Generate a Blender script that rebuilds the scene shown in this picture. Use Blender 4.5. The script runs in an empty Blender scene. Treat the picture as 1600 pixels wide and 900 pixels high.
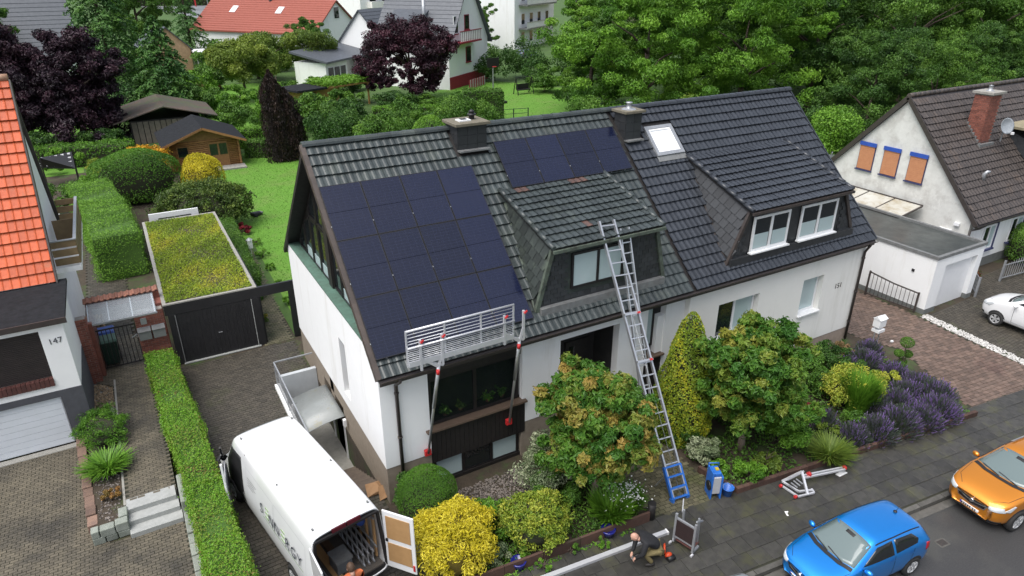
import bpy, bmesh, math, random
import numpy as np
from mathutils import Vector, Matrix, Euler
from mathutils.bvhtree import BVHTree
SC = bpy.context.scene
COL = SC.collection
R = math.radians
random.seed(7)
# ------------------------------------------------------------------ camera
CAM_H, YAW, PITCH, FPX = 14.0, R(29.8), R(25.06), 1067.0
cd = bpy.data.cameras.new('camera'); cam = bpy.data.objects.new('camera', cd); COL.objects.link(cam)
cd.sensor_width = 36.0; cd.lens = FPX/1600*36; cd.clip_start = .1; cd.clip_end = 2000
cam.location = (0, 0, CAM_H); cam.rotation_euler = (math.pi/2-PITCH, 0, -YAW)
SC.camera = cam
# ------------------------------------------------------------------ sky and light: overcast
w = bpy.data.worlds.new('World'); SC.world = w; w.use_nodes = True
nt = w.node_tree; nt.nodes.clear()
sky = nt.nodes.new('ShaderNodeTexSky'); sky.sky_type = 'NISHITA'; sky.sun_disc = False
SUN_EL, SUN_AZ = R(64), R(252)
sky.sun_elevation = SUN_EL; sky.sun_rotation = SUN_AZ; sky.air_density = 1.0; sky.dust_density = 4.0; sky.ozone_density = 1.0
bg = nt.nodes.new('ShaderNodeBackground'); bg.inputs['Strength'].default_value = 0.115
wo = nt.nodes.new('ShaderNodeOutputWorld')
hs = nt.nodes.new('ShaderNodeHueSaturation'); hs.inputs['Saturation'].default_value = 0.55
nt.links.new(sky.outputs[0], hs.inputs['Color']); nt.links.new(hs.outputs[0], bg.inputs[0]); nt.links.new(bg.outputs[0], wo.inputs[0])
sl = bpy.data.lights.new('sun', 'SUN'); sl.energy = 1.5; sl.angle = R(50); sl.color = (1.0, .98, .955)
so = bpy.data.objects.new('sun', sl); COL.objects.link(so); so.location = (0, 0, 60)
so.rotation_euler = (math.pi/2-SUN_EL, 0, math.pi-SUN_AZ)
SC.view_settings.view_transform = 'Standard'; SC.view_settings.look = 'None'
SC.view_settings.exposure = 0.90; SC.view_settings.gamma = 1.0
SC.render.resolution_x = 1024; SC.render.resolution_y = 576

# ------------------------------------------------------------------ helpers
_h = np.array([math.sin(YAW), math.cos(YAW), 0]); _z = np.array([0, 0, 1.])
_F = _h*math.cos(PITCH)-_z*math.sin(PITCH); _R = np.array([_h[1], -_h[0], 0]); _U = np.cross(_R, _F)
def G(u, v, z=0.0):
    """photo pixel (1600x900) -> point on the horizontal plane z"""
    d = _F+_R*(u-800)/FPX+_U*(450-v)/FPX; t = (z-CAM_H)/d[2]
    return Vector((t*d[0], t*d[1], z))
def tag(o, label=None, cat=None, group=None, kind=None):
    if label: o['label'] = label
    if cat: o['category'] = cat
    if group: o['group'] = group
    if kind: o['kind'] = kind
    return o
def wm(o):
    m = Matrix.LocRotScale(o.location, o.rotation_euler, o.scale)
    if o.parent: m = wm(o.parent) @ o.matrix_parent_inverse @ m
    return m
def link(o, parent=None, world=True):
    COL.objects.link(o)
    if parent is not None:
        o.parent = parent
        if world: o.matrix_parent_inverse = wm(parent).inverted()
    return o
def thing(name, label, cat, loc=(0, 0, 0), rz=0.0, group=None):
    o = bpy.data.objects.new(name, None); o.empty_display_size = .2
    o.location = loc; o.rotation_euler = (0, 0, rz)
    COL.objects.link(o)
    return tag(o, label, cat, group)
class MB:
    def __init__(s): s.v = []; s.f = []; s.sm = []
    def add(s, vs, fs, smooth=False):
        b = len(s.v); s.v += [tuple(p) for p in vs]
        s.f += [tuple(i+b for i in f) for f in fs]; s.sm += [smooth]*len(fs); return s
    def box(s, x0, x1, y0, y1, z0, z1, M=None):
        vs = [Vector((x, y, z)) for z in (z0, z1) for y in (y0, y1) for x in (x0, x1)]
        if M is not None: vs = [M @ q for q in vs]
        return s.add(vs, [(0, 2, 3, 1), (4, 5, 7, 6), (0, 1, 5, 4), (2, 6, 7, 3), (0, 4, 6, 2), (1, 3, 7, 5)])
    def poly(s, pts, z0, z1):
        n = len(pts)
        a = sum(pts[i][0]*pts[(i+1) % n][1]-pts[(i+1) % n][0]*pts[i][1] for i in range(n))
        if a < 0: pts = pts[::-1]
        vs = [(p[0], p[1], z0) for p in pts]+[(p[0], p[1], z1) for p in pts]
        fs = [tuple(range(n-1, -1, -1)), tuple(range(n, 2*n))]+[(i, (i+1) % n, n+(i+1) % n, n+i) for i in range(n)]
        return s.add(vs, fs)
    def prism(s, pts, d):
        """3-D polygon pts extruded by vector d"""
        n = len(pts); d = Vector(d); a = [Vector(p) for p in pts]; b = [p+d for p in a]
        return s.add(a+b, [tuple(range(n-1, -1, -1)), tuple(range(n, 2*n))]+[(i, (i+1) % n, n+(i+1) % n, n+i) for i in range(n)])
    def bar(s, a, b, w=.04, h=None, up=(0, 0, 1)):
        a = Vector(a); b = Vector(b); h = h or w
        d = (b-a); L = d.length
        if L < 1e-6: return s
        d.normalize(); u = Vector(up)
        if abs(d.dot(u)) > .98: u = Vector((1, 0, 0))
        x = d.cross(u).normalized(); u = x.cross(d).normalized()
        vs = [p+x*sx*w/2+u*su*h/2 for p in (a, b) for su in (-1, 1) for sx in (-1, 1)]
        return s.add(vs, [(0, 1, 3, 2), (4, 6, 7, 5), (0, 4, 5, 1), (2, 3, 7, 6), (0, 2, 6, 4), (1, 5, 7, 3)])
    def tube(s, pts, r, n=8, cap=True):
        pts = [Vector(p) for p in pts]
        rs = r if isinstance(r, (list, tuple)) else [r]*len(pts)
        rings = []; prev = None
        for i, p in enumerate(pts):
            d = (pts[min(i+1, len(pts)-1)]-pts[max(i-1, 0)]).normalized()
            u = prev if prev is not None else (Vector((0, 0, 1)) if abs(d.z) < .9 else Vector((1, 0, 0)))
            x = d.cross(u)
            if x.length < 1e-4: x = d.cross(Vector((0, 1, 0)))
            x.normalize(); u = x.cross(d).normalized(); prev = u
            rings.append([p+(x*math.cos(2*math.pi*k/n)+u*math.sin(2*math.pi*k/n))*rs[i] for k in range(n)])
        vs = [q for rg in rings for q in rg]; fs = []
        for i in range(len(pts)-1):
            for k in range(n):
                a = i*n+k; b = i*n+(k+1) % n
                fs.append((a, b, b+n, a+n))
        s.add(vs, fs, True)
        if cap:
            b0 = len(s.v)-len(vs)
            s.f += [tuple(b0+k for k in range(n-1, -1, -1)), tuple(b0+(len(pts)-1)*n+k for k in range(n))]; s.sm += [False, False]
        return s
    def lathe(s, prof, n=16, c=(0, 0, 0)):
        vs = []; fs = []
        for r, z in prof:
            vs += [(c[0]+r*math.cos(2*math.pi*k/n), c[1]+r*math.sin(2*math.pi*k/n), c[2]+z) for k in range(n)]
        for i in range(len(prof)-1):
            for k in range(n):
                a = i*n+k; b = i*n+(k+1) % n
                fs.append((a, b, b+n, a+n))
        return s.add(vs, fs, True)
    def mesh(s, name, mat=None):
        me = bpy.data.meshes.new(name); me.from_pydata(s.v, [], s.f)
        me.polygons.foreach_set('use_smooth', s.sm)
        if mat: me.materials.append(mat)
        me.update(); return me
    def build(s, name, mat, parent=None, world=True, bevel=0.0):
        o = bpy.data.objects.new(name, s.mesh(name, mat)); link(o, parent, world)
        if bevel:
            b = o.modifiers.new('bevel', 'BEVEL'); b.width = bevel; b.segments = 2; b.limit_method = 'ANGLE'
        return o
def struct(name, mb, mat):
    return tag(mb.build(name, mat), kind='structure')
def stuff_mesh(name, V, Fq, mat, parent=None, tint=None, smooth=False):
    """numpy mesh: V (n,3), Fq (m,k) with k corners a face; tint: one float a face"""
    me = bpy.data.meshes.new(name); n = len(V); m, k = Fq.shape
    me.vertices.add(n); me.vertices.foreach_set('co', np.ascontiguousarray(V, dtype=np.float32).ravel())
    me.loops.add(m*k); me.loops.foreach_set('vertex_index', np.ascontiguousarray(Fq, dtype=np.int32).ravel())
    me.polygons.add(m); me.polygons.foreach_set('loop_start', np.arange(0, m*k, k, dtype=np.int32))
    me.polygons.foreach_set('loop_total', np.full(m, k, dtype=np.int32))
    me.polygons.foreach_set('use_smooth', np.full(m, smooth))
    if tint is not None:
        a = me.attributes.new('tint', 'FLOAT', 'FACE'); a.data.foreach_set('value', np.ascontiguousarray(tint, dtype=np.float32))
    me.materials.append(mat); me.update(calc_edges=True)
    o = bpy.data.objects.new(name, me); link(o, parent)
    return o

# ------------------------------------------------------------------ materials
MATS = {}
def _new(name):
    m = bpy.data.materials.new(name); m.use_nodes = True; MATS[name] = m
    t = m.node_tree; return m, t, t.nodes['Principled BSDF']
def pm(name, c1, c2=None, scale=3.0, rough=.6, rvar=.12, bump=.0, bscale=None, metal=0.0, coat=0.0, jitter=0.0, spec=.5, dirt=None, dscale=.8, dth=.55, dstretch=1.0):
    """noise-mixed colour; jitter = per-object brightness variation; dirt = third colour in large blotches"""
    m, t, b = _new(name); N = t.nodes; L = t.links
    c2 = c2 or tuple(x*.75 for x in c1)
    tc = N.new('ShaderNodeTexCoord')
    nz = N.new('ShaderNodeTexNoise'); nz.inputs['Scale'].default_value = scale; nz.inputs['Detail'].default_value = 6; nz.inputs['Roughness'].default_value = .65
    L.new(tc.outputs['Object'], nz.inputs['Vector'])
    mp = N.new('ShaderNodeMapRange'); mp.inputs[1].default_value = .32; mp.inputs[2].default_value = .68
    L.new(nz.outputs['Fac'], mp.inputs[0])
    mx = N.new('ShaderNodeMix'); mx.data_type = 'RGBA'; mx.inputs[6].default_value = (*c1, 1); mx.inputs[7].default_value = (*c2, 1)
    L.new(mp.outputs[0], mx.inputs[0]); col = mx.outputs[2]
    if dirt:
        n2 = N.new('ShaderNodeTexNoise'); n2.inputs['Scale'].default_value = dscale; n2.inputs['Detail'].default_value = 8; n2.inputs['Roughness'].default_value = .7
        ge = N.new('ShaderNodeNewGeometry'); vm_ = N.new('ShaderNodeVectorMath'); vm_.operation = 'MULTIPLY'; vm_.inputs[1].default_value = (1, 1, dstretch); L.new(ge.outputs['Position'], vm_.inputs[0]); L.new(vm_.outputs[0], n2.inputs['Vector'])
        m2 = N.new('ShaderNodeMapRange'); m2.inputs[1].default_value = dth; m2.inputs[2].default_value = dth+.14; L.new(n2.outputs['Fac'], m2.inputs[0])
        x2 = N.new('ShaderNodeMix'); x2.data_type = 'RGBA'; x2.inputs[7].default_value = (*dirt, 1)
        L.new(m2.outputs[0], x2.inputs[0]); L.new(col, x2.inputs[6]); col = x2.outputs[2]
    if jitter:
        oi = N.new('ShaderNodeObjectInfo'); at = N.new('ShaderNodeAttribute'); at.attribute_name = 'tint'
        ad = N.new('ShaderNodeMath'); ad.operation = 'ADD'; L.new(oi.outputs['Random'], ad.inputs[0]); L.new(at.outputs['Fac'], ad.inputs[1])
        fr = N.new('ShaderNodeMath'); fr.operation = 'FRACT'; L.new(ad.outputs[0], fr.inputs[0])
        mr = N.new('ShaderNodeMapRange'); mr.inputs[3].default_value = 1-jitter; mr.inputs[4].default_value = 1+jitter; L.new(fr.outputs[0], mr.inputs[0])
        hv = N.new('ShaderNodeHueSaturation'); L.new(mr.outputs[0], hv.inputs['Value']); L.new(col, hv.inputs['Color']); col = hv.outputs[0]
    L.new(col, b.inputs['Base Color'])
    rr = N.new('ShaderNodeMapRange'); rr.inputs[3].default_value = max(0.02, rough-rvar); rr.inputs[4].default_value = min(1, rough+rvar)
    L.new(nz.outputs['Fac'], rr.inputs[0]); L.new(rr.outputs[0], b.inputs['Roughness'])
    b.inputs['Metallic'].default_value = metal; b.inputs['Coat Weight'].default_value = coat; b.inputs['Coat Roughness'].default_value = .06
    b.inputs['Specular IOR Level'].default_value = spec
    if bump:
        nb = N.new('ShaderNodeTexNoise'); nb.inputs['Scale'].default_value = bscale or scale*8; nb.inputs['Detail'].default_value = 5
        L.new(tc.outputs['Object'], nb.inputs['Vector'])
        bp = N.new('ShaderNodeBump'); bp.inputs['Strength'].default_value = bump; bp.inputs['Distance'].default_value = .02
        L.new(nb.outputs['Fac'], bp.inputs['Height']); L.new(bp.outputs[0], b.inputs['Normal'])
    return m
def leafmat(name, dark, mid, light, trans=.25, rough=.5):
    m, t, b = _new(name); N = t.nodes; L = t.links
    at = N.new('ShaderNodeAttribute'); at.attribute_name = 'tint'
    cr = N.new('ShaderNodeValToRGB'); e = cr.color_ramp.elements
    e[0].position = 0; e[0].color = (*dark, 1); e[1].position = 1; e[1].color = (*light, 1)
    k = e.new(.5); k.color = (*mid, 1)
    L.new(at.outputs['Fac'], cr.inputs[0]); L.new(cr.outputs[0], b.inputs['Base Color'])
    b.inputs['Roughness'].default_value = rough; b.inputs['Specular IOR Level'].default_value = .35
    tr = N.new('ShaderNodeBsdfTranslucent'); ms = N.new('ShaderNodeMixShader'); ms.inputs[0].default_value = trans
    L.new(cr.outputs[0], tr.inputs[0]); L.new(b.outputs[0], ms.inputs[1]); L.new(tr.outputs[0], ms.inputs[2])
    L.new(ms.outputs[0], N['Material Output'].inputs[0])
    return m
def glassmat(name, c, rough=.04):
    m, t, b = _new(name); b.inputs['Base Color'].default_value = (*c, 1); b.inputs['Roughness'].default_value = rough
    b.inputs['Specular IOR Level'].default_value = .7; return m
def clear(name, tint=(.9, .95, .95), fac=.25, base=(.6, .65, .68)):
    m, t, b = _new(name); N = t.nodes; L = t.links
    tr = N.new('ShaderNodeBsdfTransparent'); tr.inputs[0].default_value = (*tint, 1)
    ms = N.new('ShaderNodeMixShader'); ms.inputs[0].default_value = fac
    b.inputs['Base Color'].default_value = (*base, 1); b.inputs['Roughness'].default_value = .06
    L.new(tr.outputs[0], ms.inputs[1]); L.new(b.outputs[0], ms.inputs[2]); L.new(ms.outputs[0], N['Material Output'].inputs[0]); return m
M_white = pm('white_render', (.83, .84, .84), (.80, .81, .81), 2, .8, bump=.15, bscale=60, dirt=(.72, .72, .70), dscale=1.6, dth=.55, dstretch=.12)
M_cream = pm('cream_render', (.82, .81, .77), (.79, .78, .74), 2, .8, bump=.15, bscale=60, dirt=(.71, .70, .65), dscale=1.6, dth=.55, dstretch=.12)
M_plinth = pm('brown_plinth', (.22, .18, .14), (.28, .24, .19), 6, .85, bump=.3, bscale=50)
M_plinth2 = pm('tan_plinth', (.36, .29, .24), (.30, .24, .2), 5, .85, bump=.2, bscale=50)
M_tileL = pm('green_grey_roof_tile', (.050, .061, .061), (.036, .045, .046), 9, .36, .14, bump=.1, bscale=40, jitter=.22, dirt=(.066, .078, .070), dscale=.9, dth=.52)
M_tileR = pm('anthracite_roof_tile', (.040, .046, .056), (.030, .034, .042), 9, .33, .1, bump=.06, bscale=40, jitter=.13)
M_tileO = pm('orange_roof_tile', (.56, .098, .022), (.46, .078, .02), 7, .5, bump=.15, bscale=40, jitter=.16, dirt=(.36, .11, .045), dscale=1.4, dth=.6)
M_tileB = pm('brown_roof_tile', (.075, .062, .055), (.052, .043, .040), 8, .5, bump=.15, jitter=.16, dirt=(.10, .075, .06), dscale=.8, dth=.55)
M_tileRed = pm('red_roof_tile', (.33, .085, .055), (.27, .07, .045), 3, .6, jitter=.15)
M_tileG = pm('slate_grey_roof_tile', (.085, .095, .11), (.065, .072, .085), 3, .5, jitter=.12)
M_slate = pm('dark_slate', (.035, .038, .042), (.024, .026, .029), 5, .42, jitter=.25)
M_slateG = pm('mossy_slate', (.034, .042, .038), (.024, .03, .028), 5, .42, jitter=.3, dirt=(.06, .075, .06), dscale=2, dth=.55)
M_dark = pm('dark_brown_wood', (.020, .017, .016), (.012, .011, .011), 8, .55)
M_black = pm('black_panel', (.012, .012, .014), (.018, .018, .02), 5, .45)
M_brownmetal = pm('brown_gutter_metal', (.040, .032, .030), (.055, .046, .042), 6, .42)
M_copper = pm('green_copper', (.10, .19, .15), (.07, .12, .09), 5, .6)
M_lead = pm('lead_flashing', (.19, .20, .20), (.13, .13, .13), 5, .5)
M_glass = glassmat('window_glass', (.012, .016, .018))
M_curtain = glassmat('curtained_glass', (.42, .52, .53), .12)
M_frameW = pm('white_window_frame', (.8, .81, .82), (.76, .77, .78), 3, .35)
M_frameD = pm('dark_window_frame', (.016, .014, .015), None, 3, .4)
M_alu = pm('aluminium', (.62, .63, .65), (.52, .53, .55), 6, .34, metal=.75)
M_steel = pm('galvanised_steel', (.42, .44, .46), (.33, .34, .36), 8, .42, metal=.5)
M_red = pm('red_plastic', (.55, .03, .03), (.45, .02, .025), 6, .4)
M_blue = pm('blue_plastic', (.03, .16, .55), (.02, .12, .45), 5, .4)
M_brick = pm('red_brick', (.25, .085, .055), (.17, .06, .045), 9, .8, bump=.2, jitter=.25)
M_mortar = pm('mortar', (.30, .28, .25), (.22, .2, .18), 8, .9)
M_concrete = pm('concrete', (.32, .31, .28), (.24, .235, .21), 5, .85, bump=.2)
M_wood = pm('log_cabin_wood', (.30, .15, .055), (.22, .10, .035), 6, .6, jitter=.18)
M_bitumen = pm('bitumen_roofing', (.022, .024, .028), (.014, .015, .017), 5, .85, bump=.2, spec=.15, dirt=(.05, .055, .03), dscale=1.2, dth=.62)
# ------------------------------------------------------------------ foliage helpers (numpy)
RNG = np.random.default_rng(11)
def unit(v): return v/np.maximum(np.linalg.norm(v, axis=-1, keepdims=True), 1e-9)
def leaf_cards(C, N, size, jit=.35, aspect=.55, droop=0.0, lobes=1):
    """C centres (n,3), N preferred normals (n,3) -> verts, quads"""
    n = len(C)
    nn = unit(N+RNG.normal(0, jit, (n, 3)))
    a = RNG.normal(0, 1, (n, 3)); a[:, 2] -= droop*2
    a = unit(a-nn*np.sum(a*nn, 1, keepdims=True)); b = np.cross(nn, a)
    s = (size*RNG.uniform(.65, 1.35, n))[:, None]
    Vs = []; Fs = []; base = 0
    for k in range(lobes):
        ang = 0 if lobes == 1 else (k-(lobes-1)/2)*1.05
        ca, sa = math.cos(ang), math.sin(ang)
        d = a*ca+b*sa; e = b*ca-a*sa
        f = 1.0 if k == (lobes-1)//2 else .8
        o = C-a*s*.35 if lobes > 1 else C-a*s*.5
        v0 = o; v1 = o+d*s*.5*f+e*s*aspect*.5*f+nn*s*.10; v2 = o+d*s*f-nn*s*.08; v3 = o+d*s*.5*f-e*s*aspect*.5*f+nn*s*.10
        V = np.stack([v0, v1, v2, v3], 1).reshape(-1, 3)
        Vs.append(V); Fs.append(np.arange(4*n).reshape(n, 4)+base); base += 4*n
    return np.concatenate(Vs), np.concatenate(Fs)
def sphere_dirs(n, up=0.0):
    d = RNG.normal(0, 1, (n, 3)); d[:, 2] += up; return unit(d)
def clump_points(centres, radii, n_each, squash=.8, fill=.45):
    """leaf centres in shells round clump centres; returns C, N, clump index"""
    C = []; N = []; I = []
    for i, (c, r) in enumerate(zip(centres, radii)):
        d = sphere_dirs(n_each, .25)
        rad = r*(1-fill*RNG.random(n_each)**2)*RNG.uniform(.82, 1.12, n_each)
        p = d*rad[:, None]; p[:, 2] *= squash
        C.append(p+np.array(c)); N.append(unit(d+np.array([0, 0, .35]))); I.append(np.full(n_each, i))
    return np.concatenate(C), np.concatenate(N), np.concatenate(I)
def crown_clumps(k, rx, ry, rz, cz, seed, rmin=.22, rmax=.38, low=-.7, cone=0.0, inner=.25):
    rng = np.random.default_rng(seed); out = []; rad = []
    for i in range(k):
        d = rng.normal(0, 1, 3); d /= np.linalg.norm(d)
        if d[2] < low: d[2] = low+rng.random()*.4
        t = (inner+(1-inner)*rng.random()**.45)
        taper = 1-cone*max(0, d[2]*t*.5+.5)
        r = rng.uniform(rmin, rmax)*min(rx, ry, rz)*(1-.25*cone)
        out.append((d[0]*t*rx*taper*.82, d[1]*t*ry*taper*.82, cz+d[2]*t*rz*.86)); rad.append(r)
    return out, rad
def limb_clumps(nl, ns, rx, ry, rz, cz, seed):
    """crown as limbs, each carrying many flat leafy sprays"""
    rng = np.random.default_rng(seed); out = []; rad = []
    for i in range(nl):
        z = -.75+1.7*(i+.5)/nl; a = i*2.399+rng.uniform(-.5, .5); w_ = math.sqrt(max(.05, 1-min(1, abs(z))**2.2)); t = rng.uniform(.35, .95)
        c = np.array([math.cos(a)*w_*t*rx, math.sin(a)*w_*t*ry, cz+z*rz*.86]); R_ = min(rx, rz)*rng.uniform(.24, .46)
        for j in range(ns):
            d = rng.normal(0, 1, 3); d /= np.linalg.norm(d); d[2] = d[2]*.8-.1*(d[0]**2+d[1]**2)
            out.append(tuple(c+d*R_*rng.uniform(.55, 1.15)*np.array([1.1, 1.1, .85]))); rad.append(R_*rng.uniform(.22, .5))
    return out, rad
def crown_mesh(name, centres, radii, n_each, size, mat, parent=None, squash=.8, jit=.5, aspect=.6, droop=.2, lobes=1, spread=.22, bias=0.0, seed=1, fill=.5, tips=None):
    C, N, I = clump_points(centres, radii, n_each, squash, fill)
    V, F = leaf_cards(C, N, size, jit, aspect, droop, lobes)
    rng = np.random.default_rng(seed)
    ct = rng.normal(.5+bias, spread, len(centres))
    t = np.clip(ct[I]+RNG.normal(0, .13, len(C)), 0, 1)
    if tips is not None:      # young shoots of another colour: whole clumps
        t = np.where(rng.random(len(centres))[I] < tips, np.clip(rng.uniform(.58, .98, len(centres))[I]+RNG.normal(0, .06, len(C)), 0, 1), np.clip(t*.72, 0, .62))
    return stuff_mesh(name, V, F, mat, parent, np.tile(t, lobes))
def trunk_mb(h, r, k=6, seed=1, spread=1.0, start=.35, lean=(0, 0)):
    rng = random.Random(seed); m = MB()
    pts = [(lean[0]*t*t+rng.uniform(-.04, .04)*h*t*.3, lean[1]*t*t+rng.uniform(-.04, .04)*h*t*.3, h*t) for t in (0, .12, .35, .6, .85, 1)]
    m.tube(pts, [r*1.35, r, r*.82, r*.6, r*.35, r*.12], 8)
    for i in range(k):
        a = 2*math.pi*i/k+rng.uniform(-.4, .4); z0 = h*rng.uniform(start, .75); L = spread*rng.uniform(.6, 1.0)
        m.tube([(0, 0, z0), (math.cos(a)*L*.45, math.sin(a)*L*.45, z0+L*.35), (math.cos(a)*L, math.sin(a)*L, z0+L*.62)], [r*.5, r*.32, r*.08], 6)
    return m
M_bark = pm('bark', (.10, .075, .055), (.06, .045, .035), 8, .9, bump=.5)
M_barkpale = pm('pale_bark', (.20, .16, .12), (.14, .11, .08), 8, .9, bump=.4)
def tree(name, label, loc, rx, h, zc=None, rz=None, k=26, n=700, size=.2, mat=None, group=None, seed=1, cat='tree', trunk_r=.18, ry=None, spread=.22, bias=0., jit=.5, squash=.8,
         rmin=.24, rmax=.4, low=-.75, lobes=1, cone=0., tips=None, droop=.2, bark=None, fill=.5, inner=.25, aspect=.6, limbs=0):
    o = thing(name, label, cat, loc, 0, group)
    ry = ry or rx; rz = rz or h*.42; zc = zc or h-rz
    t = trunk_mb(max(zc+.3*rz, .4), trunk_r, 6, seed, rx*.7, start=max(.15, (zc-rz*.6)/max(zc+.3*rz, .4)))
    t.build('trunk', bark or M_bark, o, world=False)
    cs, rs = crown_clumps(k, rx, ry, rz, zc, seed, rmin, rmax, low, cone, inner) if not limbs else limb_clumps(limbs, k, rx, ry, rz, zc, seed)
    c = crown_mesh('crown', cs, rs, n, size, mat, None, squash, jit, aspect, droop, lobes, spread, bias, seed, fill, tips)
    c.parent = o
    return o
def copy_tree(src, loc, rz=0, scale=(1, 1, 1), label=None, group=None):
    o = src.copy(); COL.objects.link(o); o.location = loc; o.rotation_euler = (0, 0, rz); o.scale = scale
    if label: o['label'] = label
    if group: o['group'] = group
    for ch in list(src.children):
        c = ch.copy(); COL.objects.link(c); c.parent = o
    return o
def ellipsoid_core(m, c, rx, ry, rz, n=14, k=8, flat=True):
    prof = [(math.cos(R(a)), math.sin(R(a))) for a in np.linspace(-40 if flat else -90, 90, k)]
    vs = []; fs = []
    for i, (cr, sz) in enumerate(prof):
        for j in range(n):
            a = 2*math.pi*j/n; vs.append((c[0]+rx*cr*math.cos(a), c[1]+ry*cr*math.sin(a), c[2]+rz*sz))
    for i in range(k-1):
        for j in range(n):
            fs.append((i*n+j, i*n+(j+1) % n, (i+1)*n+(j+1) % n, (i+1)*n+j))
    return m.add(vs, fs, True)
def dome_shrub(name, label, loc, rx, ry, h, mat, core, n=6000, size=.06, cat='shrub', group=None, rough=.06, seed=1, jit=.5, aspect=.5, spread=.16, power=1.0, top=0.0, bias=0., lobes=1, patch=1.6, zlow=0.0, outward=0.):
    """clipped or dense shrub: leaves on a bumpy dome over a dark inner core"""
    o = thing(name, label, cat, loc, 0, group)
    m = MB(); ellipsoid_core(m, (0, 0, h*.42), rx*.86, ry*.86, h*.5); b = m.build('branches', core, o, world=False)
    d = sphere_dirs(n, .45); d[:, 2] = np.where(d[:, 2] < -.45, -d[:, 2], d[:, 2])
    rng = np.random.default_rng(seed); K = 14
    kd = unit(rng.normal(0, 1, (K, 3))); kp = rng.uniform(-1, 1, K)
    bump = 1+rough*np.sum(np.cos(d@kd.T*3.2*patch+kp*3)*kp, 1)/2.0+RNG.normal(0, rough*.35, n)
    hz = np.sign(d[:, 2])*np.abs(d[:, 2])**power
    P = np.stack([d[:, 0]*rx*bump, d[:, 1]*ry*bump, h*.45+hz*h*.55*bump*(1+top*np.maximum(0, d[:, 2]))], 1)
    P[:, 2] = np.maximum(P[:, 2], .03)
    N = unit(d+np.array([0, 0, .25]))
    V, F = leaf_cards(P+d*outward, N, size, jit, aspect, 0., lobes)
    t = np.clip(.5+bias+spread*np.sum(np.sin(d@kd.T*5+kp*5)*kp, 1)/1.6+RNG.normal(0, .16, n), 0, 1)
    f = stuff_mesh('foliage', V, F, mat, None, np.tile(t, lobes)); f.parent = o
    return o
def hedge(name, label, pts, width, h, mat, core, dens=700, size=.06, z0=0., seed=1, spread=.18, wob=.05, group=None, cat='hedge', taper=.08, jit=.55, brown=None, aspect=.5, noise=.18):
    """clipped hedge along a polyline"""
    o = thing(name, label, cat, (pts[0][0], pts[0][1], z0), 0, group)
    P = [Vector((p[0], p[1], 0)) for p in pts]
    m = MB(); Cs = []; Ns = []
    rng = np.random.default_rng(seed)
    for a, b in zip(P[:-1], P[1:]):
        d = (b-a); L = d.length; d.normalize(); s = Vector((-d.y, d.x, 0)); hw = width/2-.07
        q = [a-s*hw, b-s*hw, b+s*hw, a+s*hw]
        q = [p-Vector(o.location) for p in q]
        m.add([(p.x, p.y, 0) for p in q]+[(p.x*1, p.y*1, h-.08) for p in q], [(0, 1, 5, 4), (1, 2, 6, 5), (2, 3, 7, 6), (3, 0, 4, 7), (4, 5, 6, 7)])
        for face in ('t', 'l', 'r', 'e0', 'e1'):
            A = {'t': L*width, 'l': L*h, 'r': L*h, 'e0': width*h, 'e1': width*h}[face]
            n = int(A*dens); u = RNG.random(n); v = RNG.random(n)
            if face == 't': x, y, z, nr = u*L, (v-.5)*width, np.full(n, h), (0, 0, 1)
            elif face in 'lr':
                sg = 1 if face == 'l' else -1
                x, y, z, nr = u*L, sg*(width/2-taper*v*.5)*np.ones(n), v*h, (0, sg, .25)
            else:
                sg = -1 if face == 'e0' else 1
                x, y, z, nr = np.full(n, 0. if sg < 0 else L), (u-.5)*width, v*h, (sg, 0, .25)
            w1 = wob*(np.sin(x*1.7+seed)+np.sin(x*3.9+y*2+seed*2)+np.sin(z*4+x*1.1))*.5+RNG.normal(0, wob*.6, n)
            px = x+nr[0]*w1; py = y+nr[1]*w1; pz = np.maximum(z+(nr[2] if face == 't' else 0)*w1, .02)
            ep = .06
            W = np.stack([a.x+d.x*px+s.x*py, a.y+d.y*px+s.y*py, pz], 1)
            Cs.append(W); Ns.append(np.tile(np.array([d.x*nr[0]+s.x*nr[1], d.y*nr[0]+s.y*nr[1], nr[2]]), (n, 1)))
    C = np.concatenate(Cs)-np.array([o.location.x, o.location.y, 0]); N = unit(np.concatenate(Ns))
    m.build('branches', core, o, world=False)
    V, F = leaf_cards(C, N, size, jit, aspect)
    pn = np.sin(C[:, 0]*2.1+seed)+np.sin(C[:, 1]*1.6+C[:, 0])+np.sin(C[:, 2]*3+C[:, 1]*3.1)
    t = np.clip(.5+spread*pn*.4+RNG.normal(0, noise, len(C)), 0, .93)
    if brown is not None:
        bn = np.sin(C[:, 1]*1.3+1)*np.sin(C[:, 1]*2.9+C[:, 0]*2.3+2)+RNG.normal(0, .3, len(C))
        t = np.where(bn > brown, 1., t)
    f = stuff_mesh('foliage', V, F, mat, None, t); f.parent = o
    return o
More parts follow.
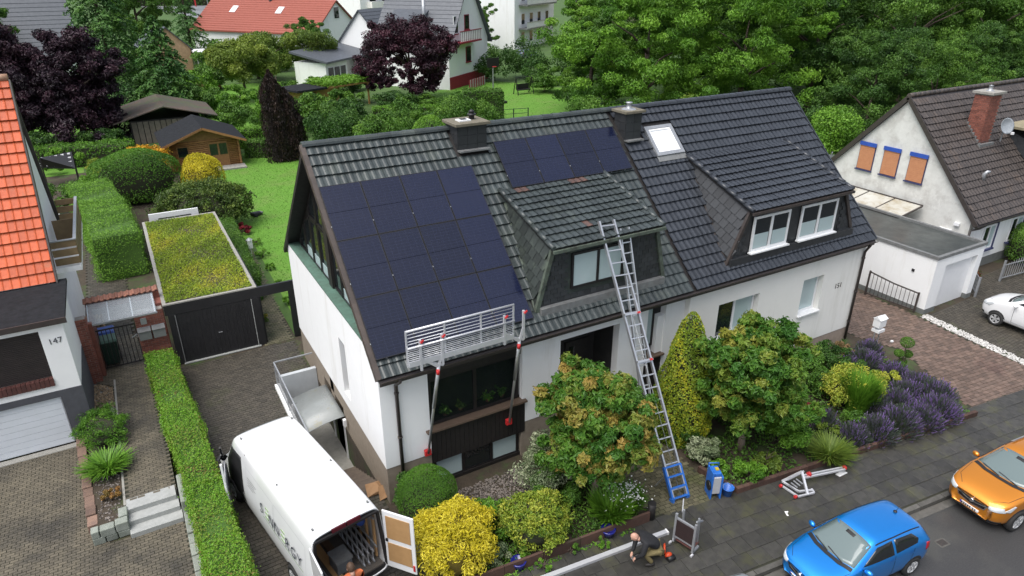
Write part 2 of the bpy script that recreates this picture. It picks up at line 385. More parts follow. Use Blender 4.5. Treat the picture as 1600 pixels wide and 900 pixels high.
# leaf materials
L_hedge = leafmat('hedge_leaf', (.045, .12, .012), (.085, .21, .018), (.15, .31, .03))
L_hedgeB = leafmat('hedge_leaf_with_brown', (.085, .20, .014), (.155, .34, .024), (.22, .13, .05))
L_lawnhedge = leafmat('light_hedge_leaf', (.08, .19, .02), (.14, .30, .03), (.23, .41, .055))
L_mid = leafmat('mid_green_leaf', (.040, .105, .014), (.078, .178, .021), (.145, .275, .036))
L_bright = leafmat('bright_green_leaf', (.055, .150, .014), (.110, .25, .021), (.195, .375, .038))
L_deep = leafmat('deep_green_leaf', (.022, .064, .013), (.046, .116, .018), (.100, .205, .03))
L_olive = leafmat('olive_leaf', (.06, .11, .016), (.12, .19, .025), (.22, .29, .04))
L_purple = leafmat('copper_beech_leaf', (.013, .007, .013), (.026, .012, .021), (.056, .024, .036), .15)
L_purple2 = leafmat('purple_plum_leaf', (.018, .007, .013), (.036, .012, .021), (.078, .022, .036), .15)
L_weep = leafmat('weeping_beech_leaf', (.012, .008, .008), (.026, .016, .014), (.060, .034, .026), .1)
L_yellow = leafmat('yellow_leaf', (.32, .29, .014), (.58, .50, .025), (.78, .69, .08))
L_gold = leafmat('golden_conifer', (.085, .15, .012), (.20, .28, .02), (.50, .45, .025))
L_orange = leafmat('amber_leaf', (.42, .22, .015), (.6, .33, .02), (.72, .45, .03))
L_varieg = leafmat('variegated_leaf', (.085, .17, .02), (.23, .31, .03), (.46, .47, .065))
L_greywhite = leafmat('silver_variegated_leaf', (.10, .15, .07), (.20, .25, .13), (.38, .42, .27))
L_maple = leafmat('maple_leaf', (.040, .125, .016), (.092, .205, .023), (.38, .265, .065), .32)
L_maple2 = leafmat('greener_maple_leaf', (.040, .125, .016), (.088, .205, .023), (.30, .30, .05), .32)
L_rhodo = leafmat('rhododendron_leaf', (.035, .07, .014), (.075, .13, .02), (.16, .22, .04))
L_lav = leafmat('lavender_flower', (.060, .095, .045), (.11, .10, .135), (.22, .145, .36))
L_redl = leafmat('red_leaf', (.12, .012, .02), (.25, .025, .035), (.40, .06, .07))
L_sedum = leafmat('sedum', (.15, .24, .02), (.29, .38, .03), (.52, .48, .05))
L_spruce = leafmat('spruce_needle', (.026, .082, .020), (.056, .148, .030), (.12, .24, .05), .15)
L_flower = leafmat('white_flower', (.05, .12, .02), (.10, .2, .04), (.85, .86, .8))
L_grass = leafmat('grass_blade', (.088, .215, .016), (.095, .23, .018), (.108, .245, .026))
M_coreG = pm('inner_green_twigs', (.055, .125, .014), (.04, .09, .012), 8, .95)
M_core = pm('inner_twigs', (.022, .035, .012), (.03, .025, .014), 8, .95)
M_coreY = pm('inner_yellow_twigs', (.18, .14, .02), (.12, .09, .015), 8, .95)
M_coreP = pm('inner_dark_twigs', (.018, .012, .012), None, 8, .95)

def clump_shrub(name, label, loc, rx, ry, h, mat, core, k=150, n=60, size=.09, cr=.2, cat='shrub', group=None, seed=1, spread=.2, bias=0., jit=.6, aspect=.5, lobes=1, uneven=.16, tips=None):
    """dense shrub built of many small sprays over its dome, with an uneven outline"""
    o = thing(name, label, cat, loc, 0, group); m = MB(); ellipsoid_core(m, (0, 0, h*.40), rx*.74, ry*.74, h*.46); m.build('branches', core, o, world=False)
    rng = np.random.default_rng(seed); cs = []; rs = []
    for i in range(k):
        d = rng.normal(0, 1, 3); d[2] += .45; d /= np.linalg.norm(d)
        if d[2] < -.4: d[2] = -d[2]
        a = math.atan2(d[1], d[0]); f = 1+uneven*(math.sin(a*3+seed)*.5+math.sin(a*5+d[2]*4+seed*2)*.5)+rng.normal(0, uneven*.45)
        f *= .88; cs.append((d[0]*rx*f, d[1]*ry*f, max(.08, h*.45+d[2]*h*.52*f))); rs.append(cr*rng.uniform(.6, 1.25))
    f = crown_mesh('foliage', cs, rs, n, size, mat, None, .85, jit, aspect, .0, lobes, spread, bias, seed, .7, tips); f.parent = o
    return o
# ------------------------------------------------------------------ the setting: ground, road, pavement, drives
def inside(p, poly):
    x, y = p; c = False; n = len(poly)
    for i in range(n):
        x1, y1 = poly[i][:2]; x2, y2 = poly[(i+1) % n][:2]
        if (y1 > y) != (y2 > y) and x < (x2-x1)*(y-y1)/(y2-y1)+x1: c = not c
    return c
M_soil = pm('garden_soil', (.060, .045, .030), (.038, .030, .020), 3, .95, bump=.6, bscale=12, dirt=(.045, .075, .02), dscale=.6, dth=.5)
M_earth = pm('field_grass', (.045, .095, .018), (.06, .12, .022), 1.5, .95, bump=.4, bscale=10, dirt=(.035, .07, .015), dscale=.15, dth=.5)
M_lawn = pm('lawn_grass', (.085, .21, .015), (.098, .235, .02), 2.2, .9, bump=.6, bscale=30, dirt=(.115, .205, .032), dscale=.45, dth=.5)
M_asphalt = pm('wet_asphalt', (.050, .050, .050), (.036, .036, .037), 25, .48, .15, bump=.35, bscale=120, dirt=(.06, .06, .056), dscale=.5, dth=.5)
M_joint = pm('mossy_joint', (.030, .032, .018), (.022, .022, .014), 6, .95)
M_slab = pm('wet_pavement_slab', (.056, .054, .048), (.028, .027, .025), 4, .46, .2, bump=.3, bscale=50, jitter=.22, dirt=(.060, .060, .034), dscale=1.3, dth=.50)
M_kerb = pm('kerb_stone', (.11, .105, .095), (.07, .068, .06), 6, .7, bump=.3, jitter=.15)
M_pavL = pm('tan_grey_paver', (.132, .114, .080), (.096, .083, .060), 4, .62, .2, bump=.2, bscale=60, jitter=.18, dirt=(.050, .045, .036), dscale=.30, dth=.47)
M_pavD = pm('dark_mossy_paver', (.066, .057, .044), (.045, .040, .032), 4, .62, .2, bump=.2, bscale=60, jitter=.24, dirt=(.05, .052, .026), dscale=.6, dth=.55)
M_pavB = pm('brown_red_paver', (.150, .100, .076), (.112, .080, .064), 3, .52, .18, bump=.2, bscale=60, jitter=.3, dirt=(.10, .062, .05), dscale=.6, dth=.54)
M_pavE = pm('mossy_beige_paver', (.13, .115, .07), (.085, .08, .045), 4, .7, .2, bump=.2, bscale=60, jitter=.25, dirt=(.06, .065, .025), dscale=.9, dth=.5)
TD = Vector((.9945, -.105, 0)).normalized(); TN = Vector((-TD.y, TD.x, 0))     # along the street, and towards the houses
KP = Vector((12.23, 7.99, 0))
def st(a, b, z=0.): 
    p = KP+TD*a+TN*b; return Vector((p.x, p.y, z))
struct('ground', MB().box(-700, 900, -500, 1100, -2.0, -1.5), M_earth)
struct('road', MB().prism([st(-120, -30.0, -1.5), st(160, -30.0, -1.5), st(160, -.14, -1.5), st(-120, -.14, -1.5)], (0, 0, 1.38)), M_asphalt)
# plots behind the kerb (soil), everything else is laid on it
HX0, HX1, HY0, HY1 = 3.05, 4.5, 15.9, 22.6          # basement stairwell left open
gs = MB()
yk = lambda x: KP.y+TD.y/TD.x*(x-KP.x)
for pl in ([(-120, yk(-120)), (HX0, yk(HX0)), (HX0, 1000), (-700, 1000)], [(HX0, yk(HX0)), (HX1, yk(HX1)), (HX1, HY0), (HX0, HY0)],
           [(HX0, HY1), (HX1, HY1), (HX1, 1000), (HX0, 1000)], [(HX1, yk(HX1)), (160, yk(160)), (900, 1000), (HX1, 1000)]):
    gs.poly(pl, -1.5, -.02)
struct('garden_soil', gs, M_soil)
# kerb stones, one metre each
kb = tag(MB().prism([st(-40, -.16, -.2), st(60, -.16, -.2), st(60, -.02, -.2), st(-40, -.02, -.2)], (0, 0, .10)).build('kerb', M_joint), kind='structure')
km = MB().box(-.49, .49, -.075, .075, -.14, .02).mesh('kerb_stone', M_kerb)
for i in range(40):
    o = bpy.data.objects.new('kerb_stone', km); o.location = st(-14+i, -.085); o.rotation_euler = (0, 0, math.atan2(TD.y, TD.x)+random.uniform(-.006, .006)); link(o, kb)
gut = MB().prism([st(-40, -.40, -.118), st(60, -.40, -.118), st(60, -.17, -.118), st(-40, -.17, -.118)], (0, 0, .004))
struct('gutter_strip', gut, M_kerb)
# pavement slabs
sw = tag(MB().prism([st(-16, .0, -.03), st(36, .0, -.03), st(36, 2.62, -.03), st(-16, 2.62, -.03)], (0, 0, .026)).build('pavement', M_joint), kind='structure')
sm = MB()
sm.v = []; SL = .50
def chamfer_slab(L, W, t, c, bot=-.02):
    m = MB(); a, b = L/2, W/2
    vs = [(-a, -b, bot), (a, -b, bot), (a, b, bot), (-a, b, bot), (-a, -b, t-c), (a, -b, t-c), (a, b, t-c), (-a, b, t-c), (-a+c, -b+c, t), (a-c, -b+c, t), (a-c, b-c, t), (-a+c, b-c, t)]
    return m.add(vs, [(0, 1, 5, 4), (1, 2, 6, 5), (2, 3, 7, 6), (3, 0, 4, 7), (4, 5, 9, 8), (5, 6, 10, 9), (6, 7, 11, 10), (7, 4, 8, 11), (8, 9, 10, 11)])
slabm = chamfer_slab(.493, .493, .018, .008).mesh('paving_slab', M_slab)
rz0 = math.atan2(TD.y, TD.x); rest = MB(); cnt = 0
for i in range(-16, 60):
    for j in range(5):
        p = st(i*.5+(.25 if j % 2 else 0), .30+j*.5, random.uniform(-.004, .004))
        rot = (random.uniform(-.006, .006), random.uniform(-.006, .006), rz0)
        if 4.5 < p.x < 29 and cnt < 300 and (i >= -14):
            o = bpy.data.objects.new('paving_slab', slabm); o.location = p; o.rotation_euler = rot; link(o, sw); cnt += 1
        else:
            M = Matrix.LocRotScale(p, Euler(rot), None); rest.add([M @ v.co for v in slabm.vertices], [tuple(q.vertices) for q in slabm.polygons])
tag(rest.build('paving_slabs', M_slab, sw), kind='stuff')
def pavers(name, poly, z, L, W, mat, ang=0., gap=.006, jit=.004, inset=.05, holes=(), seed=3, base=None):
    """a drive: joint bed (structure) with every paver as geometry on it"""
    b = tag(MB().poly([(p[0], p[1]) for p in poly], z-.06, z-.012).build(name, base or M_joint), kind='structure')
    rng = random.Random(seed); ca, sa = math.cos(ang), math.sin(ang)
    cx = sum(p[0] for p in poly)/len(poly); cy = sum(p[1] for p in poly)/len(poly); rad = max(math.hypot(p[0]-cx, p[1]-cy) for p in poly)
    V = []; F = []; T = []
    ny = int(rad/W)+1; nx = int(rad/L)+1
    for j in range(-ny, ny+1):
        off = (j % 2)*.5*L
        for i in range(-nx, nx+1):
            lx = i*L+off; ly = j*W; px = cx+lx*ca-ly*sa; py = cy+lx*sa+ly*ca
            if not inside((px, py), poly) or any(inside((px, py), h) for h in holes): continue
            a = L/2-gap/2; bb = W/2-gap/2; dz = z+rng.uniform(-jit, jit); c = .006; n = len(V); tl = rng.uniform(-.004, .004)
            q = []
            for (ux, uy, uz) in ((-a, -bb, -.03), (a, -bb, -.03), (a, bb, -.03), (-a, bb, -.03), (-a+c, -bb+c, 0), (a-c, -bb+c, tl), (a-c, bb-c, tl), (-a+c, bb-c, 0)):
                q.append((px+ux*ca-uy*sa, py+ux*sa+uy*ca, dz+uz))
            V += q; F += [(n, n+1, n+5, n+4), (n+1, n+2, n+6, n+5), (n+2, n+3, n+7, n+6), (n+3, n, n+4, n+7), (n+4, n+5, n+6, n+7)]
            T += [rng.random()]*5
    o = stuff_mesh('paving_stones', np.array(V), np.array(F), mat, b, np.array(T)); tag(o, kind='stuff')
    return b
# forecourt of the orange-roofed house, its raised path and the steps
pavers('forecourt', [(-9, 9.9), (-.72, 9.3), (-.72, 17.25), (-2.05, 17.25), (-2.9, 17.4), (-3.25, 22.68), (-9, 22.68)], .0, .2, .1, M_pavL, 0)
pavers('raised_path', [(-2.02, 18.2), (-.78, 18.2), (-1.0, 27.3), (-1.2, 29), (-2.9, 29), (-2.9, 26.0), (-2.15, 25.0)], .45, .2, .1, M_pavL, 0, seed=5)
struct('path_retaining_bed', MB().poly([(-2.0, 18.22), (-.75, 18.22), (-.9, 29), (-2.85, 29), (-2.85, 22.7), (-2.05, 22.7)], -.02, .385), M_concrete)
pavers('side_yard', [(-2.95, 29.0), (-1.3, 29.0), (-1.3, 46), (-2.95, 46)], .02, .2, .2, M_pavD, 0, seed=8)
# drive of the white house, garden path beside it, entrance path
pavers('driveway', [(.55, 9.0), (4.9, 8.7), (4.9, 11.0), (4.42, 14.6), (4.42, 15.85), (3.0, 15.85), (3.0, 22.65), (4.42, 22.65), (4.42, 26.05), (.1, 26.05), (.35, 18)], .0, .2, .13, M_pavD, .04, seed=9, holes=([(2.98, 15.8), (4.6, 15.8), (4.6, 22.7), (2.98, 22.7)],))
pavers('garden_path', [(3.35, 26.2), (4.45, 26.2), (4.9, 36), (5.0, 40), (4.2, 40), (3.9, 36)], .0, .2, .13, M_pavE, .04, seed=10)
pavers('entrance_path', [(10.75, 10.72), (13.2, 10.38), (13.1, 14.8), (10.9, 14.8)], .02, .2, .13, M_pavE, -.1, seed=12)
# brown drive and the forecourt with the parked van on the right
pavers('brown_driveway', [(23.75, 8.92), (28.45, 8.3), (29.05, 14.4), (29.2, 22), (25.0, 22), (25.0, 14.9), (25.6, 13.0)], .0, .24, .16, M_pavB, -.105, seed=14)
pavers('dark_forecourt', [(28.95, 8.25), (43, 6.6), (43, 15.5), (34.3, 15.5), (33.4, 14.3), (29.62, 14.3)], .0, .2, .13, M_pavD, 0.03, seed=15)
# lawns
struct('meadow', MB().poly([(-300, 62), (4.6, 60), (4.6, 26.4), (26, 25), (60, 26), (400, 26), (500, 600), (-400, 600)], -.019, -.006), M_earth)
struct('lawn', MB().poly([(4.9, 25.2), (26, 25.2), (30, 44), (30, 58), (13, 62), (3.2, 58), (3.2, 46), (5.2, 38)], -.02, .004), M_lawn)
struct('lawn_beyond', MB().poly([(29, 56), (44, 56), (52, 74), (46, 86), (34, 81), (31, 70)], -.02, .004), M_lawn)
struct('lawn_behind_shed', MB().poly([(4, 66), (20, 66), (24, 100), (2, 100)], -.02, .004), M_lawn)
struct('far_lawn', MB().poly([(-30, 60), (-3, 60), (-3, 90), (-30, 90)], -.02, .004), M_lawn)
# far street at the top of the picture
fa, fb = G(262, 8), G(420, 34); fd = (fb-fa).normalized(); fn = Vector((-fd.y, fd.x, 0))
struct('far_road', MB().prism([fa-fd*160-fn*12+Vector((0, 0, -.02)), fb+fd*6-fn*12+Vector((0, 0, -.02)), fb+fd*6+fn*14+Vector((0, 0, -.02)), fa-fd*160+fn*14+Vector((0, 0, -.02))], (0, 0, .03)), pm('grey_asphalt', (.20, .21, .22), (.16, .17, .18), 1, .6))
# manhole in the road
mh = thing('manhole_cover', 'round iron manhole cover in a square frame set in the road', 'manhole', st(3.15, -2.6, -.118), rz0)
MB().box(-.36, .36, -.36, .36, -.002, .006).build('surround', M_kerb, mh, world=False)
MB().lathe([(0, .014), (.27, .014), (.29, .01), (.29, .004)], 24).build('cover', pm('cast_iron', (.05, .042, .038), (.03, .027, .025), 15, .6, bump=.5, bscale=30), mh, world=False)
dc = thing('drain_cover', 'small square valve cover in the asphalt beside the blue car', 'drain cover', G(1472, 848, -.118), rz0)
MB().box(-.13, .13, -.09, .09, -.002, .006).build('cover', MATS['cast_iron'], dc, world=False)
MB().box(-.17, .17, -.13, .13, -.004, .003).build('surround', M_kerb, dc, world=False)
# steps up to the raised path
stp = tag(MB().box(-2.0, -.78, 17.9, 18.3, -.02, .30).build('garden_steps', M_concrete), 'three pale concrete steps rising from the forecourt to the side path', 'steps')
M_step = pm('pale_concrete_step', (.36, .37, .36), (.29, .30, .29), 6, .75, bump=.2)
for k in range(3):
    MB().box(-2.04, -.72-.03*k, 17.18+.34*k, 17.56+.34*k+.1, -.02, .15*(k+1)).build('step', M_step, stp, bevel=.012)
# planter with stone edging beside the steps
pt = thing('raised_planter', 'raised bed with sandstone edging and a rough stone end wall beside the steps', 'planter', (-2.45, 17.5, 0))
MB().poly([(-2.78, 17.62), (-2.08, 17.55), (-2.1, 25.6), (-3.0, 25.6), (-3.0, 22.7)], 0, .38).build('soil', M_soil, pt)
M_sand = pm('red_sandstone', (.19, .12, .085), (.13, .085, .07), 4, .8, bump=.4, jitter=.35)
M_granite = pm('grey_green_stone', (.24, .26, .23), (.17, .19, .16), 5, .8, bump=.4, jitter=.2)
yy = 17.75
while yy < 22.3:
    L = random.uniform(.38, .75); x = -2.87-.075*(yy-17.6)*.9
    MB().box(x-.12, x+.13, yy, yy+L-.02, 0, .42+random.uniform(-.02, .02)).build('edging_stone', M_sand, pt, bevel=.015); yy += L
for k, (a, b_, z0, z1) in enumerate([(-2.92, -2.62, 0, .22), (-2.61, -2.33, 0, .18), (-2.32, -2.02, 0, .2), (-2.92, -2.72, .225, .44), (-2.71, -2.35, .185, .43), (-2.34, -2.02, .205, .47)]):
    MB().box(a, b_-.012, 17.36, 17.62, z0, z1).build('stone_block', M_granite, pt, bevel=.02)
MB().box(-2.24, -2.02, 17.63, 18.0, .0, .5).build('stone_block', M_granite, pt, bevel=.02)
MB().box(-2.10, -2.04, 18.1, 25.5, -.0, .46).build('kerb_edge', M_concrete, pt)
# retaining stones between the forecourt and the hedge
rw = thing('stone_border', 'row of rough grey stones along the foot of the front hedge', 'border', (-.6, 12, 0))
yy = 11.0
while yy < 17.3:
    L = random.uniform(.4, .62)
    MB().box(-.70, -.46, yy, yy+L-.025, -.02, .2+random.uniform(-.03, .05)).build('stone', M_granite, rw, bevel=.025); yy += L
MB().box(-.70, -.50, 17.3, 18.6, .0, .58).build('stone', M_granite, rw, bevel=.03)
# gravel strips
def gravel(name, label, poly, z, mat, dens=260, size=.05, seed=4, cat=None):
    rng = random.Random(seed); xs = [p[0] for p in poly]; ys = [p[1] for p in poly]; V = []; F = []; T = []
    A = (max(xs)-min(xs))*(max(ys)-min(ys))
    for _ in range(int(A*dens)):
        x, y = rng.uniform(min(xs), max(xs)), rng.uniform(min(ys), max(ys))
        if not inside((x, y), poly): continue
        s = size*rng.uniform(.5, 1.2); n = len(V); a = rng.uniform(0, 6.28)
        for k in range(4):
            V.append((x+s*math.cos(a+k*1.571)*rng.uniform(.6, 1), y+s*math.sin(a+k*1.571)*rng.uniform(.6, 1), z+rng.uniform(-.01, .02)))
        V.append((x, y, z+s*.75)); F += [(n, n+1, n+4), (n+1, n+2, n+4), (n+2, n+3, n+4), (n+3, n, n+4)]; T += [rng.random()]*4
    o = stuff_mesh(name, np.array(V), np.array(F), mat, None, np.array(T))
    return tag(o, label, cat or 'gravel', kind='stuff')
M_pebW = pm('white_pebble', (.52, .51, .49), (.40, .39, .37), 8, .7, jitter=.3)
M_pebT = pm('tan_pebble', (.30, .22, .13), (.22, .16, .10), 8, .7, jitter=.45)
M_pebG = pm('grey_pebble', (.17, .15, .13), (.12, .10, .09), 8, .7, jitter=.5)
gravel('white_gravel', 'strip of white gravel between the brown drive and the dark forecourt', [(28.5, 8.3), (28.93, 8.25), (29.6, 14.35), (29.1, 14.4)], .0, M_pebW, 420, .06)
gravel('tan_gravel', 'patch of tan pebbles in the bed next to the raised path', [(-3.0, 23.7), (-2.1, 23.7), (-2.15, 25.5), (-3.0, 25.5)], .40, M_pebT, 500, .06)
gravel('grey_gravel', 'strip of grey pebbles under the basement window', [(5.9, 13.4), (8.9, 13.3), (9.0, 14.5), (5.9, 14.5)], .0, M_pebG, 420, .05)
# edging between front gardens and pavement
M_edge = pm('red_brown_edging', (.085, .045, .033), (.06, .034, .026), 5, .7, bump=.3, jitter=.2, dirt=(.05, .055, .03), dscale=2, dth=.56)
ed = thing('garden_edging', 'low red brown edging wall along the pavement before the gravelled garden', 'edging', (8, 10.9, 0))
def edge_run(p, q, parent, h, name, step, w=.1, z0=-.02):
    p = Vector((*p, 0)); q = Vector((*q, 0)); L = (q-p).length; d = (q-p).normalized(); n = max(1, int(L/step))
    for i in range(n):
        a = p+d*(L*i/n+.006); b = p+d*(L*(i+1)/n-.006)
        MB().bar(a+Vector((0, 0, (h+z0)/2)), b+Vector((0, 0, (h+z0)/2)), w, h-z0).build(name, M_edge, parent)
edge_run((5.0, 11.17), (10.55, 10.72), ed, .34, 'edging_slab', 1.0, .07)
MB().tube([(10.66, 10.78, 0), (10.66, 10.78, .56)], .12, 12).build('post', M_dark, ed)
ed2 = thing('brick_edging', 'low red brick border holding the lavender bed along the pavement', 'edging', (18, 9.6, 0))
edge_run((13.5, 10.32), (23.6, 8.98), ed2, .2, 'brick', .24, .12)
edge_run((13.5, 10.36), (13.25, 11.6), ed2, .2, 'brick', .24, .12)

def grass(name, label, poly, n, size, z=.0):
    xs = [p[0] for p in poly]; ys = [p[1] for p in poly]; P = np.stack([RNG.uniform(min(xs), max(xs), n), RNG.uniform(min(ys), max(ys), n)], 1); P = P[[inside(p, poly) for p in P]]; n = len(P)
    C = np.concatenate([P, np.full((n, 1), z+size*.25)], 1); V, F = leaf_cards(C, np.tile([0, 0, 1.], (n, 1)), size, .3, .35)
    t = np.clip(.45+.16*np.sin(P[:, 0]*.9+P[:, 1]*.35)+.12*np.sin(P[:, 1]*1.3)+RNG.normal(0, .17, n), 0, 1)
    return tag(stuff_mesh(name, V, F, L_grass, None, t), label, 'grass', kind='stuff')
grass('lawn_blades', 'short mown grass of the back lawn', [(5.0, 25.3), (14, 25.3), (15, 60), (13, 61.5), (3.3, 57.8), (3.3, 46.2), (5.3, 38)], 22000, .08)
grass('far_lawn_blades', 'short mown grass of the far lawn beside the basketball hoop', [(29.2, 56.2), (43.8, 56.2), (51.8, 74), (46, 85.8), (34.2, 80.8), (31.2, 70)], 7000, .11)

def ground_cover(name, label, poly, n, size, mat, h=.22, z=0.):
    xs = [p[0] for p in poly]; ys = [p[1] for p in poly]; P = np.stack([RNG.uniform(min(xs), max(xs), n), RNG.uniform(min(ys), max(ys), n)], 1); P = P[[inside(p, poly) for p in P]]; n = len(P)
    pat = np.sin(P[:, 0]*2.3)+np.sin(P[:, 1]*3.1+P[:, 0])+np.sin(P[:, 0]*5.1-P[:, 1]*2.2); k = pat > -1.1; P = P[k]; pat = pat[k]; n = len(P)
    C = np.concatenate([P, (z+RNG.random(n)*h*(.5+.22*(pat+1)))[:, None]], 1); V, F = leaf_cards(C, np.tile([0, 0, 1.], (n, 1)), size, .6, .55)
    return tag(stuff_mesh(name, V, F, mat, None, np.clip(.45+.12*pat+RNG.normal(0, .15, n), 0, 1)), label, 'ground cover', kind='stuff')
ground_cover('bed_ground_cover', 'low mixed green ground cover in the bed under the maple and lavender', [(13.6, 10.42), (23.5, 9.1), (24.4, 13.4), (24.2, 14.6), (13.4, 14.6), (13.4, 11.6)], 15000, .10, L_mid, .3)
ground_cover('front_ground_cover', 'low mixed green ground cover in the bed before the bay', [(4.9, 11.25), (10.4, 10.82), (10.6, 14.6), (9.1, 14.6), (9.0, 13.2), (5.8, 13.3), (5.0, 13.0)], 11000, .08, L_mid, .28)
ground_cover('edging_tufts', 'tufts of grass along the foot of the garden edging', [(5.2, 10.95), (10.4, 10.55), (10.4, 10.68), (5.2, 11.1)], 1500, .07, L_bright, .1)
# ------------------------------------------------------------------ the white semi-detached pair
EY, EZ, SL_ = 14.53, 4.47, 7.207
SY, SZ = 5.228/SL_, 4.959/SL_
PIT = math.atan2(SZ, SY)
RY, RZ = 19.76, 9.43
def RP(x, d, h=0.): return Vector((x, EY+SY*d-SZ*h, EZ+SZ*d+SY*h))
def tile_mesh(name, w, L, mat, roll=.013, lift=.068, lip=.026, pan=.4):
    ts = [0, .10, pan, (pan*.65+.35), (pan*.3+.7), 1.0]
    hz = lambda t: 0 if t <= pan else roll*math.sin(math.pi*min(1, (t-pan)/(1.0-pan)))
    prof = [(t*w, hz(t)+(.006 if t == 0 else 0)) for t in ts]; n = len(prof); m = MB()
    vs = [(x, 0, z+lift) for x, z in prof]+[(x, L, z+.004) for x, z in prof]+[(x, .004, z+lift-lip) for x, z in prof]
    fs = [(i, i+1, n+i+1, n+i) for i in range(n-1)]+[(2*n+i, 2*n+i+1, i+1, i) for i in range(n-1)]
    m.add(vs, fs); return m.mesh(name, mat)
def tile_field(parent, org, ux, uy, nx, ny, tw, tl, mesh, keep, single, name='roof_tile', jit=.004, clip=None):
    """org corner, ux across, uy up the slope; 'single' tiles (largest in view) become objects, the rest one mesh"""
    ux = Vector(ux).normalized(); uy = Vector(uy).normalized(); un = ux.cross(uy)
    B = Matrix((ux, uy, un)).transposed().to_4x4()
    mv = np.array([v.co for v in mesh.vertices]); mf = np.array([tuple(p.vertices) for p in mesh.polygons])
    V = []; F = []; T = []; n = 0; k = 0
    B3 = np.array(B.to_3x3())
    for j in range(ny):
        for i in range(nx):
            if not keep((i+.5)*tw, (j+.5)*tl): continue
            p = Vector(org)+ux*(i*tw)+uy*(j*tl)+un*random.uniform(-jit, jit)
            if single((i+.5)*tw, (j+.5)*tl) and k < 300:
                o = bpy.data.objects.new(name, mesh); o.matrix_basis = Matrix.Translation(p) @ B @ Matrix.Rotation(random.uniform(-.006, .006), 4, 'Z'); link(o, parent, False); k += 1
            else:
                V.append(mv @ B3.T+np.array(p)); F.append(mf+n); T += [random.random()]*len(mf); n += len(mv)
    if V: tag(stuff_mesh(name+'s', np.concatenate(V), np.concatenate(F), mesh.materials[0], parent, np.array(T)), kind='stuff')
TW, TL = .222, .360
tmL = tile_mesh('roof_tile', TW, TL+.03, M_tileL); tmR = tile_mesh('roof_tile', TW, TL+.03, M_tileR)
XM = 15.25                    # party line
def in_dormer(x, y, b0, b1, t0, t1, y0, y1):
    if not y0 < y < y1: return False
    f = (y-y0)/(y1-y0); return b0+(t0-b0)*f < x < b1+(t1-b1)*f
D1 = (9.42, 14.20, 9.93, 13.73, 15.05, 17.95); D2 = (16.95, 23.5, 17.73, 22.65, 14.95, 18.05)
def keepL(xx, d):
    p = RP(4.45+xx, d)
    if in_dormer(p.x, p.y, *D1): return False
    if 8.95 < p.x < 10.1 and p.y > 19.1: return False
    return d < 7.1
def keepR(xx, d):
    p = RP(XM+xx, d)
    if in_dormer(p.x, p.y, *D2): return False
    if 16.3 < p.x < 17.6 and 18.15 < p.y < 19.12: return False
    if 15.3 < p.x < 16.05 and 18.72 < p.y < 19.5: return False
    return d < 7.1
def wall(o, parts, name, mat):
    for b in parts: r = MB().box(*b).build(name, mat, o)
    return r
def window(o, x0, x1, z0, z1, y, frame, glass, n=2, fw=.07, name='window', sill=None, depth=.06):
    """a window in a street-side wall (faces -y): frame bars, one pane per light"""
    m = MB(); m.box(x0, x1, y, y+depth, z0, z0+fw); m.box(x0, x1, y, y+depth, z1-fw, z1)
    xs = [x0+(x1-x0)*i/n for i in range(n+1)]
    for i, x in enumerate(xs):
        a = x if i == 0 else (x-fw if i == n else x-fw*.6); b = x+fw if i == 0 else (x if i == n else x+fw*.6)
        m.box(a, b, y+.002, y+depth-.002, z0+fw, z1-fw)
    f = m.build(name, frame, o)
    for i in range(n):
        g = glass[i % len(glass)] if isinstance(glass, (list, tuple)) else glass
        MB().box(xs[i]+fw*.5, xs[i+1]-fw*.5, y+.03, y+.04, z0+fw*.8, z1-fw*.8).build('pane', g, f)
    if sill: MB().box(x0-.06, x1+.06, y-sill, y+.05, z0-.05, z0-.002).build('sill', frame, f)
    return f
HL = thing('house', 'white half of the semi-detached pair with solar panels and weathered green grey roof', 'house', (9.8, 19.7, 0))
WY = 14.93
# walls of the left half, openings left free
wl = wall(HL, [(4.5, 5.88, WY, WY+.3, 1.28, 4.56), (8.9, 10.25, WY, WY+.3, 1.28, 4.56), (12.5, 13.66, WY, WY+.3, 1.0, 4.56), (14.42, XM, WY, WY+.3, 1.0, 4.56), (10.25, 12.5, WY, WY+.3, 3.80, 4.56), (13.66, 14.42, WY, WY+.3, 4.05, 4.56),
               (4.5, 4.8, WY+.301, 18.0, 1.28, 4.85), (4.5, 4.8, 18.62, 24.6, 1.28, 4.85), (4.5, 4.8, 18.0, 18.62, 1.28, 1.75), (4.5, 4.8, 18.0, 18.62, 3.75, 4.85), (4.8, XM, 24.3, 24.6, 0, 4.56)], 'wall', M_white)
wall(HL, [(4.52, 5.88, WY+.02, WY+.28, -.3, 1.278), (8.9, 10.25, WY+.02, WY+.28, -.3, 1.278), (12.5, 13.66, WY+.02, WY+.28, -.3, .998), (14.42, XM, WY+.02, WY+.28, -.3, .998), (4.52, 4.78, WY+.29, 19.2, -1.4, 1.278), (4.52, 4.78, 20.2, 20.6, -1.4, 1.278), (4.52, 4.78, 21.5, 24.58, -1.4, 1.278), (4.52, 4.78, 19.2, 21.5, .75, 1.278)], 'plinth', M_plinth)
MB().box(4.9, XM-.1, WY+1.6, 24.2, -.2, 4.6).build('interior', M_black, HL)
MB().box(4.505, 4.84, 17.95, 18.66, 1.70, 1.748).build('copper_sill', M_copper, HL)
sw_ = MB().box(4.72, 4.76, 18.0, 18.62, 1.75, 3.75).build('side_window', M_frameD, HL); MB().box(4.70, 4.719, 18.06, 18.56, 1.8, 3.7).build('pane', M_glass, sw_)
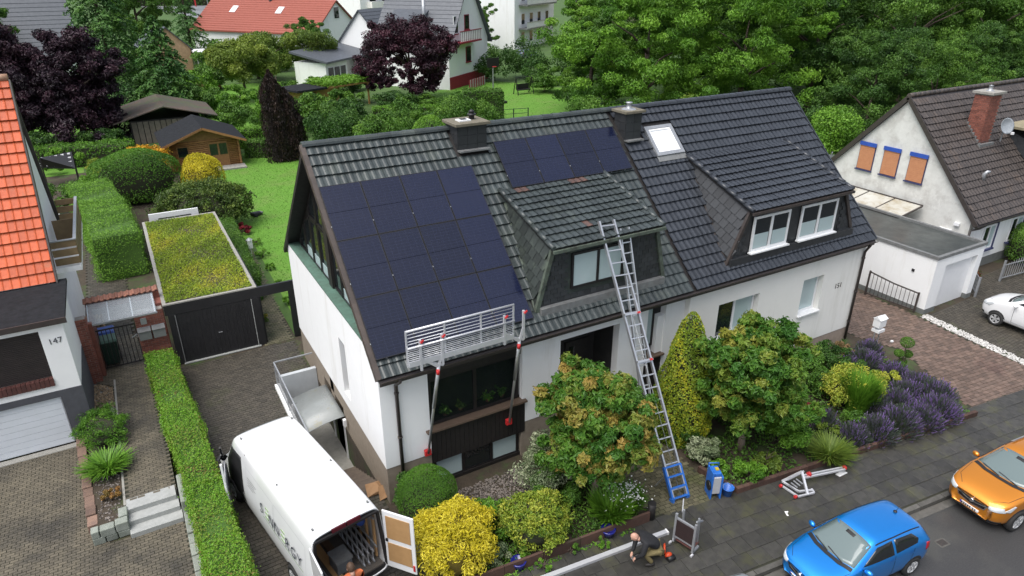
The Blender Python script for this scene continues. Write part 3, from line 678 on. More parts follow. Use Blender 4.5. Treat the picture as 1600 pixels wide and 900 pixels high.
# street bay: windows, ledge, cladding, basement windows
bay = MB().box(5.88, 8.9, WY+.005, WY+.09, .92, 2.05).build('bay', M_dark, HL)
MB().box(5.88, 8.9, WY+.10, WY+.16, 3.68, 4.55).build('lintel', M_dark, bay); MB().box(5.88, 8.9, WY+.1, WY+.2, -.1, .10).build('base_board', M_dark, bay)
x = 5.90
while x < 8.86:
    MB().box(x, x+.138, WY-.012, WY+.006, .93, 2.04).build('cladding_board', M_dark, bay); x += .148
MB().box(5.74, 9.02, WY-.14, WY+.2, 2.08, 2.14).build('ledge', pm('brown_ledge', (.13, .09, .065), (.10, .07, .05), 5, .6), bay)
window(HL, 5.92, 8.84, 2.16, 3.70, WY+.12, M_frameD, [clear('bay_glass', (.80, .84, .82), .14, (.03, .04, .04))], 2, .09, 'bay_window')
window(HL, 5.98, 8.86, .06, .92, WY+.14, M_frameD, [M_curtain, M_glass, M_curtain], 3, .08, 'basement_window')
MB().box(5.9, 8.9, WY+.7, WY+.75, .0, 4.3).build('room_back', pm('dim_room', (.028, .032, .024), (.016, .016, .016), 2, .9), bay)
# things seen through the bay window
for (px, s, mt, lab) in [(6.5, .16, L_mid, 'potted plant on the bay window board nearest the downpipe'), (7.0, .12, L_rhodo, 'small olive potted plant left of the bay window post'), (7.9, .18, L_bright, 'bright green potted plant right of the bay window post'), (8.4, .14, L_mid, 'potted plant on the bay window board nearest the entrance')]:
    pp = thing('house_plant', lab, 'plant', (px, WY+.35, 2.20), 0, 'plants in the bay window')
    MB().lathe([(0, 0), (.06, 0), (.08, .12), (.07, .12), (0, .11)], 10).build('pot', M_brick, pp, world=False)
    C = RNG.normal(0, s*.45, (60, 3)); C[:, 2] = np.abs(C[:, 2])+.14
    V, F = leaf_cards(C, np.tile([0, -.4, .6], (60, 1)), .12, .5); f = stuff_mesh('leaves', V, F, mt, None, RNG.random(60)); f.parent = pp
MB().box(5.9, 8.9, WY+.16, WY+.52, 2.14, 2.195).build('window_board', M_frameD, bay)
# entrance recess
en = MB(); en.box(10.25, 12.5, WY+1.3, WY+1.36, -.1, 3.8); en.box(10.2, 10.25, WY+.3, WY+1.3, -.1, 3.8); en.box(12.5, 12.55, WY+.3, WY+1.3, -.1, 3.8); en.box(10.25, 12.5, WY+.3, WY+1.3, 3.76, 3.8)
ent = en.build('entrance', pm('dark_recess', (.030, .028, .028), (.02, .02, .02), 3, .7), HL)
for k in range(4): MB().box(10.25, 12.5, WY-.6+.3*k, WY+1.29, -.05+.18*k, .13+.18*k-.002).build('step', M_concrete, ent)
dr = MB().box(11.3, 12.3, WY+1.24, WY+1.29, .7, 2.8).build('door', M_dark, HL)
MB().box(11.45, 11.65, WY+1.225, WY+1.239, .9, 2.6).build('pane', M_glass, dr); MB().box(12.16, 12.2, WY+1.19, WY+1.238, 1.6, 1.9).build('handle', M_steel, dr)
MB().box(10.28, 10.36, WY+.12, WY+.2, 2.0, 2.2).build('letter_plate', M_frameW, HL)
window(HL, 13.7, 14.12, 2.45, 4.04, WY+.2, M_frameD, [M_curtain], 1, .07, 'stair_window')
wall(HL, [(13.66, 14.42, WY+.26, WY+.3, -.1, 4.05)], 'window_recess', M_black)
wall(HL, [(14.13, 14.42, WY+.05, WY+.255, 2.2, 3.6)], 'recess_cheek', M_white)
MB().box(13.62, 14.46, WY-.1, WY+.25, 2.12, 2.18).build('ledge', MATS['brown_ledge'], HL)
MB().box(13.66, 14.42, WY+.03, WY+.12, -.1, 2.11).build('cladding', M_dark, HL)
MB().box(13.0, 13.16, WY-.05, WY-.002, 2.95, 3.15).build('wall_lamp', M_black, HL)
# gable with its glazing
gx = 4.86
gy0, gy1 = 15.15, 24.35
gm = MB(); gm.prism([(gx, 14.95, 4.66), (gx, RY, RZ-.25), (gx, 24.57, 4.66)], (.1, 0, 0)); gab = gm.build('gable_wall', M_dark, HL)
MB().box(4.49, 4.87, 15.05, 24.58, 4.853, 4.90).build('copper_sill', M_copper, HL)
def roofz(y): return (EZ+(y-EY)*SZ/SY) if y < RY else (RZ-(y-RY)*SZ/SY)
ys = [15.7, 16.7, 17.7, 18.7, 19.6, 20.0, 20.95, 21.9, 22.85, 23.75]
for i in range(len(ys)-1):
    if i == 4: MB().box(gx-.10, gx+.02, ys[4], ys[5], 4.92, RZ-.6).build('post', M_dark, gab); continue
    a, b = ys[i]+.06, ys[i+1]-.06
    for (z0, cap) in ((4.98, 6.55), (6.65, 99)):
        za, zb = min(cap, roofz(a)-.42), min(cap, roofz(b)-.42)
        if max(za, zb) < z0+.35: continue
        P = [(gx-.012, a, z0), (gx-.012, b, z0), (gx-.012, b, max(zb, z0+.02)), (gx-.012, a, max(za, z0+.02))]
        MB().prism(P, (.01, 0, 0)).build('pane', M_glass, gab)
        fr = MB()
        for k in range(4): fr.bar(Vector(P[k])+Vector((-.02, 0, 0)), Vector(P[(k+1) % 4])+Vector((-.02, 0, 0)), .05, .05)
        fr.build('pane_frame', M_frameD, gab)
    if z0 and i in (0, 1, 2, 5, 6, 7): MB().box(gx-.03, gx-.014, a+.04, b-.04, 5.0, 5.32).build('blind', M_curtain, gab)
# roof shell, tiles, verge, ridge
def roof_shell(x0, x1, name, o):
    m = MB()
    for t0, t1 in ((-.16, -.02),):
        f = [RP(0, 0, t0), RP(0, SL_, t0), RP(0, SL_, t1), RP(0, 0, t1)]
        m.prism([(x0, p.y, p.z) for p in f], (x1-x0, 0, 0))
        m.prism([(x0, 2*RY-p.y+(.0), p.z-.004) for p in f][::-1], (x1-x0, 0, 0))
    return m.build(name, M_dark, o)
rfL = roof_shell(4.40, XM, 'roof', HL)
sgl = lambda xx, d: (xx < 10.9 and d < .8) or (4.6 < xx and d < 1.1) or (xx < 4.4 and d > 6.1) or (xx > 9.4 and 2.0 < d < 4.6)
tile_field(rfL, RP(4.45, .0), (1, 0, 0), (0, SY, SZ), int((XM-4.45)/TW), 20, TW, TL, tmL, keepL, sgl)
vt = MB().box(-.09, .05, 0, .355, -.13, .05).mesh('verge_tile', pm('brown_verge_tile', (.075, .058, .048), (.055, .043, .038), 6, .5, jitter=.2))
for k in range(20):
    o = bpy.data.objects.new('verge_tile', vt); o.location = RP(4.42, k*.36+.0, .02); o.rotation_euler = (PIT+.05, 0, 0); link(o, rfL, False)
bk = Matrix.Rotation(math.pi, 4, 'Z')
def back_field(o, x0, x1, tm):
    tile_field(o, Vector((x1, 2*RY-EY, EZ)), (-1, 0, 0), (0, -SY, SZ), int((x1-x0)/(TW*2)), 20, TW*2, TL, tm, lambda a, b: b < 7.1, lambda a, b: False, 'rear_roof_tile')
tmLb = tile_mesh('rear_roof_tile', TW*2, TL+.03, M_tileL); tmRb = tile_mesh('rear_roof_tile', TW*2, TL+.03, M_tileR)
back_field(rfL, 4.42, XM, tmLb)
def ridge(o, x0, x1, mat, n):
    m = MB(); L = (x1-x0)/n; pr = []
    for k in range(7):
        a = math.pi*k/6; pr.append((math.cos(a)*.15, math.sin(a)*.13))
    vs = [(0, y, z-.03) for y, z in pr]+[(L+.03, y*.9, z*.9-.03) for y, z in pr]
    m.add(vs, [(i, i+1, 8+i, 7+i) for i in range(6)]+[tuple(range(6, -1, -1)), tuple(range(7, 14))], False); me = m.mesh('ridge_tile', mat)
    for i in range(n):
        q = bpy.data.objects.new('ridge_tile', me); q.location = (x0+i*L, RY, RZ+.02); q.rotation_euler = (0, random.uniform(-.012, .012), random.uniform(-.01, .01)); link(q, o, False)
ridge(rfL, 4.40, 8.98, M_tileL, 12); ridge(rfL, 10.08, XM, M_tileL, 13)
def gutter(o, x0, x1, y, z, mat):
    m = MB(); n = 8; vs = []
    for x in (x0, x1):
        for k in range(n+1):
            a = math.pi+math.pi*k/n; vs.append((x, y+.075*math.cos(a), z+.075*math.sin(a)))
        for k in range(n, -1, -1):
            a = math.pi+math.pi*k/n; vs.append((x, y+.062*math.cos(a), z+.062*math.sin(a)))
    k = 2*(n+1); m.add(vs, [(i, (i+1) % k, k+(i+1) % k, k+i) for i in range(k)]+[tuple(range(k-1, -1, -1)), tuple(range(k, 2*k))]); return m.build('gutter', mat, o)
gutter(HL, 4.42, XM, EY-.06, EZ-.03, M_brownmetal)
MB().box(4.46, XM, EY+.03, WY-.002, EZ-.22, EZ-.17).build('soffit', M_brownmetal, HL)
MB().box(4.42, XM, EY+.0, EY+.03, EZ-.22, EZ-.05).build('fascia', M_brownmetal, HL)
def downpipe(o, x, y, z0, top, mat):
    p = MB().tube([(x, top.y, top.z), (x, top.y+.03, top.z-.12), (x, y-.07, top.z-.42), (x, y-.07, z0)], .052, 10).build('downpipe', mat, o)
    for z in (z0+.8, (z0+top.z)/2, top.z-.7): MB().tube([(x, y-.07, z), (x, y-.07, z+.05)], .068, 10).build('bracket', mat, p)
downpipe(HL, 4.95, WY, .1, Vector((4.95, EY-.06, EZ-.08)), M_brownmetal)
# ------------------------------------------------------------------ dormers
def slates_on(parent, A, B_, C, mat, s=.30, off=.012):
    """rectangular slates over triangle A (low front), B_ (high front), C (back): rows follow A-B_"""
    A, B_, C = map(Vector, (A, B_, C)); n = (B_-A).cross(C-A).normalized()
    ux = (C-B_).normalized(); uy = n.cross(ux).normalized()
    if uy.dot(A-B_) > 0: uy = -uy
    M0 = Matrix((ux, uy, n)).transposed().to_4x4()
    me = MB().add([(-s/2+.008, 0, .05), (s/2-.008, 0, .05), (s/2-.006, s+.04, .008), (-s/2+.006, s+.04, .008), (-s/2+.006, 0, 0), (s/2-.006, 0, 0)], [(0, 1, 2, 3), (4, 5, 1, 0)]).mesh('slate', mat)
    pts = [((p-B_).dot(ux), (p-B_).dot(uy)) for p in (A, B_, C)]
    L = (C-B_).length; H = -min(p[1] for p in pts)
    for j in range(int(H/s)+1):
        for i in range(-3, int(L/s)+3):
            q = (i*s+(s/2 if j % 2 else 0), -H+j*s+s/2)
            if inside(q, pts):
                o = bpy.data.objects.new('slate', me); o.matrix_basis = Matrix.Translation(B_+ux*q[0]+uy*(q[1]-s/2)+n*off) @ M0; link(o, parent, False)
def dormer(o, D, zt, zb_, ztop, tm, slate, name, trim):
    b0, b1, t0, t1, y0, y1 = D
    yf = y0
    zl = EZ+(yf-EY)*SZ/SY
    m = MB()
    A0, A1 = (b0, yf, zl-.1), (b1, yf, zl-.1); T0, T1 = (t0, yf, zt), (t1, yf, zt); K0, K1 = (t0, y1, ztop-.02), (t1, y1, ztop-.02)
    m.add([A0, A1, T1, T0, K0, K1], [(0, 1, 2, 3), (0, 3, 4), (1, 5, 2), (3, 2, 5, 4)])
    d = m.build(name, slate, o)
    slates_on(d, (b0, yf, zl-.06), T0, K0, slate); 
    slates_on(d, T1, T1, K1, slate) if False else None
    # roof of the dormer
    up = Vector((0, y1-(yf-.22), ztop-(zt-.02))).normalized(); L = math.hypot(y1-(yf-.22), ztop-zt+.02)
    MB().prism([(t0-.12, yf-.24, zt-.05), (t1+.12, yf-.24, zt-.05), (t1+.12, y1+.02, ztop-.04), (t0-.12, y1+.02, ztop-.04)], (0, 0, .06)).build('roof_board', M_dark, d)
    nx = int((t1-t0+.2)/TW); ny = int(L/TL)+1; tl = L/ny
    tile_field(d, Vector((t0-.1, yf-.26, zt+.01)), (1, 0, 0), up, nx, ny, (t1-t0+.2)/nx, tl, tm, lambda a, b: True, lambda a, b: True)
    for sx, x in ((-1, t0-.1), (1, t1+.1)):
        vm = MB().tube([(x, 0, .03), (x, L/8+.02, .045)], .07, 8)
        for k in range(8):
            p0 = Vector((x, yf-.26, zt+.04))+up*(L*k/8); p1 = p0+up*(L/8+.03)
            MB().tube([p0+Vector((0, 0, .02)), p1], .075, 8).build('verge_cap', tm.materials[0], d)
    g = MB().box(t0-.14, t1+.14, yf-.33, yf-.25, zt-.09, zt-.0).build('dormer_gutter', trim, d)
    for (b, t, K) in ((b0, T0, K0), (b1, T1, K1)): MB().bar((b, yf-.04, zl-.02), (K[0], K[1]+.03, K[2]+.03), .12, .05).build('lead_valley', trim, d)
    for (b, t) in ((b0, T0), (b1, T1)): MB().bar((b, yf-.03, zl-.02), (t[0], yf-.03, zt-.05), .13, .1, (0, 1, 0)).build('corner_board', trim, d)
    return d, zl
M_greenbrown = pm('mossy_brown_trim', (.05, .055, .045), (.10, .13, .10), 5, .6)
d1, zl1 = dormer(HL, D1, 6.86, 0, 7.74, tmL, M_slateG, 'dormer', M_greenbrown)
# slates on the face round the window
def face_slates(d, x0, x1, z0, z1, y, hole, slope0, slope1, mat, s=.24):
    me = MB().box(-s/2+.005, s/2-.005, -.02, 0, 0, s*.62).mesh('slate', mat)
    z = z0; j = 0
    while z < z1-.05:
        x = x0+(s/2 if j % 2 else 0)
        while x < x1:
            f = (z-z0)/(z1-z0)
            if x0+slope0*f < x-s*.4 and x+s*.4 < x1-slope1*f and not (hole[0]-.1 < x < hole[1]+.1 and hole[2]-.15 < z+.07 < hole[3]+.08):
                o = bpy.data.objects.new('slate', me); o.location = (x, y, z); o.rotation_euler = (R(-4), 0, 0); link(o, d, False)
            x += s
        z += s*.6; j += 1
face_slates(d1, 9.42, 14.2, zl1, 6.8, 15.04, (10.55, 12.55, 5.35, 6.62), .5, .47, M_slate)
window(d1, 10.6, 12.5, 5.42, 6.55, 14.985, M_frameD, [M_curtain, M_curtain], 2, .07, 'dormer_window')
MB().box(9.5, 14.15, 14.86, 15.03, zl1-.12, zl1+.10).build('lead_apron', M_lead, d1)
# ------------------------------------------------------------------ chimneys
def chimney(o, x0, x1, y0, y1, z0, z1, cap, mat, pots):
    c = MB().box(x0, x1, y0, y1, z0, z1).build('chimney', mat, o)
    s = .30; nz_ = int((z1-z0)/.27)
    for j in range(nz_):
        z = z0+(z1-z0)*j/nz_; hh = (z1-z0)/nz_-.012
        nx_ = max(2, int((x1-x0)/s+.5)); ny_ = max(2, int((y1-y0)/s+.5))
        for i in range(nx_):
            a = x0+(x1-x0)*i/nx_; MB().box(a+.005, a+(x1-x0)/nx_-.005, y0-.016, y0+.01, z, z+hh).build('slate', mat, c)
        for i in range(ny_):
            a = y0+(y1-y0)*i/ny_; MB().box(x0-.016, x0+.01, a+.005, a+(y1-y0)/ny_-.005, z, z+hh).build('slate', mat, c)
    MB().box(x0-.1, x1+.1, y0-.1, y1+.1, z1, z1+.09).build('cap', pm('mossy_cap', (.17, .15, .115), (.12, .11, .075), 5, .9, bump=.3) if 'mossy_cap' not in MATS else MATS['mossy_cap'], c, bevel=.01)
    for p in pots: p(c, z1+.09)
    m = MB(); m.box(x0-.14, x1+.14, y0-.16, y0-.02, z0+.18, z0+.22); zz = EZ+(y0-EY)*SZ/SY
    MB().bar((x0-.02, y0-.1, zz+.03), (x1+.02, y0-.1, zz+.03), .24, .05).build('lead_flashing', M_lead, c)
def pot_cowl(x, y):
    def f(c, z): MB().lathe([(.09, 0), (.09, .12), (.14, .13), (.14, .17), (.08, .18), (.08, .22), (.12, .23), (.02, .30), (0, .30)], 14, (x, y, z)).build('cowl', M_black, c)
    return f
def pot_flat(x, y, w):
    def f(c, z):
        MB().box(x-w, x+w, y-w*.8, y+w*.8, z, z+.04).build('flue_plate', M_frameW, c); MB().box(x-w*.5, x+w*.5, y-w*.35, y+w*.35, z+.04, z+.06).build('flue', M_black, c)
    return f
def pot_pipe(x, y):
    def f(c, z): MB().lathe([(.26, 0), (.2, .03), (.09, .04), (.08, .2), (.12, .21), (.12, .24), (0, .25)], 14, (x, y, z)).build('flue', M_steel, c)
    return f
chimney(HL, 9.02, 10.02, 19.12, 19.95, 8.2, 9.60, 0, M_slate, [pot_flat(9.4, 19.5, .2), pot_cowl(9.75, 19.6)])
# ------------------------------------------------------------------ right half
HR = thing('house', 'cream half of the semi-detached pair with anthracite roof, skylight and wide white-windowed dormer', 'house', (20, 19.7, 0))
WR, XE = 14.72, 24.45
o1, o2 = (16.65, 18.65, 2.0, 3.5), (21.0, 22.15, 1.95, 3.45)
wall(HR, [(XM+.002, o1[0], WR, WR+.3, .62, 4.40), (o1[1], o2[0], WR, WR+.3, .62, 4.40), (o2[1], XE, WR, WR+.3, .62, 4.40)]
     + [(q[0], q[1], WR, WR+.3, .62, q[2]) for q in (o1, o2)]+[(q[0], q[1], WR, WR+.3, q[3], 4.40) for q in (o1, o2)]
     + [(XE-.3, XE, WR+.302, 24.6, .62, 4.40), (XM+.002, XE-.3, 24.3, 24.6, 0, 4.40)], 'wall', M_cream)
MB().prism([(XE-.3, 15.1, 4.401), (XE-.3, RY, RZ-.45), (XE-.3, 24.4, 4.401)], (.3, 0, 0)).build('gable_wall', M_cream, HR)
wall(HR, [(XM+.002, XE-.02, WR+.02, WR+.28, -.3, .618), (XE-.28, XE-.02, WR+.29, 24.58, -.3, .618)], 'plinth', M_plinth2)
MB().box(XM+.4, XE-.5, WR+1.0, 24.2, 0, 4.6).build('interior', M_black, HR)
window(HR, o1[0]+.02, o1[1]-.02, o1[2]+.02, o1[3]-.02, WR+.2, M_frameW, [M_glass, M_curtain], 2, .08, 'window', sill=.26)
window(HR, o2[0]+.02, o2[1]-.02, o2[2]+.02, o2[3]-.02, WR+.2, M_frameW, [M_curtain], 1, .08, 'window', sill=.30)
rfR = roof_shell(XM+.003, 24.62, 'roof', HR)
sgr = lambda xx, d: d < .9 or (xx > 7.9 and d < 2.2)
tile_field(rfR, RP(XM, .0), (1, 0, 0), (0, SY, SZ), int((24.64-XM)/TW), 20, TW, TL, tmR, keepR, sgr)
back_field(rfR, XM, 24.6, tmRb); ridge(rfR, XM+.02, 24.66, M_tileR, 27)
gutter(HR, XM+.01, 24.62, EY-.06, EZ-.03, M_brownmetal)
MB().box(XM+.01, 24.58, EY+.03, WR-.002, EZ-.22, EZ-.17).build('soffit', M_brownmetal, HR)
MB().box(XM+.01, 24.60, EY+.0, EY+.03, EZ-.22, EZ-.05).build('fascia', M_brownmetal, HR)
vR = MB().bar(RP(24.66, 0, -.02), RP(24.66, SL_, -.02), .05, .14, (0, 0, 1)).build('verge_board', M_tileR, rfR)
downpipe(HR, 24.3, WR, .1, Vector((24.3, EY-.06, EZ-.08)), M_brownmetal)
d2, zl2 = dormer(HR, D2, 6.68, 0, 7.82, tmR, M_slate, 'dormer', M_brownmetal)
face_slates(d2, 16.95, 23.5, zl2, 6.62, 14.94, (17.7, 22.5, 5.0, 6.45), .8, .85, M_slate)
for (a, b) in ((17.95, 19.75), (20.35, 22.3)):
    window(d2, a, b, zl2+.28, 6.42, 14.86, M_frameW, [M_glass, M_glass], 2, .09, 'dormer_window', sill=.12)
    for k in range(2):
        xa = a+(b-a)*k/2; MB().box(xa+.1, xa+(b-a)/2-.1, 14.875, 14.884, zl2+.38, zl2+.9).build('half_curtain', M_curtain, d2)
MB().box(17.0, 23.45, 14.80, 14.93, zl2-.12, zl2+.2).build('lead_apron', M_slate, d2)
chimney(HR, 15.32, 16.0, 18.78, 19.42, 7.9, 9.45, 0, M_slate, [pot_pipe(15.66, 19.1)])
# skylight
sk = MB(); d0, dd = 5.03, 6.27
def ring(m, x0, x1, a, b, wdt, h0, h1):
    for (xa, xb, da, db) in ((x0, x1, a, a+wdt), (x0, x1, b-wdt, b), (x0, x0+wdt, a+wdt, b-wdt), (x1-wdt, x1, a+wdt, b-wdt)):
        P = [RP(xa, da, h0), RP(xb, da, h0), RP(xb, db, h0), RP(xa, db, h0)]; m.prism(P, RP(0, 0, h1-h0)-RP(0, 0, 0))
ring(sk, 16.32, 17.58, d0, dd, .13, .02, .12)
skl = sk.build('skylight', M_steel, HR)
fr = MB(); ring(fr, 16.46, 17.44, d0+.14, dd-.14, .06, .03, .11); fr.build('frame', M_frameW, skl)
MB().prism([RP(16.5, d0+.18, .06), RP(17.4, d0+.18, .06), RP(17.4, dd-.18, .06), RP(16.5, dd-.18, .06)], RP(0, 0, .02)-RP(0, 0, 0)).build('pane', glassmat('white_blind_glass', (.82, .84, .86), .1), skl)
MB().prism([RP(16.3, d0-.22, .05), RP(17.6, d0-.22, .05), RP(17.6, d0, .05), RP(16.3, d0, .05)], RP(0, 0, .02)-RP(0, 0, 0)).build('flashing', M_lead, skl)
# house number
def text_obj(name, s, size, M, mat, parent=None, ext=.004):
    c = bpy.data.curves.new(name, 'FONT'); c.body = s; c.size = size; c.extrude = ext; c.align_x = 'CENTER'; c.align_y = 'CENTER'
    t = bpy.data.objects.new(name, c); COL.objects.link(t); bpy.context.view_layer.update()
    me = bpy.data.meshes.new_from_object(t.evaluated_get(bpy.context.evaluated_depsgraph_get())); COL.objects.unlink(t); bpy.data.objects.remove(t)
    me.materials.clear(); me.materials.append(mat)
    o = bpy.data.objects.new(name, me); o.matrix_basis = M; link(o, parent); return o
FRONT = Matrix.Rotation(math.pi/2, 4, 'X')
text_obj('house_number', '151', .30, Matrix.Translation((23.15, WR-.01, 2.75)) @ FRONT, M_brownmetal, HR)
# ------------------------------------------------------------------ solar panels
M_cell = pm('solar_cell', (.0065, .0095, .029), (.010, .0125, .032), 1.2, .14, .08, jitter=.3, spec=.65)
_t = M_cell.node_tree; _b = _t.nodes['Principled BSDF']
_tc = _t.nodes.new('ShaderNodeTexCoord'); _br = _t.nodes.new('ShaderNodeTexBrick'); _br.offset = 0
for k_, v_ in (('Scale', 1.0), ('Mortar Size', .004), ('Brick Width', .19), ('Row Height', .095), ('Mortar Smooth', .2)): _br.inputs[k_].default_value = v_
_t.links.new(_tc.outputs['Object'], _br.inputs['Vector']); _mx = _t.nodes.new('ShaderNodeMix'); _mx.data_type = 'RGBA'; _mx.inputs[7].default_value = (.016, .020, .042, 1)
_old = _b.inputs['Base Color'].links[0].from_socket; _t.links.new(_old, _mx.inputs[6]); _t.links.new(_br.outputs['Fac'], _mx.inputs[0]); _t.links.new(_mx.outputs[2], _b.inputs['Base Color'])
PW, PH = 1.178, 1.735
fm = MB()
for (a, b, c, d_) in ((0, PW, 0, .02), (0, PW, PH-.02, PH), (0, .02, .02, PH-.02), (PW-.02, PW, .02, PH-.02)): fm.box(a, b, c, d_, 0, .035)
fm.box(.02, PW-.02, .02, PH-.02, 0, .004)
fme = fm.mesh('frame', pm('black_anodised_frame', (.016, .016, .02), (.01, .01, .012), 5, .35))
gme = MB().box(.02, PW-.02, .02, PH/2-.006, .005, .031).box(.02, PW-.02, PH/2+.006, PH-.02, .005, .031).mesh('cell_sheet', M_cell)
cme = MB().box(-.009, .009, -.016, .016, .03, .04).mesh('clamp', M_steel)
RM = Matrix((Vector((1, 0, 0)), Vector((0, SY, SZ)), Vector((0, -SZ, SY)))).transposed().to_4x4()
def panel(x, d, label, group):
    o = thing('photovoltaic_module', label, 'solar panel', (0, 0, 0), 0, group); o.matrix_basis = Matrix.Translation(RP(x, d, .10)) @ RM
    for nm, me in (('frame', fme), ('cell_sheet', gme)):
        q = bpy.data.objects.new(nm, me); link(q, o, False)
    for cy in (.45,):
        q = bpy.data.objects.new('clamp', cme); q.location = (-.005, cy, 0); link(q, o, False)
    for rx_ in (.3, PW-.3):
        q = MB().box(rx_-.02, rx_+.02, -.01, PH+.01, -.065, -.002).build('mounting_rail', M_alu, o, world=False)
rows = ['bottom', 'middle', 'top']; cols = ['at the gable verge', 'second from the gable verge', 'third from the gable verge', 'beside the dormer']
for j in range(3):
    for i in range(4):
        panel(4.46+i*(PW+.012), .50+j*(PH+.012), 'solar panel in the %s row of the large array, %s' % (rows[j], cols[i]), 'solar panels of the large array')
c2 = ['next to the bigger chimney', 'second from the bigger chimney', 'third from the bigger chimney', 'next to the smaller chimney']
for i in range(4): panel(10.25+i*(PW+.012), 4.72, 'solar panel in the single row above the dormer, '+c2[i], 'solar panels above the dormer')

# a few mismatched reddish replacement tiles on the weathered half
M_redtile = pm('faded_red_tile', (.115, .058, .044), (.07, .05, .045), 6, .55, jitter=.2)
for t_ in [o for o in d1.children if o.name.startswith('roof_tile') and o.type == 'MESH' and 'kind' not in o]:
    p_ = t_.matrix_basis.translation
    if (abs(p_.y-15.5) < .18 and 11.2 < p_.x < 11.6) or (p_.y > 17.5 and (abs(p_.x-10.4) < .15 or abs(p_.x-12.5) < .25)):
        t_.material_slots[0].link = 'OBJECT'; t_.material_slots[0].material = M_redtile
# ------------------------------------------------------------------ basement stairwell at the side of the house
sw2 = thing('basement_stairwell', 'basement stairs with white parapet, wire railing and curved grey canopy at the house side', 'stairwell', (3.6, 19, 0))
MB().box(2.98, 3.16, 17.3, 22.75, -1.45, .16).build('parapet', M_white, sw2)
MB().box(3.16, 4.5, 22.58, 22.75, -1.45, .50).build('end_wall', pm('pale_grey_wall', (.48, .51, .53), (.42, .45, .47), 3, .8), sw2)
MB().box(3.16, 4.5, 18.4, 22.58, -1.45, -1.3).build('landing', M_concrete, sw2)
for k in range(8): MB().box(3.1 if k > 3 else 2.9, 4.5, 15.85+.32*k, 16.20+.32*k, -1.45, -.01-.16*k).build('step', pm('brick_step', (.13, .10, .075), (.09, .07, .055), 5, .8) if 'brick_step' not in MATS else MATS['brick_step'], sw2)
cv = MB(); n = 10; vs = []
for y in (19.0, 21.2):
    for k in range(n+1):
        t = k/n; vs.append((3.26+1.23*t, y, .36+.20*math.sin(t*math.pi/2)))
cv.add(vs, [(i, i+1, n+2+i, n+1+i) for i in range(n)], True)
c_ = cv.build('canopy', pm('translucent_grey_sheet', (.27, .29, .29), (.22, .235, .23), 2, .3, dirt=(.25, .23, .14), dscale=1.5, dth=.6), sw2)
c_.modifiers.new('s', 'SOLIDIFY').thickness = .02
for y in (19.0, 20.8): MB().box(3.17, 3.24, y, y+.07, -1.3, .36).build('post', M_frameW, sw2)
for y in (19.15, 20.55, 21.4): MB().box(4.46, 4.53, y, y+.1, -1.3, .30).build('door_frame', M_frameW, sw2)
MB().box(4.5, 4.52, 19.25, 20.2, -1.3, .30).build('door', M_black, sw2)
m = MB()
for y in (17.35, 19.1, 20.8, 22.65): m.box(3.05, 3.08, y, y+.03, .15, 1.12)
m.bar((3.065, 17.35, 1.12), (3.065, 22.68, 1.12), .04); m.bar((3.065, 22.665, 1.12), (4.45, 22.665, 1.12), .04); m.bar((3.065, 17.35, .25), (3.065, 22.68, .25), .025)
sr = m.build('railing', M_steel, sw2)
for k in range(44): MB().box(3.06, 3.07, 17.45+.12*k, 17.458+.12*k, .25, 1.11).build('wire', M_steel, sr)
MB().box(4.36, 4.45, 18.7, 18.82, .35, .6).build('lamp', M_frameW, sw2)
# ------------------------------------------------------------------ garage with sedum roof and black door
GA = thing('garage', 'flat garage with yellow green sedum roof and wide black up-and-over door', 'garage', (1.7, 26.4, 0))
MB().box(.12, 3.38, 26.42, 36.8, -.02, 2.36).build('wall', M_white, GA)
MB().box(.02, 4.85, 26.30, 26.42, 2.14, 2.55).build('fascia', M_black, GA)
gd = MB().box(.36, 3.10, 26.32, 26.41, .04, 2.135).build('door', M_black, GA)
for k in range(18): MB().box(.40+.149*k, .40+.149*k+.142, 26.306, 26.319, .06, 2.10).build('board', M_black, gd)
MB().bar((1.72, 26.28, 1.0), (1.86, 26.28, 1.0), .03, .03).build('handle', M_steel, gd)
MB().box(.10, .35, 26.29, 26.4, -.0, 2.138).build('door_jamb', M_black, GA); MB().box(3.11, 3.42, 26.29, 26.4, 0, 2.138).build('door_jamb', M_black, GA)
MB().box(.33, .36, 26.27, 26.30, .03, 2.12).build('seal', M_lead, GA); MB().box(3.10, 3.125, 26.27, 26.30, .03, 2.12).build('seal', M_step, GA); MB().box(.30, 3.2, 26.2, 26.32, .0, .032).build('threshold', M_step, GA)
MB().box(4.58, 4.84, 26.31, 26.42, 0, 2.138).build('passage_post', M_black, GA); MB().box(3.42, 3.5, 26.43, 31.5, 0, 2.4).build('passage_wall', M_black, GA)
m = MB(); m.box(.0, .14, 26.43, 36.8, 2.362, 2.6); m.box(3.26, 3.4, 26.43, 36.8, 2.362, 2.6); m.box(.0, 3.4, 36.8, 36.95, 2.2, 2.6); m.box(.0, 3.4, 26.30, 26.429, 2.552, 2.60); m.build('roof_edge', M_concrete, GA)
MB().box(.14, 3.26, 26.43, 36.8, 2.362, 2.56).build('substrate', M_soil, GA)
n = 24000; C = np.stack([RNG.uniform(.13, 3.27, n), RNG.uniform(26.46, 36.82, n), np.full(n, 2.55)], 1)
hh = .02+.02*(np.sin(C[:, 0]*2.3)+np.sin(C[:, 1]*1.9+C[:, 0]))+RNG.random(n)*.05; C[:, 2] += np.maximum(hh, 0)
V, F = leaf_cards(C, np.tile([0, 0, 1.], (n, 1)), .075, .75, .5)
t = np.clip(.42+.17*(np.sin(C[:, 0]*1.7+C[:, 1]*.6)+np.sin(C[:, 1]*1.1+2)+.8*np.sin(C[:, 0]*4.1-C[:, 1]*2.7))+RNG.normal(0, .10, n), 0, 1)
tag(stuff_mesh('sedum', V, F, L_sedum, GA, t), kind='stuff')
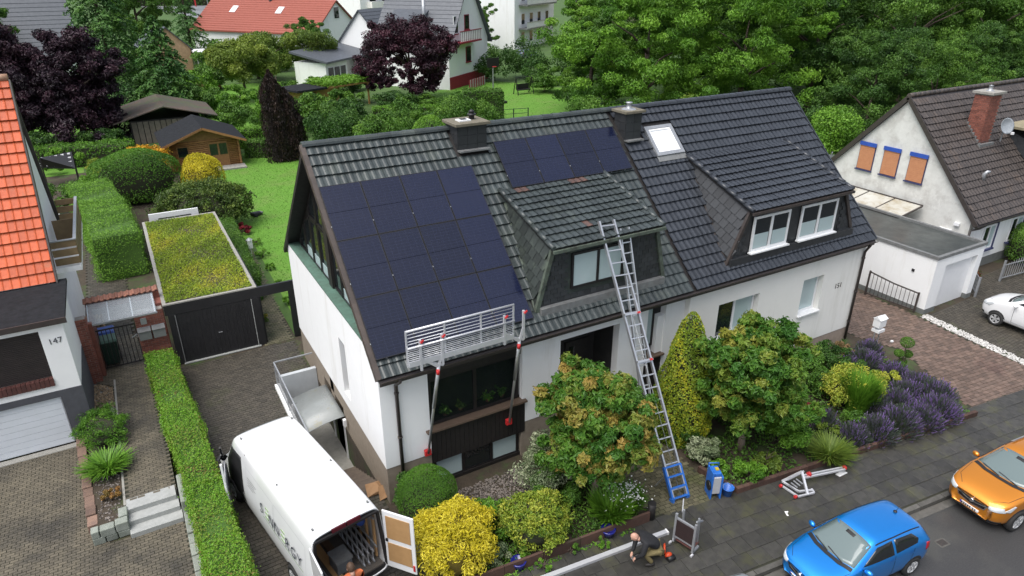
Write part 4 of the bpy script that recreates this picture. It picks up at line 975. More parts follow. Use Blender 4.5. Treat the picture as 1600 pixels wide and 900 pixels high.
# window-like white box behind the garage
bx = thing('tool_locker', 'white framed locker standing behind the sedum roof', 'locker', (1.2, 37.6, 0))
m = MB(); m.box(.4, 2.6, 37.3, 37.4, 0, 2.5); m.build('back', M_black, bx)
m = MB(); m.box(.35, .75, 37.2, 37.3, 0, 2.6); m.box(2.3, 2.65, 37.2, 37.3, 0, 2.6); m.box(.35, 2.65, 37.2, 37.3, 2.6, 2.85); m.build('frame', M_frameW, bx)
# ------------------------------------------------------------------ orange-roofed neighbour
HN = thing('house', 'white house with bright orange tiled roof, dark shutter and garage door below', 'house', (-6.5, 26, 0))
NX, NY = -2.75, 22.7
wall(HN, [(-12, -5.1, NY, NY+.3, 2.03, 4.35), (-3.40, NX, NY, NY+.3, 2.03, 4.35), (-5.1, -3.40, NY, NY+.3, 4.13, 4.35), (-5.1, -3.40, NY, NY+.3, 2.03, 2.24), (NX-.3, NX, NY+.301, 25.6, 2.03, 4.35)], 'wall', M_white)
M_grey_pl = pm('dark_grey_plinth', (.075, .078, .09), (.06, .062, .072), 5, .8)
wall(HN, [(-3.36, NX+.02, NY-.02, NY+.3, -.02, 2.028), (-12, -3.36, NY-.02, NY+.3, 1.80, 2.028), (NX-.28, NX+.02, NY+.301, 25.6, -.02, 2.028)], 'plinth', M_grey_pl)
gdr = MB().box(-5.9, -3.38, NY+.08, NY+.14, .03, 1.795).build('garage_door', M_frameW, HN)
for k in range(8): MB().box(-5.88, -3.40, NY+.06, NY+.079, .05+.218*k, .05+.218*k+.205).build('door_panel', pm('white_door_panel', (.66, .70, .75), (.62, .66, .70), 3, .35) if 'white_door_panel' not in MATS else MATS['white_door_panel'], gdr)
MB().box(-12, -3.36, NY-.25, NY+.0, -.015, .025).build('threshold', M_concrete, HN)
shm = pm('brown_shutter', (.030, .024, .024), (.022, .018, .018), 4, .5)
sh_ = MB().box(-5.1, -3.40, NY+.16, NY+.2, 2.5, 4.13).build('shutter', shm, HN)
for k in range(26): MB().box(-5.1, -3.40, NY+.145, NY+.159, 2.51+.062*k, 2.51+.062*k+.054).build('slat', shm, sh_)
bs = MB().box(-5.1, -3.40, NY-.02, NY+.3, 2.242, 2.36).build('brick_sill', M_mortar, HN)
for k in range(14): MB().box(-5.1+.122*k, -5.1+.122*k+.11, NY-.05, NY+.14, 2.245, 2.50).build('brick', pm('dark_sill_brick', (.10, .035, .03), (.07, .03, .026), 9, .6, jitter=.2) if 'dark_sill_brick' not in MATS else MATS['dark_sill_brick'], bs)
text_obj('house_number', '147', .26, Matrix.Translation((-3.05, NY-.012, 3.72)) @ Matrix.Rotation(-.06, 4, 'Y') @ FRONT, M_grey_pl, HN)
MB().box(-12, NX+.12, NY-.10, 25.95, 4.352, 4.46).build('flat_roof', M_bitumen, HN)
MB().box(-12, NX+.15, NY-.14, NY-.101, 4.30, 4.48).build('roof_trim', M_brownmetal, HN)
wall(HN, [(-12, -3.1, 25.75, 26.0, 0, 4.6), (-3.3, -3.05, 25.601, 34.5, 0, 4.3)], 'rear_wall', M_white)
VX = -2.92; oy0, oz0, oy1, oz1 = 25.75, 4.50, 29.45, 10.62
MB().prism([(-3.3, oy0+.3, 4.301), (-3.3, oy1, oz1-.3), (-3.3, 2*oy1-oy0-.3, 4.301)], (.25, 0, 0)).build('gable_wall', M_white, HN)
osl = math.hypot(oy1-oy0, oz1-oz0); ou = Vector((0, oy1-oy0, oz1-oz0))/osl
ro = MB().prism([(-11, oy0, oz0-.05), (-11, oy1, oz1-.05), (-11, oy1, oz1-.25), (-11, oy0, oz0-.25)], (11+VX-.02, 0, 0))
ro.prism([(-11, 2*oy1-oy0, oz0-.05), (-11, oy1, oz1-.055), (-11, oy1, oz1-.255), (-11, 2*oy1-oy0, oz0-.25)], (11+VX-.02, 0, 0))
rfo = ro.build('roof', M_brownmetal, HN)
tmO = tile_mesh('roof_tile', .24, .41, M_tileO, roll=.014, lift=.075, lip=.028, pan=.8)
nO = int((VX+9.0)/.24)
tile_field(rfo, Vector((VX-nO*.24, oy0-.03, oz0-.03)), (1, 0, 0), ou, nO, int(osl/.38)+1, .24, .38, tmO, lambda a, b: b < osl, lambda a, b: a > nO*.24-2.6)
MB().bar(Vector((VX+.03, oy0, oz0-.1)), Vector((VX+.03, oy1, oz1-.1)), .05, .3).build('verge_board', M_brownmetal, rfo)
MB().bar(Vector((VX-.06, oy0, oz0-.34)), Vector((VX-.06, oy1, oz1-.34)), .05, .2).build('verge_lining', M_white, rfo)
for k in range(12): MB().tube([(VX-.38*k, oy1, oz1+.02), (VX-.38*k-.41, oy1, oz1+.03)], .13, 10).build('ridge_tile', pm('weathered_ridge_tile', (.40, .22, .13), (.25, .18, .13), 4, .7, jitter=.15) if 'weathered_ridge_tile' not in MATS else MATS['weathered_ridge_tile'], rfo)
# balcony
bal = MB().box(-3.05, -2.18, 27.0, 32.6, 4.28, 4.46).build('balcony', M_white, HN)
M_board = pm('brown_balcony_board', (.22, .155, .075), (.16, .11, .055), 3, .6, jitter=.15)
for (z0, z1) in ((4.55, 4.80), (4.87, 5.12), (5.19, 5.42)):
    MB().box(-2.92, -2.16, 27.0, 27.03, z0, z1).build('rail_board', M_board, bal); MB().box(-2.92, -2.16, 32.55, 32.58, z0, z1).build('rail_board', M_board, bal); MB().box(-2.18, -2.15, 27.04, 32.54, z0, z1).build('rail_board', M_board, bal)
MB().box(-2.95, -2.15, 29.7, 29.73, 4.47, 5.4).build('divider', M_board, bal)
MB().box(-2.22, -2.12, 26.97, 32.6, 5.43, 5.47).build('handrail', M_steel, bal); MB().box(-2.95, -2.22, 26.97, 27.05, 5.43, 5.47).build('handrail', M_steel, bal)
MB().box(-2.98, -2.9, 25.62, 25.7, .0, 4.3).build('downpipe', M_frameW, HN)
# firewood under the balcony
fw = thing('firewood_stack', 'stack of split firewood under the balcony of the orange-roofed house', 'firewood', (-2.75, 31, .0))
lg = pm('split_log', (.32, .23, .12), (.20, .14, .08), 6, .9, jitter=.4)
for j in range(7):
    for i in range(6): MB().tube([(-2.98+.13*i, 30.2, .1+.13*j), (-2.98+.13*i+.02, 30.62, .1+.13*j)], .06, 6).build('log', lg, fw)
# ------------------------------------------------------------------ gateway between the houses
def brick_pier(name, label, x0, x1, y0, y1, z0, z1):
    o = thing(name, label, 'brick pier', ((x0+x1)/2, y0, z0))
    c = MB().box(x0+.012, x1-.012, y0+.012, y1-.012, z0, z1).build('core', M_mortar, o)
    h = .083; n = int((z1-z0)/h); L = .25
    for j in range(n):
        z = z0+j*h; x = x0-(L/2 if j % 2 else 0)
        while x < x1-.02:
            a, b = max(x, x0), min(x+L-.01, x1)
            if b-a > .03: MB().box(a, b, y0, y0+.03, z+.006, z+h-.006).build('brick', M_brick, o)
            x += L
        for (xx, yy0, yy1) in ((x1, y0, y1),):
            y = y0+.031-(L/2 if j % 2 else 0)
            while y < yy1-.02:
                a, b = max(y, y0+.031), min(y+L-.01, y1)
                if b-a > .03: MB().box(xx-.03, xx, a, b, z+.006, z+h-.006).build('brick', M_brick, o)
                y += L
    return o
brick_pier('brick_pier', 'narrow red brick pier between white house corner and metal gate', -2.74, -2.42, 25.61, 25.9, .4, 3.0)
pr = brick_pier('brick_pier', 'wide red brick pier carrying two grey letterboxes beside the black garage', -1.0, -.02, 26.3, 26.6, .4, 2.5)
M_lb = pm('grey_letterbox', (.17, .18, .175), (.14, .15, .145), 4, .45)
for k, (a, b, lab) in enumerate([(-.98, -.56, 'grey letterbox with sloping lid on the pier, beside the gate'), (-.5, -.08, 'grey letterbox with sloping lid on the pier, beside the black garage')]):
    lb = thing('letterbox', lab, 'letterbox', ((a+b)/2, 26.28, 1.45), 0, 'letterboxes on the brick pier')
    m = MB(); m.prism([(a, 26.28, 1.45), (a, 26.28, 1.9), (a, 26.10, 1.8), (a, 26.10, 1.45)], (b-a, 0, 0)); m.build('body', M_lb, lb)
    MB().prism([(a-.01, 26.285, 1.915), (a-.01, 26.07, 1.81), (a-.01, 26.07, 1.785), (a-.01, 26.285, 1.89)], (b-a+.02, 0, 0)).build('lid', M_lead, lb)
dbl = tag(MB().box(-.82, -.62, 26.26, 26.298, 2.02, 2.26).build('doorbell', M_steel), 'small steel doorbell plate on the red brick pier', 'doorbell')
gt = thing('garden_gate', 'dark metal bar gate closing the side path between the brick piers', 'gate', (-1.7, 26.3, .45))
MB().bar((-2.4, 26.35, .55), (-1.02, 26.35, .55), .04, .05).build('rail', M_dark, gt); MB().bar((-2.4, 26.35, 2.1), (-1.02, 26.35, 2.1), .04, .05).build('rail', M_dark, gt)
for k in range(11): MB().bar((-2.38+.135*k, 26.35, .56), (-2.38+.135*k, 26.35, 2.09), .025).build('bar', M_dark, gt)
MB().bar((-1.22, 26.25, 1.6), (-1.02, 26.25, 1.7), .03).build('handle', M_steel, gt)
cn = thing('gate_canopy', 'sloping clear plastic canopy with a row of clay tiles over the side gate', 'canopy', (-1.7, 26.5, 2.4))
MB().prism([(-2.42, 26.0, 2.55), (-.22, 26.0, 2.55), (-.22, 27.15, 2.85), (-2.42, 27.15, 2.85)], (0, 0, .02)).build('sheet', clear('clear_plastic', (.86, .88, .9), .26), cn)
for xx in (-2.4, -1.75, -1.0, -.27): MB().bar((xx, 26.0, 2.53), (xx, 27.15, 2.83), .04, .03).build('rafter', M_frameW, cn)
MB().bar((-2.44, 25.98, 2.53), (-.2, 25.98, 2.53), .05, .06).build('front_rail', M_steel, cn)
ct = tile_mesh('clay_tile', .2, .35, pm('faded_clay_tile', (.30, .13, .085), (.22, .10, .07), 5, .7, jitter=.3), roll=.05, lift=.04, lip=.04, pan=.4)
for k in range(13):
    o = bpy.data.objects.new('clay_tile', ct); o.location = (-2.5+.19*k, 27.1, 2.9); o.rotation_euler = (.25, 0, 0); link(o, cn)
MB().box(-2.46, .0, 27.2, 27.4, 2.6, 2.85).build('tile_beam', M_brick, cn); MB().box(-.3, .0, 26.61, 27.4, .4, 2.6).build('side_wall', M_brick, cn); MB().box(-2.46, -2.3, 25.95, 27.4, .4, 2.6).build('side_wall', M_brick, cn)
for xx, lab, mt, lidm in ((-2.05, 'dark green wheeled bin behind the metal gate', (.010, .035, .024), (.05, .13, .09)), (-2.1, 'blue lidded wheeled bin behind the green bin', (.02, .03, .035), (.03, .10, .42))):
    yb = 26.85 if 'green' in lab[:12] else 27.6
    wb = thing('wheeled_bin', lab, 'bin', (xx, yb, .45), 0, 'bins behind the gate')
    bm_ = pm('bin_body_'+lab[:4].strip(), mt, None, 4, .5); lm_ = pm('bin_lid_'+lab[:4].strip(), lidm, None, 4, .45)
    m = MB(); m.add([(-.24, -.22, .06), (.24, -.22, .06), (.24, .22, .06), (-.24, .22, .06), (-.31, -.28, 1.0), (.31, -.28, 1.0), (.31, .30, 1.0), (-.31, .30, 1.0)], [(0, 3, 2, 1), (4, 5, 6, 7), (0, 1, 5, 4), (1, 2, 6, 5), (2, 3, 7, 6), (3, 0, 4, 7)]); m.build('body', bm_, wb, world=False, bevel=.03)
    m = MB(); m.add([(-.33, -.31, 1.0), (.33, -.31, 1.0), (.33, .32, 1.0), (-.33, .32, 1.0), (-.28, -.25, 1.08), (.28, -.25, 1.08), (.28, .28, 1.1), (-.28, .28, 1.1)], [(0, 3, 2, 1), (4, 5, 6, 7), (0, 1, 5, 4), (1, 2, 6, 5), (2, 3, 7, 6), (3, 0, 4, 7)]); m.build('lid', lm_, wb, world=False, bevel=.02)
    MB().tube([(-.3, .34, .98), (.3, .34, .98)], .025, 8).build('handle', bm_, wb, world=False)
    for s in (-1, 1): MB().tube([(s*.27, .26, .11), (s*.32, .26, .11)], .11, 12).build('wheel', M_black, wb, world=False)
# ------------------------------------------------------------------ right-hand neighbours
WG = thing('garage', 'white flat-roofed garage with grey parapet roof and white door beside the brown drive', 'garage', (31, 14.5, 0))
gx0, gx1, gy_, gz = 29.45, 33.15, 14.45, 2.62
wall(WG, [(gx0, gx0+.25, gy_, 22.5, .22, gz), (gx0+.25, 30.25, gy_, gy_+.25, .22, gz), (32.75, gx1, gy_, gy_+.25, .22, gz), (30.25, 32.75, gy_, gy_+.25, 2.2, gz), (gx1-.25, gx1, gy_+.25, 22.5, .22, gz)], 'wall', M_white)
wall(WG, [(gx0-.01, gx0+.24, gy_-.01, 22.5, -.02, .219), (gx0+.24, 30.25, gy_-.01, gy_+.24, -.02, .219), (32.75, gx1+.01, gy_-.01, gy_+.24, -.02, .219)], 'plinth', M_lb)
MB().box(30.25, 32.75, gy_+.2, gy_+.26, 0, 2.2).build('door', M_frameW, WG)
m = MB(); m.box(gx0-.05, gx0+.10, gy_-.05, 22.5, gz, gz+.14); m.box(gx1-.10, gx1+.05, gy_-.05, 22.5, gz, gz+.14); m.box(gx0+.10, gx1-.10, gy_-.05, gy_+.10, gz, gz+.14); m.build('parapet', M_lead, WG)
MB().box(gx0+.1, gx1-.1, gy_+.1, 22.5, gz-.1, gz+.03).build('roof', pm('wet_bitumen', (.062, .070, .066), (.042, .048, .046), 2, .35, .2, bump=.15, bscale=8), WG)
tag(MB().box(29.415, 29.449, 15.3, 15.42, 1.75, 1.87).build('outdoor_socket', M_black), 'small black outlet fixed to the white garage side wall', 'outlet')
gg = thing('driveway_gate', 'low dark metal gate leaning open against the white garage wall', 'gate', (29.1, 16, 0))
A, B = Vector((29.25, 14.75, 0)), Vector((29.0, 17.0, 0))
for p, h in ((A, 1.0), (B, 1.25)): MB().bar(p+Vector((0, 0, .05)), p+Vector((0, 0, h)), .07).build('post', M_brownmetal, gg)
MB().bar(A+Vector((0, 0, .12)), B+Vector((0, 0, .12)), .05).build('rail', M_brownmetal, gg); MB().bar(A+Vector((0, 0, .95)), A.lerp(B, .5)+Vector((0, 0, 1.02)), .05).build('rail', M_brownmetal, gg); MB().bar(A.lerp(B, .5)+Vector((0, 0, 1.02)), B+Vector((0, 0, 1.2)), .05).build('rail', M_brownmetal, gg)
for k in range(1, 12): 
    t = k/12; MB().bar(A.lerp(B, t)+Vector((0, 0, .12)), A.lerp(B, t)+Vector((0, 0, .95+.24*t*t)), .018).build('bar', M_brownmetal, gg)
g2 = thing('side_gate', 'grey metal gate beside the drainpipe at the right house corner', 'gate', (24.9, 14.9, 0))
for p in ((24.6, 15.0), (25.0, 15.6)): MB().bar((p[0], p[1], 0), (p[0], p[1], 1.25), .06).build('post', M_steel, g2)
for z in (.2, .7, 1.15): MB().bar((24.6, 15.0, z), (25.0, 15.6, z), .03).build('rail', M_steel, g2)
for k in range(1, 5): MB().bar((24.6+.08*k, 15+.12*k, .2), (24.6+.08*k, 15+.12*k, 1.15), .02).build('bar', M_steel, g2)
mb_ = thing('post_letterbox', 'white letterbox on two steel posts at the corner of the brown drive', 'letterbox', (24.95, 13.75, 0))
for s in (-.16, .16): MB().bar((24.95+s, 13.75, 0), (24.95+s, 13.75, .98), .035).build('post', M_steel, mb_)
MB().box(24.73, 25.17, 13.6, 13.9, .92, 1.28).build('box', M_frameW, mb_, bevel=.015)
MB().prism([(24.71, 13.57, 1.28), (24.71, 13.93, 1.28), (24.71, 13.75, 1.4)], (.48, 0, 0)).build('roof', M_frameW, mb_)
MB().box(24.75, 25.15, 13.58, 13.9, .70, .82).build('newspaper_tray', M_frameW, mb_)
# brown-roofed house
HB = thing('house', 'grey-white gabled house with brown tiled roof, brick chimney and orange blinds', 'house', (40, 20.7, 0))
bx0, by0, bz0, byr, bzr = 35.0, 15.9, 2.75, 20.72, 8.17
M_oldwhite = pm('weathered_white_wall', (.68, .68, .65), (.58, .58, .55), 3, .85, bump=.3, bscale=20, dirt=(.50, .49, .46), dscale=1.2, dth=.5)
MB().prism([(bx0+.15, by0+.35, 0), (bx0+.15, by0+.35, bz0+.2), (bx0+.15, byr, bzr-.25), (bx0+.15, 2*byr-by0-.35, bz0+.2), (bx0+.15, 2*byr-by0-.35, 0)], (.3, 0, 0)).build('gable_wall', M_oldwhite, HB)
wall(HB, [(bx0+.451, 52, by0+.35, by0+.65, .5, bz0)], 'wall', M_white); wall(HB, [(bx0+.451, 52, by0+.33, by0+.63, 0, .499)], 'plinth', M_lb)
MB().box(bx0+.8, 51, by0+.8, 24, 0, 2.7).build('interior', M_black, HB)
u = Vector((0, byr-by0, bzr-bz0)); sl_ = u.length; u.normalize(); nrm = Vector((0, -u.z, u.y))
m = MB(); P = [Vector((0, by0, bz0)), Vector((0, byr, bzr))]
m.prism([(bx0, P[0].y, P[0].z-.03), (bx0, P[1].y, P[1].z-.03), (bx0, P[1].y, P[1].z-.22), (bx0, P[0].y, P[0].z-.2)], (18, 0, 0))
m.prism([(bx0, 2*byr-P[0].y, P[0].z-.03), (bx0, P[1].y, P[1].z-.035), (bx0, P[1].y, P[1].z-.225), (bx0, 2*byr-P[0].y, P[0].z-.2)], (18, 0, 0))
rfb = m.build('roof', M_brownmetal, HB)
tmB = tile_mesh('roof_tile', .26, .40, M_tileB, roll=.02, lift=.07, lip=.03)
tile_field(rfb, Vector((bx0+.05, by0-.03, bz0)), (1, 0, 0), u, 62, int(sl_/.37)+1, .26, .37, tmB, lambda a, b: b < sl_-.1 and not (6.4 < a < 12 and 1.2 < b < 4.0), lambda a, b: False)
tile_field(rfb, Vector((bx0+17, 2*byr-by0+.03, bz0)), (-1, 0, 0), Vector((0, -u.y, u.z)), 31, int(sl_/.37)+1, .52, .37, tile_mesh('rear_roof_tile', .52, .40, M_tileB), lambda a, b: b < sl_-.1, lambda a, b: False, 'rear_roof_tile')
for s in (0, 1):
    MB().bar(Vector((bx0-.02, by0 if s == 0 else 2*byr-by0, bz0-.06)), Vector((bx0-.02, byr, bzr-.06)), .06, .22).build('verge_board', M_brownmetal, rfb)
for k in range(40): MB().tube([(bx0+.42*k, byr, bzr+.02), (bx0+.42*k+.44, byr, bzr+.03)], .12, 8).build('ridge_tile', M_tileB, rfb)
gutter(HB, bx0, 52, by0-.08, bz0-.03, M_brownmetal)
MB().tube([(bx0+.7, by0-.08, bz0-.1), (bx0+.6, by0+.1, bz0-.3), (bx0+.15, by0+.28, bz0-.4), (bx0+.08, by0+.3, .1)], .055, 8).build('downpipe', M_brownmetal, HB)
M_bluef = pm('blue_window_frame', (.03, .09, .42), (.025, .07, .34), 4, .5); M_navy = pm('navy_reveal', (.045, .05, .13), None, 4, .5)
M_blind = pm('orange_blind', (.52, .24, .12), (.46, .20, .10), 5, .6)
for yc in (22.35, 20.95, 19.5):
    y0, y1 = yc-.42, yc+.42; z0, z1 = 4.05, 5.35
    f = MB().box(bx0+.10, bx0+.149, y0-.035, y1+.035, z0-.06, z1+.06).build('window', M_navy, HB)
    MB().box(bx0+.03, bx0+.099, y0-.06, y1+.06, z1-.06, z1+.14).build('blind_box', M_bluef, f)
    MB().box(bx0+.03, bx0+.099, y0-.08, y1+.08, z0-.13, z0-.06).build('sill', M_navy, f)
    for k in range(14): MB().box(bx0+.07, bx0+.098, y0, y1, z0-.03+k*.093, z0-.03+k*.093+.086).build('blind_slat', M_blind, f)
for (xa, xb) in ((36.6, 37.7), (39.2, 40.3), (42, 43.1)):
    f = window(HB, xa, xb, 1.0, 2.3, by0+.29, M_frameW, [M_glass, M_curtain], 2, .08, 'window', sill=None, depth=.055)
    MB().box(xa-.1, xb+.1, by0+.18, by0+.345, .92, .998).build('sill', M_navy, f); MB().box(xb, xb+.1, by0+.25, by0+.349, .999, 2.35).build('frame_edge', M_navy, f)
f = MB().box(bx0+.06, bx0+.145, 17.0, 17.6, 1.0, 2.15).build('window', M_frameW, HB); MB().box(bx0+.04, bx0+.059, 17.12, 17.5, 1.05, 2.05).build('pane', M_glass, f)
f = MB().box(bx0+.06, bx0+.145, 18.2, 19.1, .0, 2.1).build('door', M_black, HB)
MB().box(bx0+.0, bx0+.145, 16.7, 16.95, 2.45, 2.6).build('alarm_box', M_frameW, HB)
cb = MB().box(38.45, 39.45, 18.55, 19.35, 5.2, 8.25).build('chimney', M_mortar, HB)
for j in range(30):
    z = 5.6+j*.086
    for i in range(5):
        a = 38.45+.2*i-(.1 if j % 2 else 0); MB().box(max(38.44, a), min(39.46, a+.19), 18.535, 18.56, z, z+.074).build('brick', M_brick, cb)
    for i in range(5):
        a = 18.56+.2*i-(.1 if j % 2 else 0); MB().box(38.435, 38.46, max(18.56, a), min(19.36, a+.19), z, z+.074).build('brick', M_brick, cb)
MB().box(38.33, 39.57, 18.43, 19.47, 8.25, 8.36).build('cap', M_concrete, cb); MB().lathe([(.2, 0), (.1, .05), (.09, .25), (.13, .26), (0, .3)], 12, (38.95, 18.95, 8.36)).build('flue', M_steel, cb)
for k in range(7):
    y = 18.42+.14*k; z = bz0+(y-by0)*(bzr-bz0)/(byr-by0); MB().box(38.36, 38.434, y, y+.15, z-.05, z+.26).build('lead_step', M_lead, cb)
MB().box(38.3, 39.6, 18.36, 18.53, 5.5, 5.78).build('lead_apron', M_lead, cb)
def sat_dish(name, label, loc, rz, r=.42, parent=None, tilt=.5):
    o = thing(name, label, 'satellite dish', loc, rz)
    prof = [(0.001, 0.0)]+[(r*t, .16*r*t*t*2) for t in (.3, .6, .85, 1.0)]
    d = MB().lathe(prof+[(r*.99, .30*r)], 20).build('dish', pm('grey_dish', (.33, .36, .39), None, 3, .45) if 'grey_dish' not in MATS else MATS['grey_dish'], o, world=False)
    d.rotation_euler = (math.pi/2-tilt*.6, 0, 0); d.location = (0, 0, .7)
    m = MB(); m.bar((0, .05, -.1), (0, .05, .75), .05); m.build('mast', M_steel, o, world=False)
    m = MB(); m.bar((0, 0, .40), (0, -.5, .42), .025); m.build('feed_arm', M_steel, o, world=False)
    MB().box(-.05, .05, -.58, -.46, .38, .5).build('receiver', M_frameW, o, world=False)
    return o
sat_dish('satellite_dish', 'grey satellite dish on the brown roof beside the brick chimney', (39.9, 18.2, 5.9), -.3, .42)
vp = thing('roof_vent', 'small bent metal vent pipe on the brown tiled roof', 'vent', (37.3, 17.3, 4.42))
MB().tube([(0, 0, -.1), (0, 0, .22), (.05, -.1, .36), (.12, -.16, .34)], [.1, .1, .09, .08], 10).build('pipe', M_steel, vp, world=False)
dm = MB().prism([(41.5, 16.6, 4.0), (41.5, 16.6, 5.3), (41.5, 19.2, 6.4), (41.5, 19.2, 6.2)], (6, 0, 0)).build('dormer', M_slate, HB); MB().box(41.2, 47.8, 16.3, 19.4, 6.3, 6.42).build('dormer_roof', pm('mossy_flat_roof', (.30, .26, .17), (.2, .18, .12), 4, .9), dm)
# canopy between garage and brown-roofed house
cp = thing('patio_canopy', 'stained translucent canopy with dark frame between the garage and gabled house', 'canopy', (34, 20.5, 0))
ca, cb_ = (33.0, 34.95), (18.6, 23.1)
MB().prism([(33.0, 18.65, 2.62), (34.95, 18.65, 2.95), (34.95, 23.05, 2.95), (33.0, 23.05, 2.62)], (0, 0, .03)).build('sheet', pm('stained_sheet', (.50, .50, .46), (.42, .40, .34), 1.2, .35, dirt=(.30, .25, .16), dscale=.9, dth=.5), cp)
for y in (18.62, 20.1, 21.6, 23.08): MB().bar((32.98, y, 2.62), (34.95, y, 2.96), .06, .08).build('beam', M_brownmetal, cp)
MB().bar((32.97, 18.6, 2.5), (32.97, 23.1, 2.5), .06, .36).build('fascia', M_dark, cp); MB().bar((34.93, 18.6, 2.99), (34.93, 23.1, 2.99), .07, .07).build('wall_rail', M_brownmetal, cp)
for y in (18.65, 23.0): MB().bar((33.0, y, 0), (33.0, y, 2.5), .08).build('post', M_brownmetal, cp)
# metal gate and bed next to the white van
fg = thing('metal_fence', 'grey metal picket fence between white garage and front garden', 'fence', (34.5, 14.3, 0))
A, B = Vector((33.3, 14.3, 0)), Vector((35.2, 15.9, 0))
for p in (A, B): MB().bar(p, p+Vector((0, 0, 1.0)), .08).build('post', M_steel, fg)
for z in (.2, .9): MB().bar(A+Vector((0, 0, z)), B+Vector((0, 0, z)), .04).build('rail', M_steel, fg)
for k in range(1, 14): MB().bar(A.lerp(B, k/14)+Vector((0, 0, .2)), A.lerp(B, k/14)+Vector((0, 0, .9)), .025).build('bar', M_steel, fg)
f2 = thing('metal_fence', 'grey arched metal gate before the clipped bush beside the parked white van', 'gate', (38, 14.2, 0))
A, B = Vector((36.2, 14.7, 0)), Vector((40.5, 14.3, 0))
for p in (A, B): MB().bar(p, p+Vector((0, 0, 1.1)), .08).build('post', M_steel, f2)
for z in (.15, .85): MB().bar(A+Vector((0, 0, z)), B+Vector((0, 0, z)), .04).build('rail', M_steel, f2)
for k in range(1, 24): MB().bar(A.lerp(B, k/24)+Vector((0, 0, .15)), A.lerp(B, k/24)+Vector((0, 0, .85+.25*math.sin(math.pi*k/24))), .025).build('bar', M_steel, f2)
# ------------------------------------------------------------------ vehicles
def paint(name, c, metal=.25, rough=.32): return pm(name, c, tuple(x*.96 for x in c), 2, rough, .03, metal=metal, coat=1.0)
M_tyre = pm('tyre_rubber', (.018, .018, .018), (.025, .025, .025), 12, .8); M_rim = pm('alloy_rim', (.62, .63, .64), (.52, .53, .54), 5, .3, metal=.35)
M_autoglass = glassmat('car_window', (.010, .012, .013), .03); M_screen = glassmat('windscreen_glass', (.13, .17, .17), .04)
M_trim = pm('black_trim', (.014, .014, .015), None, 5, .5); M_chrome = pm('chrome', (.78, .79, .8), None, 4, .12, metal=1.0)
M_lamp = glassmat('headlamp_lens', (.50, .53, .55), .08); M_tail = glassmat('tail_lamp', (.45, .01, .02), .1); M_plate = pm('number_plate', (.78, .78, .76), None, 4, .4); M_euro = pm('plate_blue', (.01, .04, .4), None, 4, .4)
M_seam = pm('panel_gap', (.006, .006, .008), None, 4, .7)
def smooth_mesh(mb, lv=2):
    me = mb.mesh('body'); o = bpy.data.objects.new('tmp', me); COL.objects.link(o)
    s = o.modifiers.new('s', 'SUBSURF'); s.levels = lv; bpy.context.view_layer.update()
    r = bpy.data.meshes.new_from_object(o.evaluated_get(bpy.context.evaluated_depsgraph_get())); COL.objects.unlink(o); bpy.data.objects.remove(o)
    r.polygons.foreach_set('use_smooth', [True]*len(r.polygons)); return r
def loft(stations):
    """stations: (x, half ring [(y,z)...] from bottom centre to top centre)"""
    m = MB(); n = None; vs = []
    for x, h in stations:
        ring = [(x, y, z) for y, z in h]+[(x, -y, z) for y, z in h[-2:0:-1]]; n = len(ring); vs += ring
    fs = [(i*n+k, i*n+(k+1) % n, (i+1)*n+(k+1) % n, (i+1)*n+k) for i in range(len(stations)-1) for k in range(n)]
    fs += [tuple(range(n)), tuple(range((len(stations)-1)*n+n-1, (len(stations)-1)*n-1, -1))]
    return m.add(vs, fs, True)
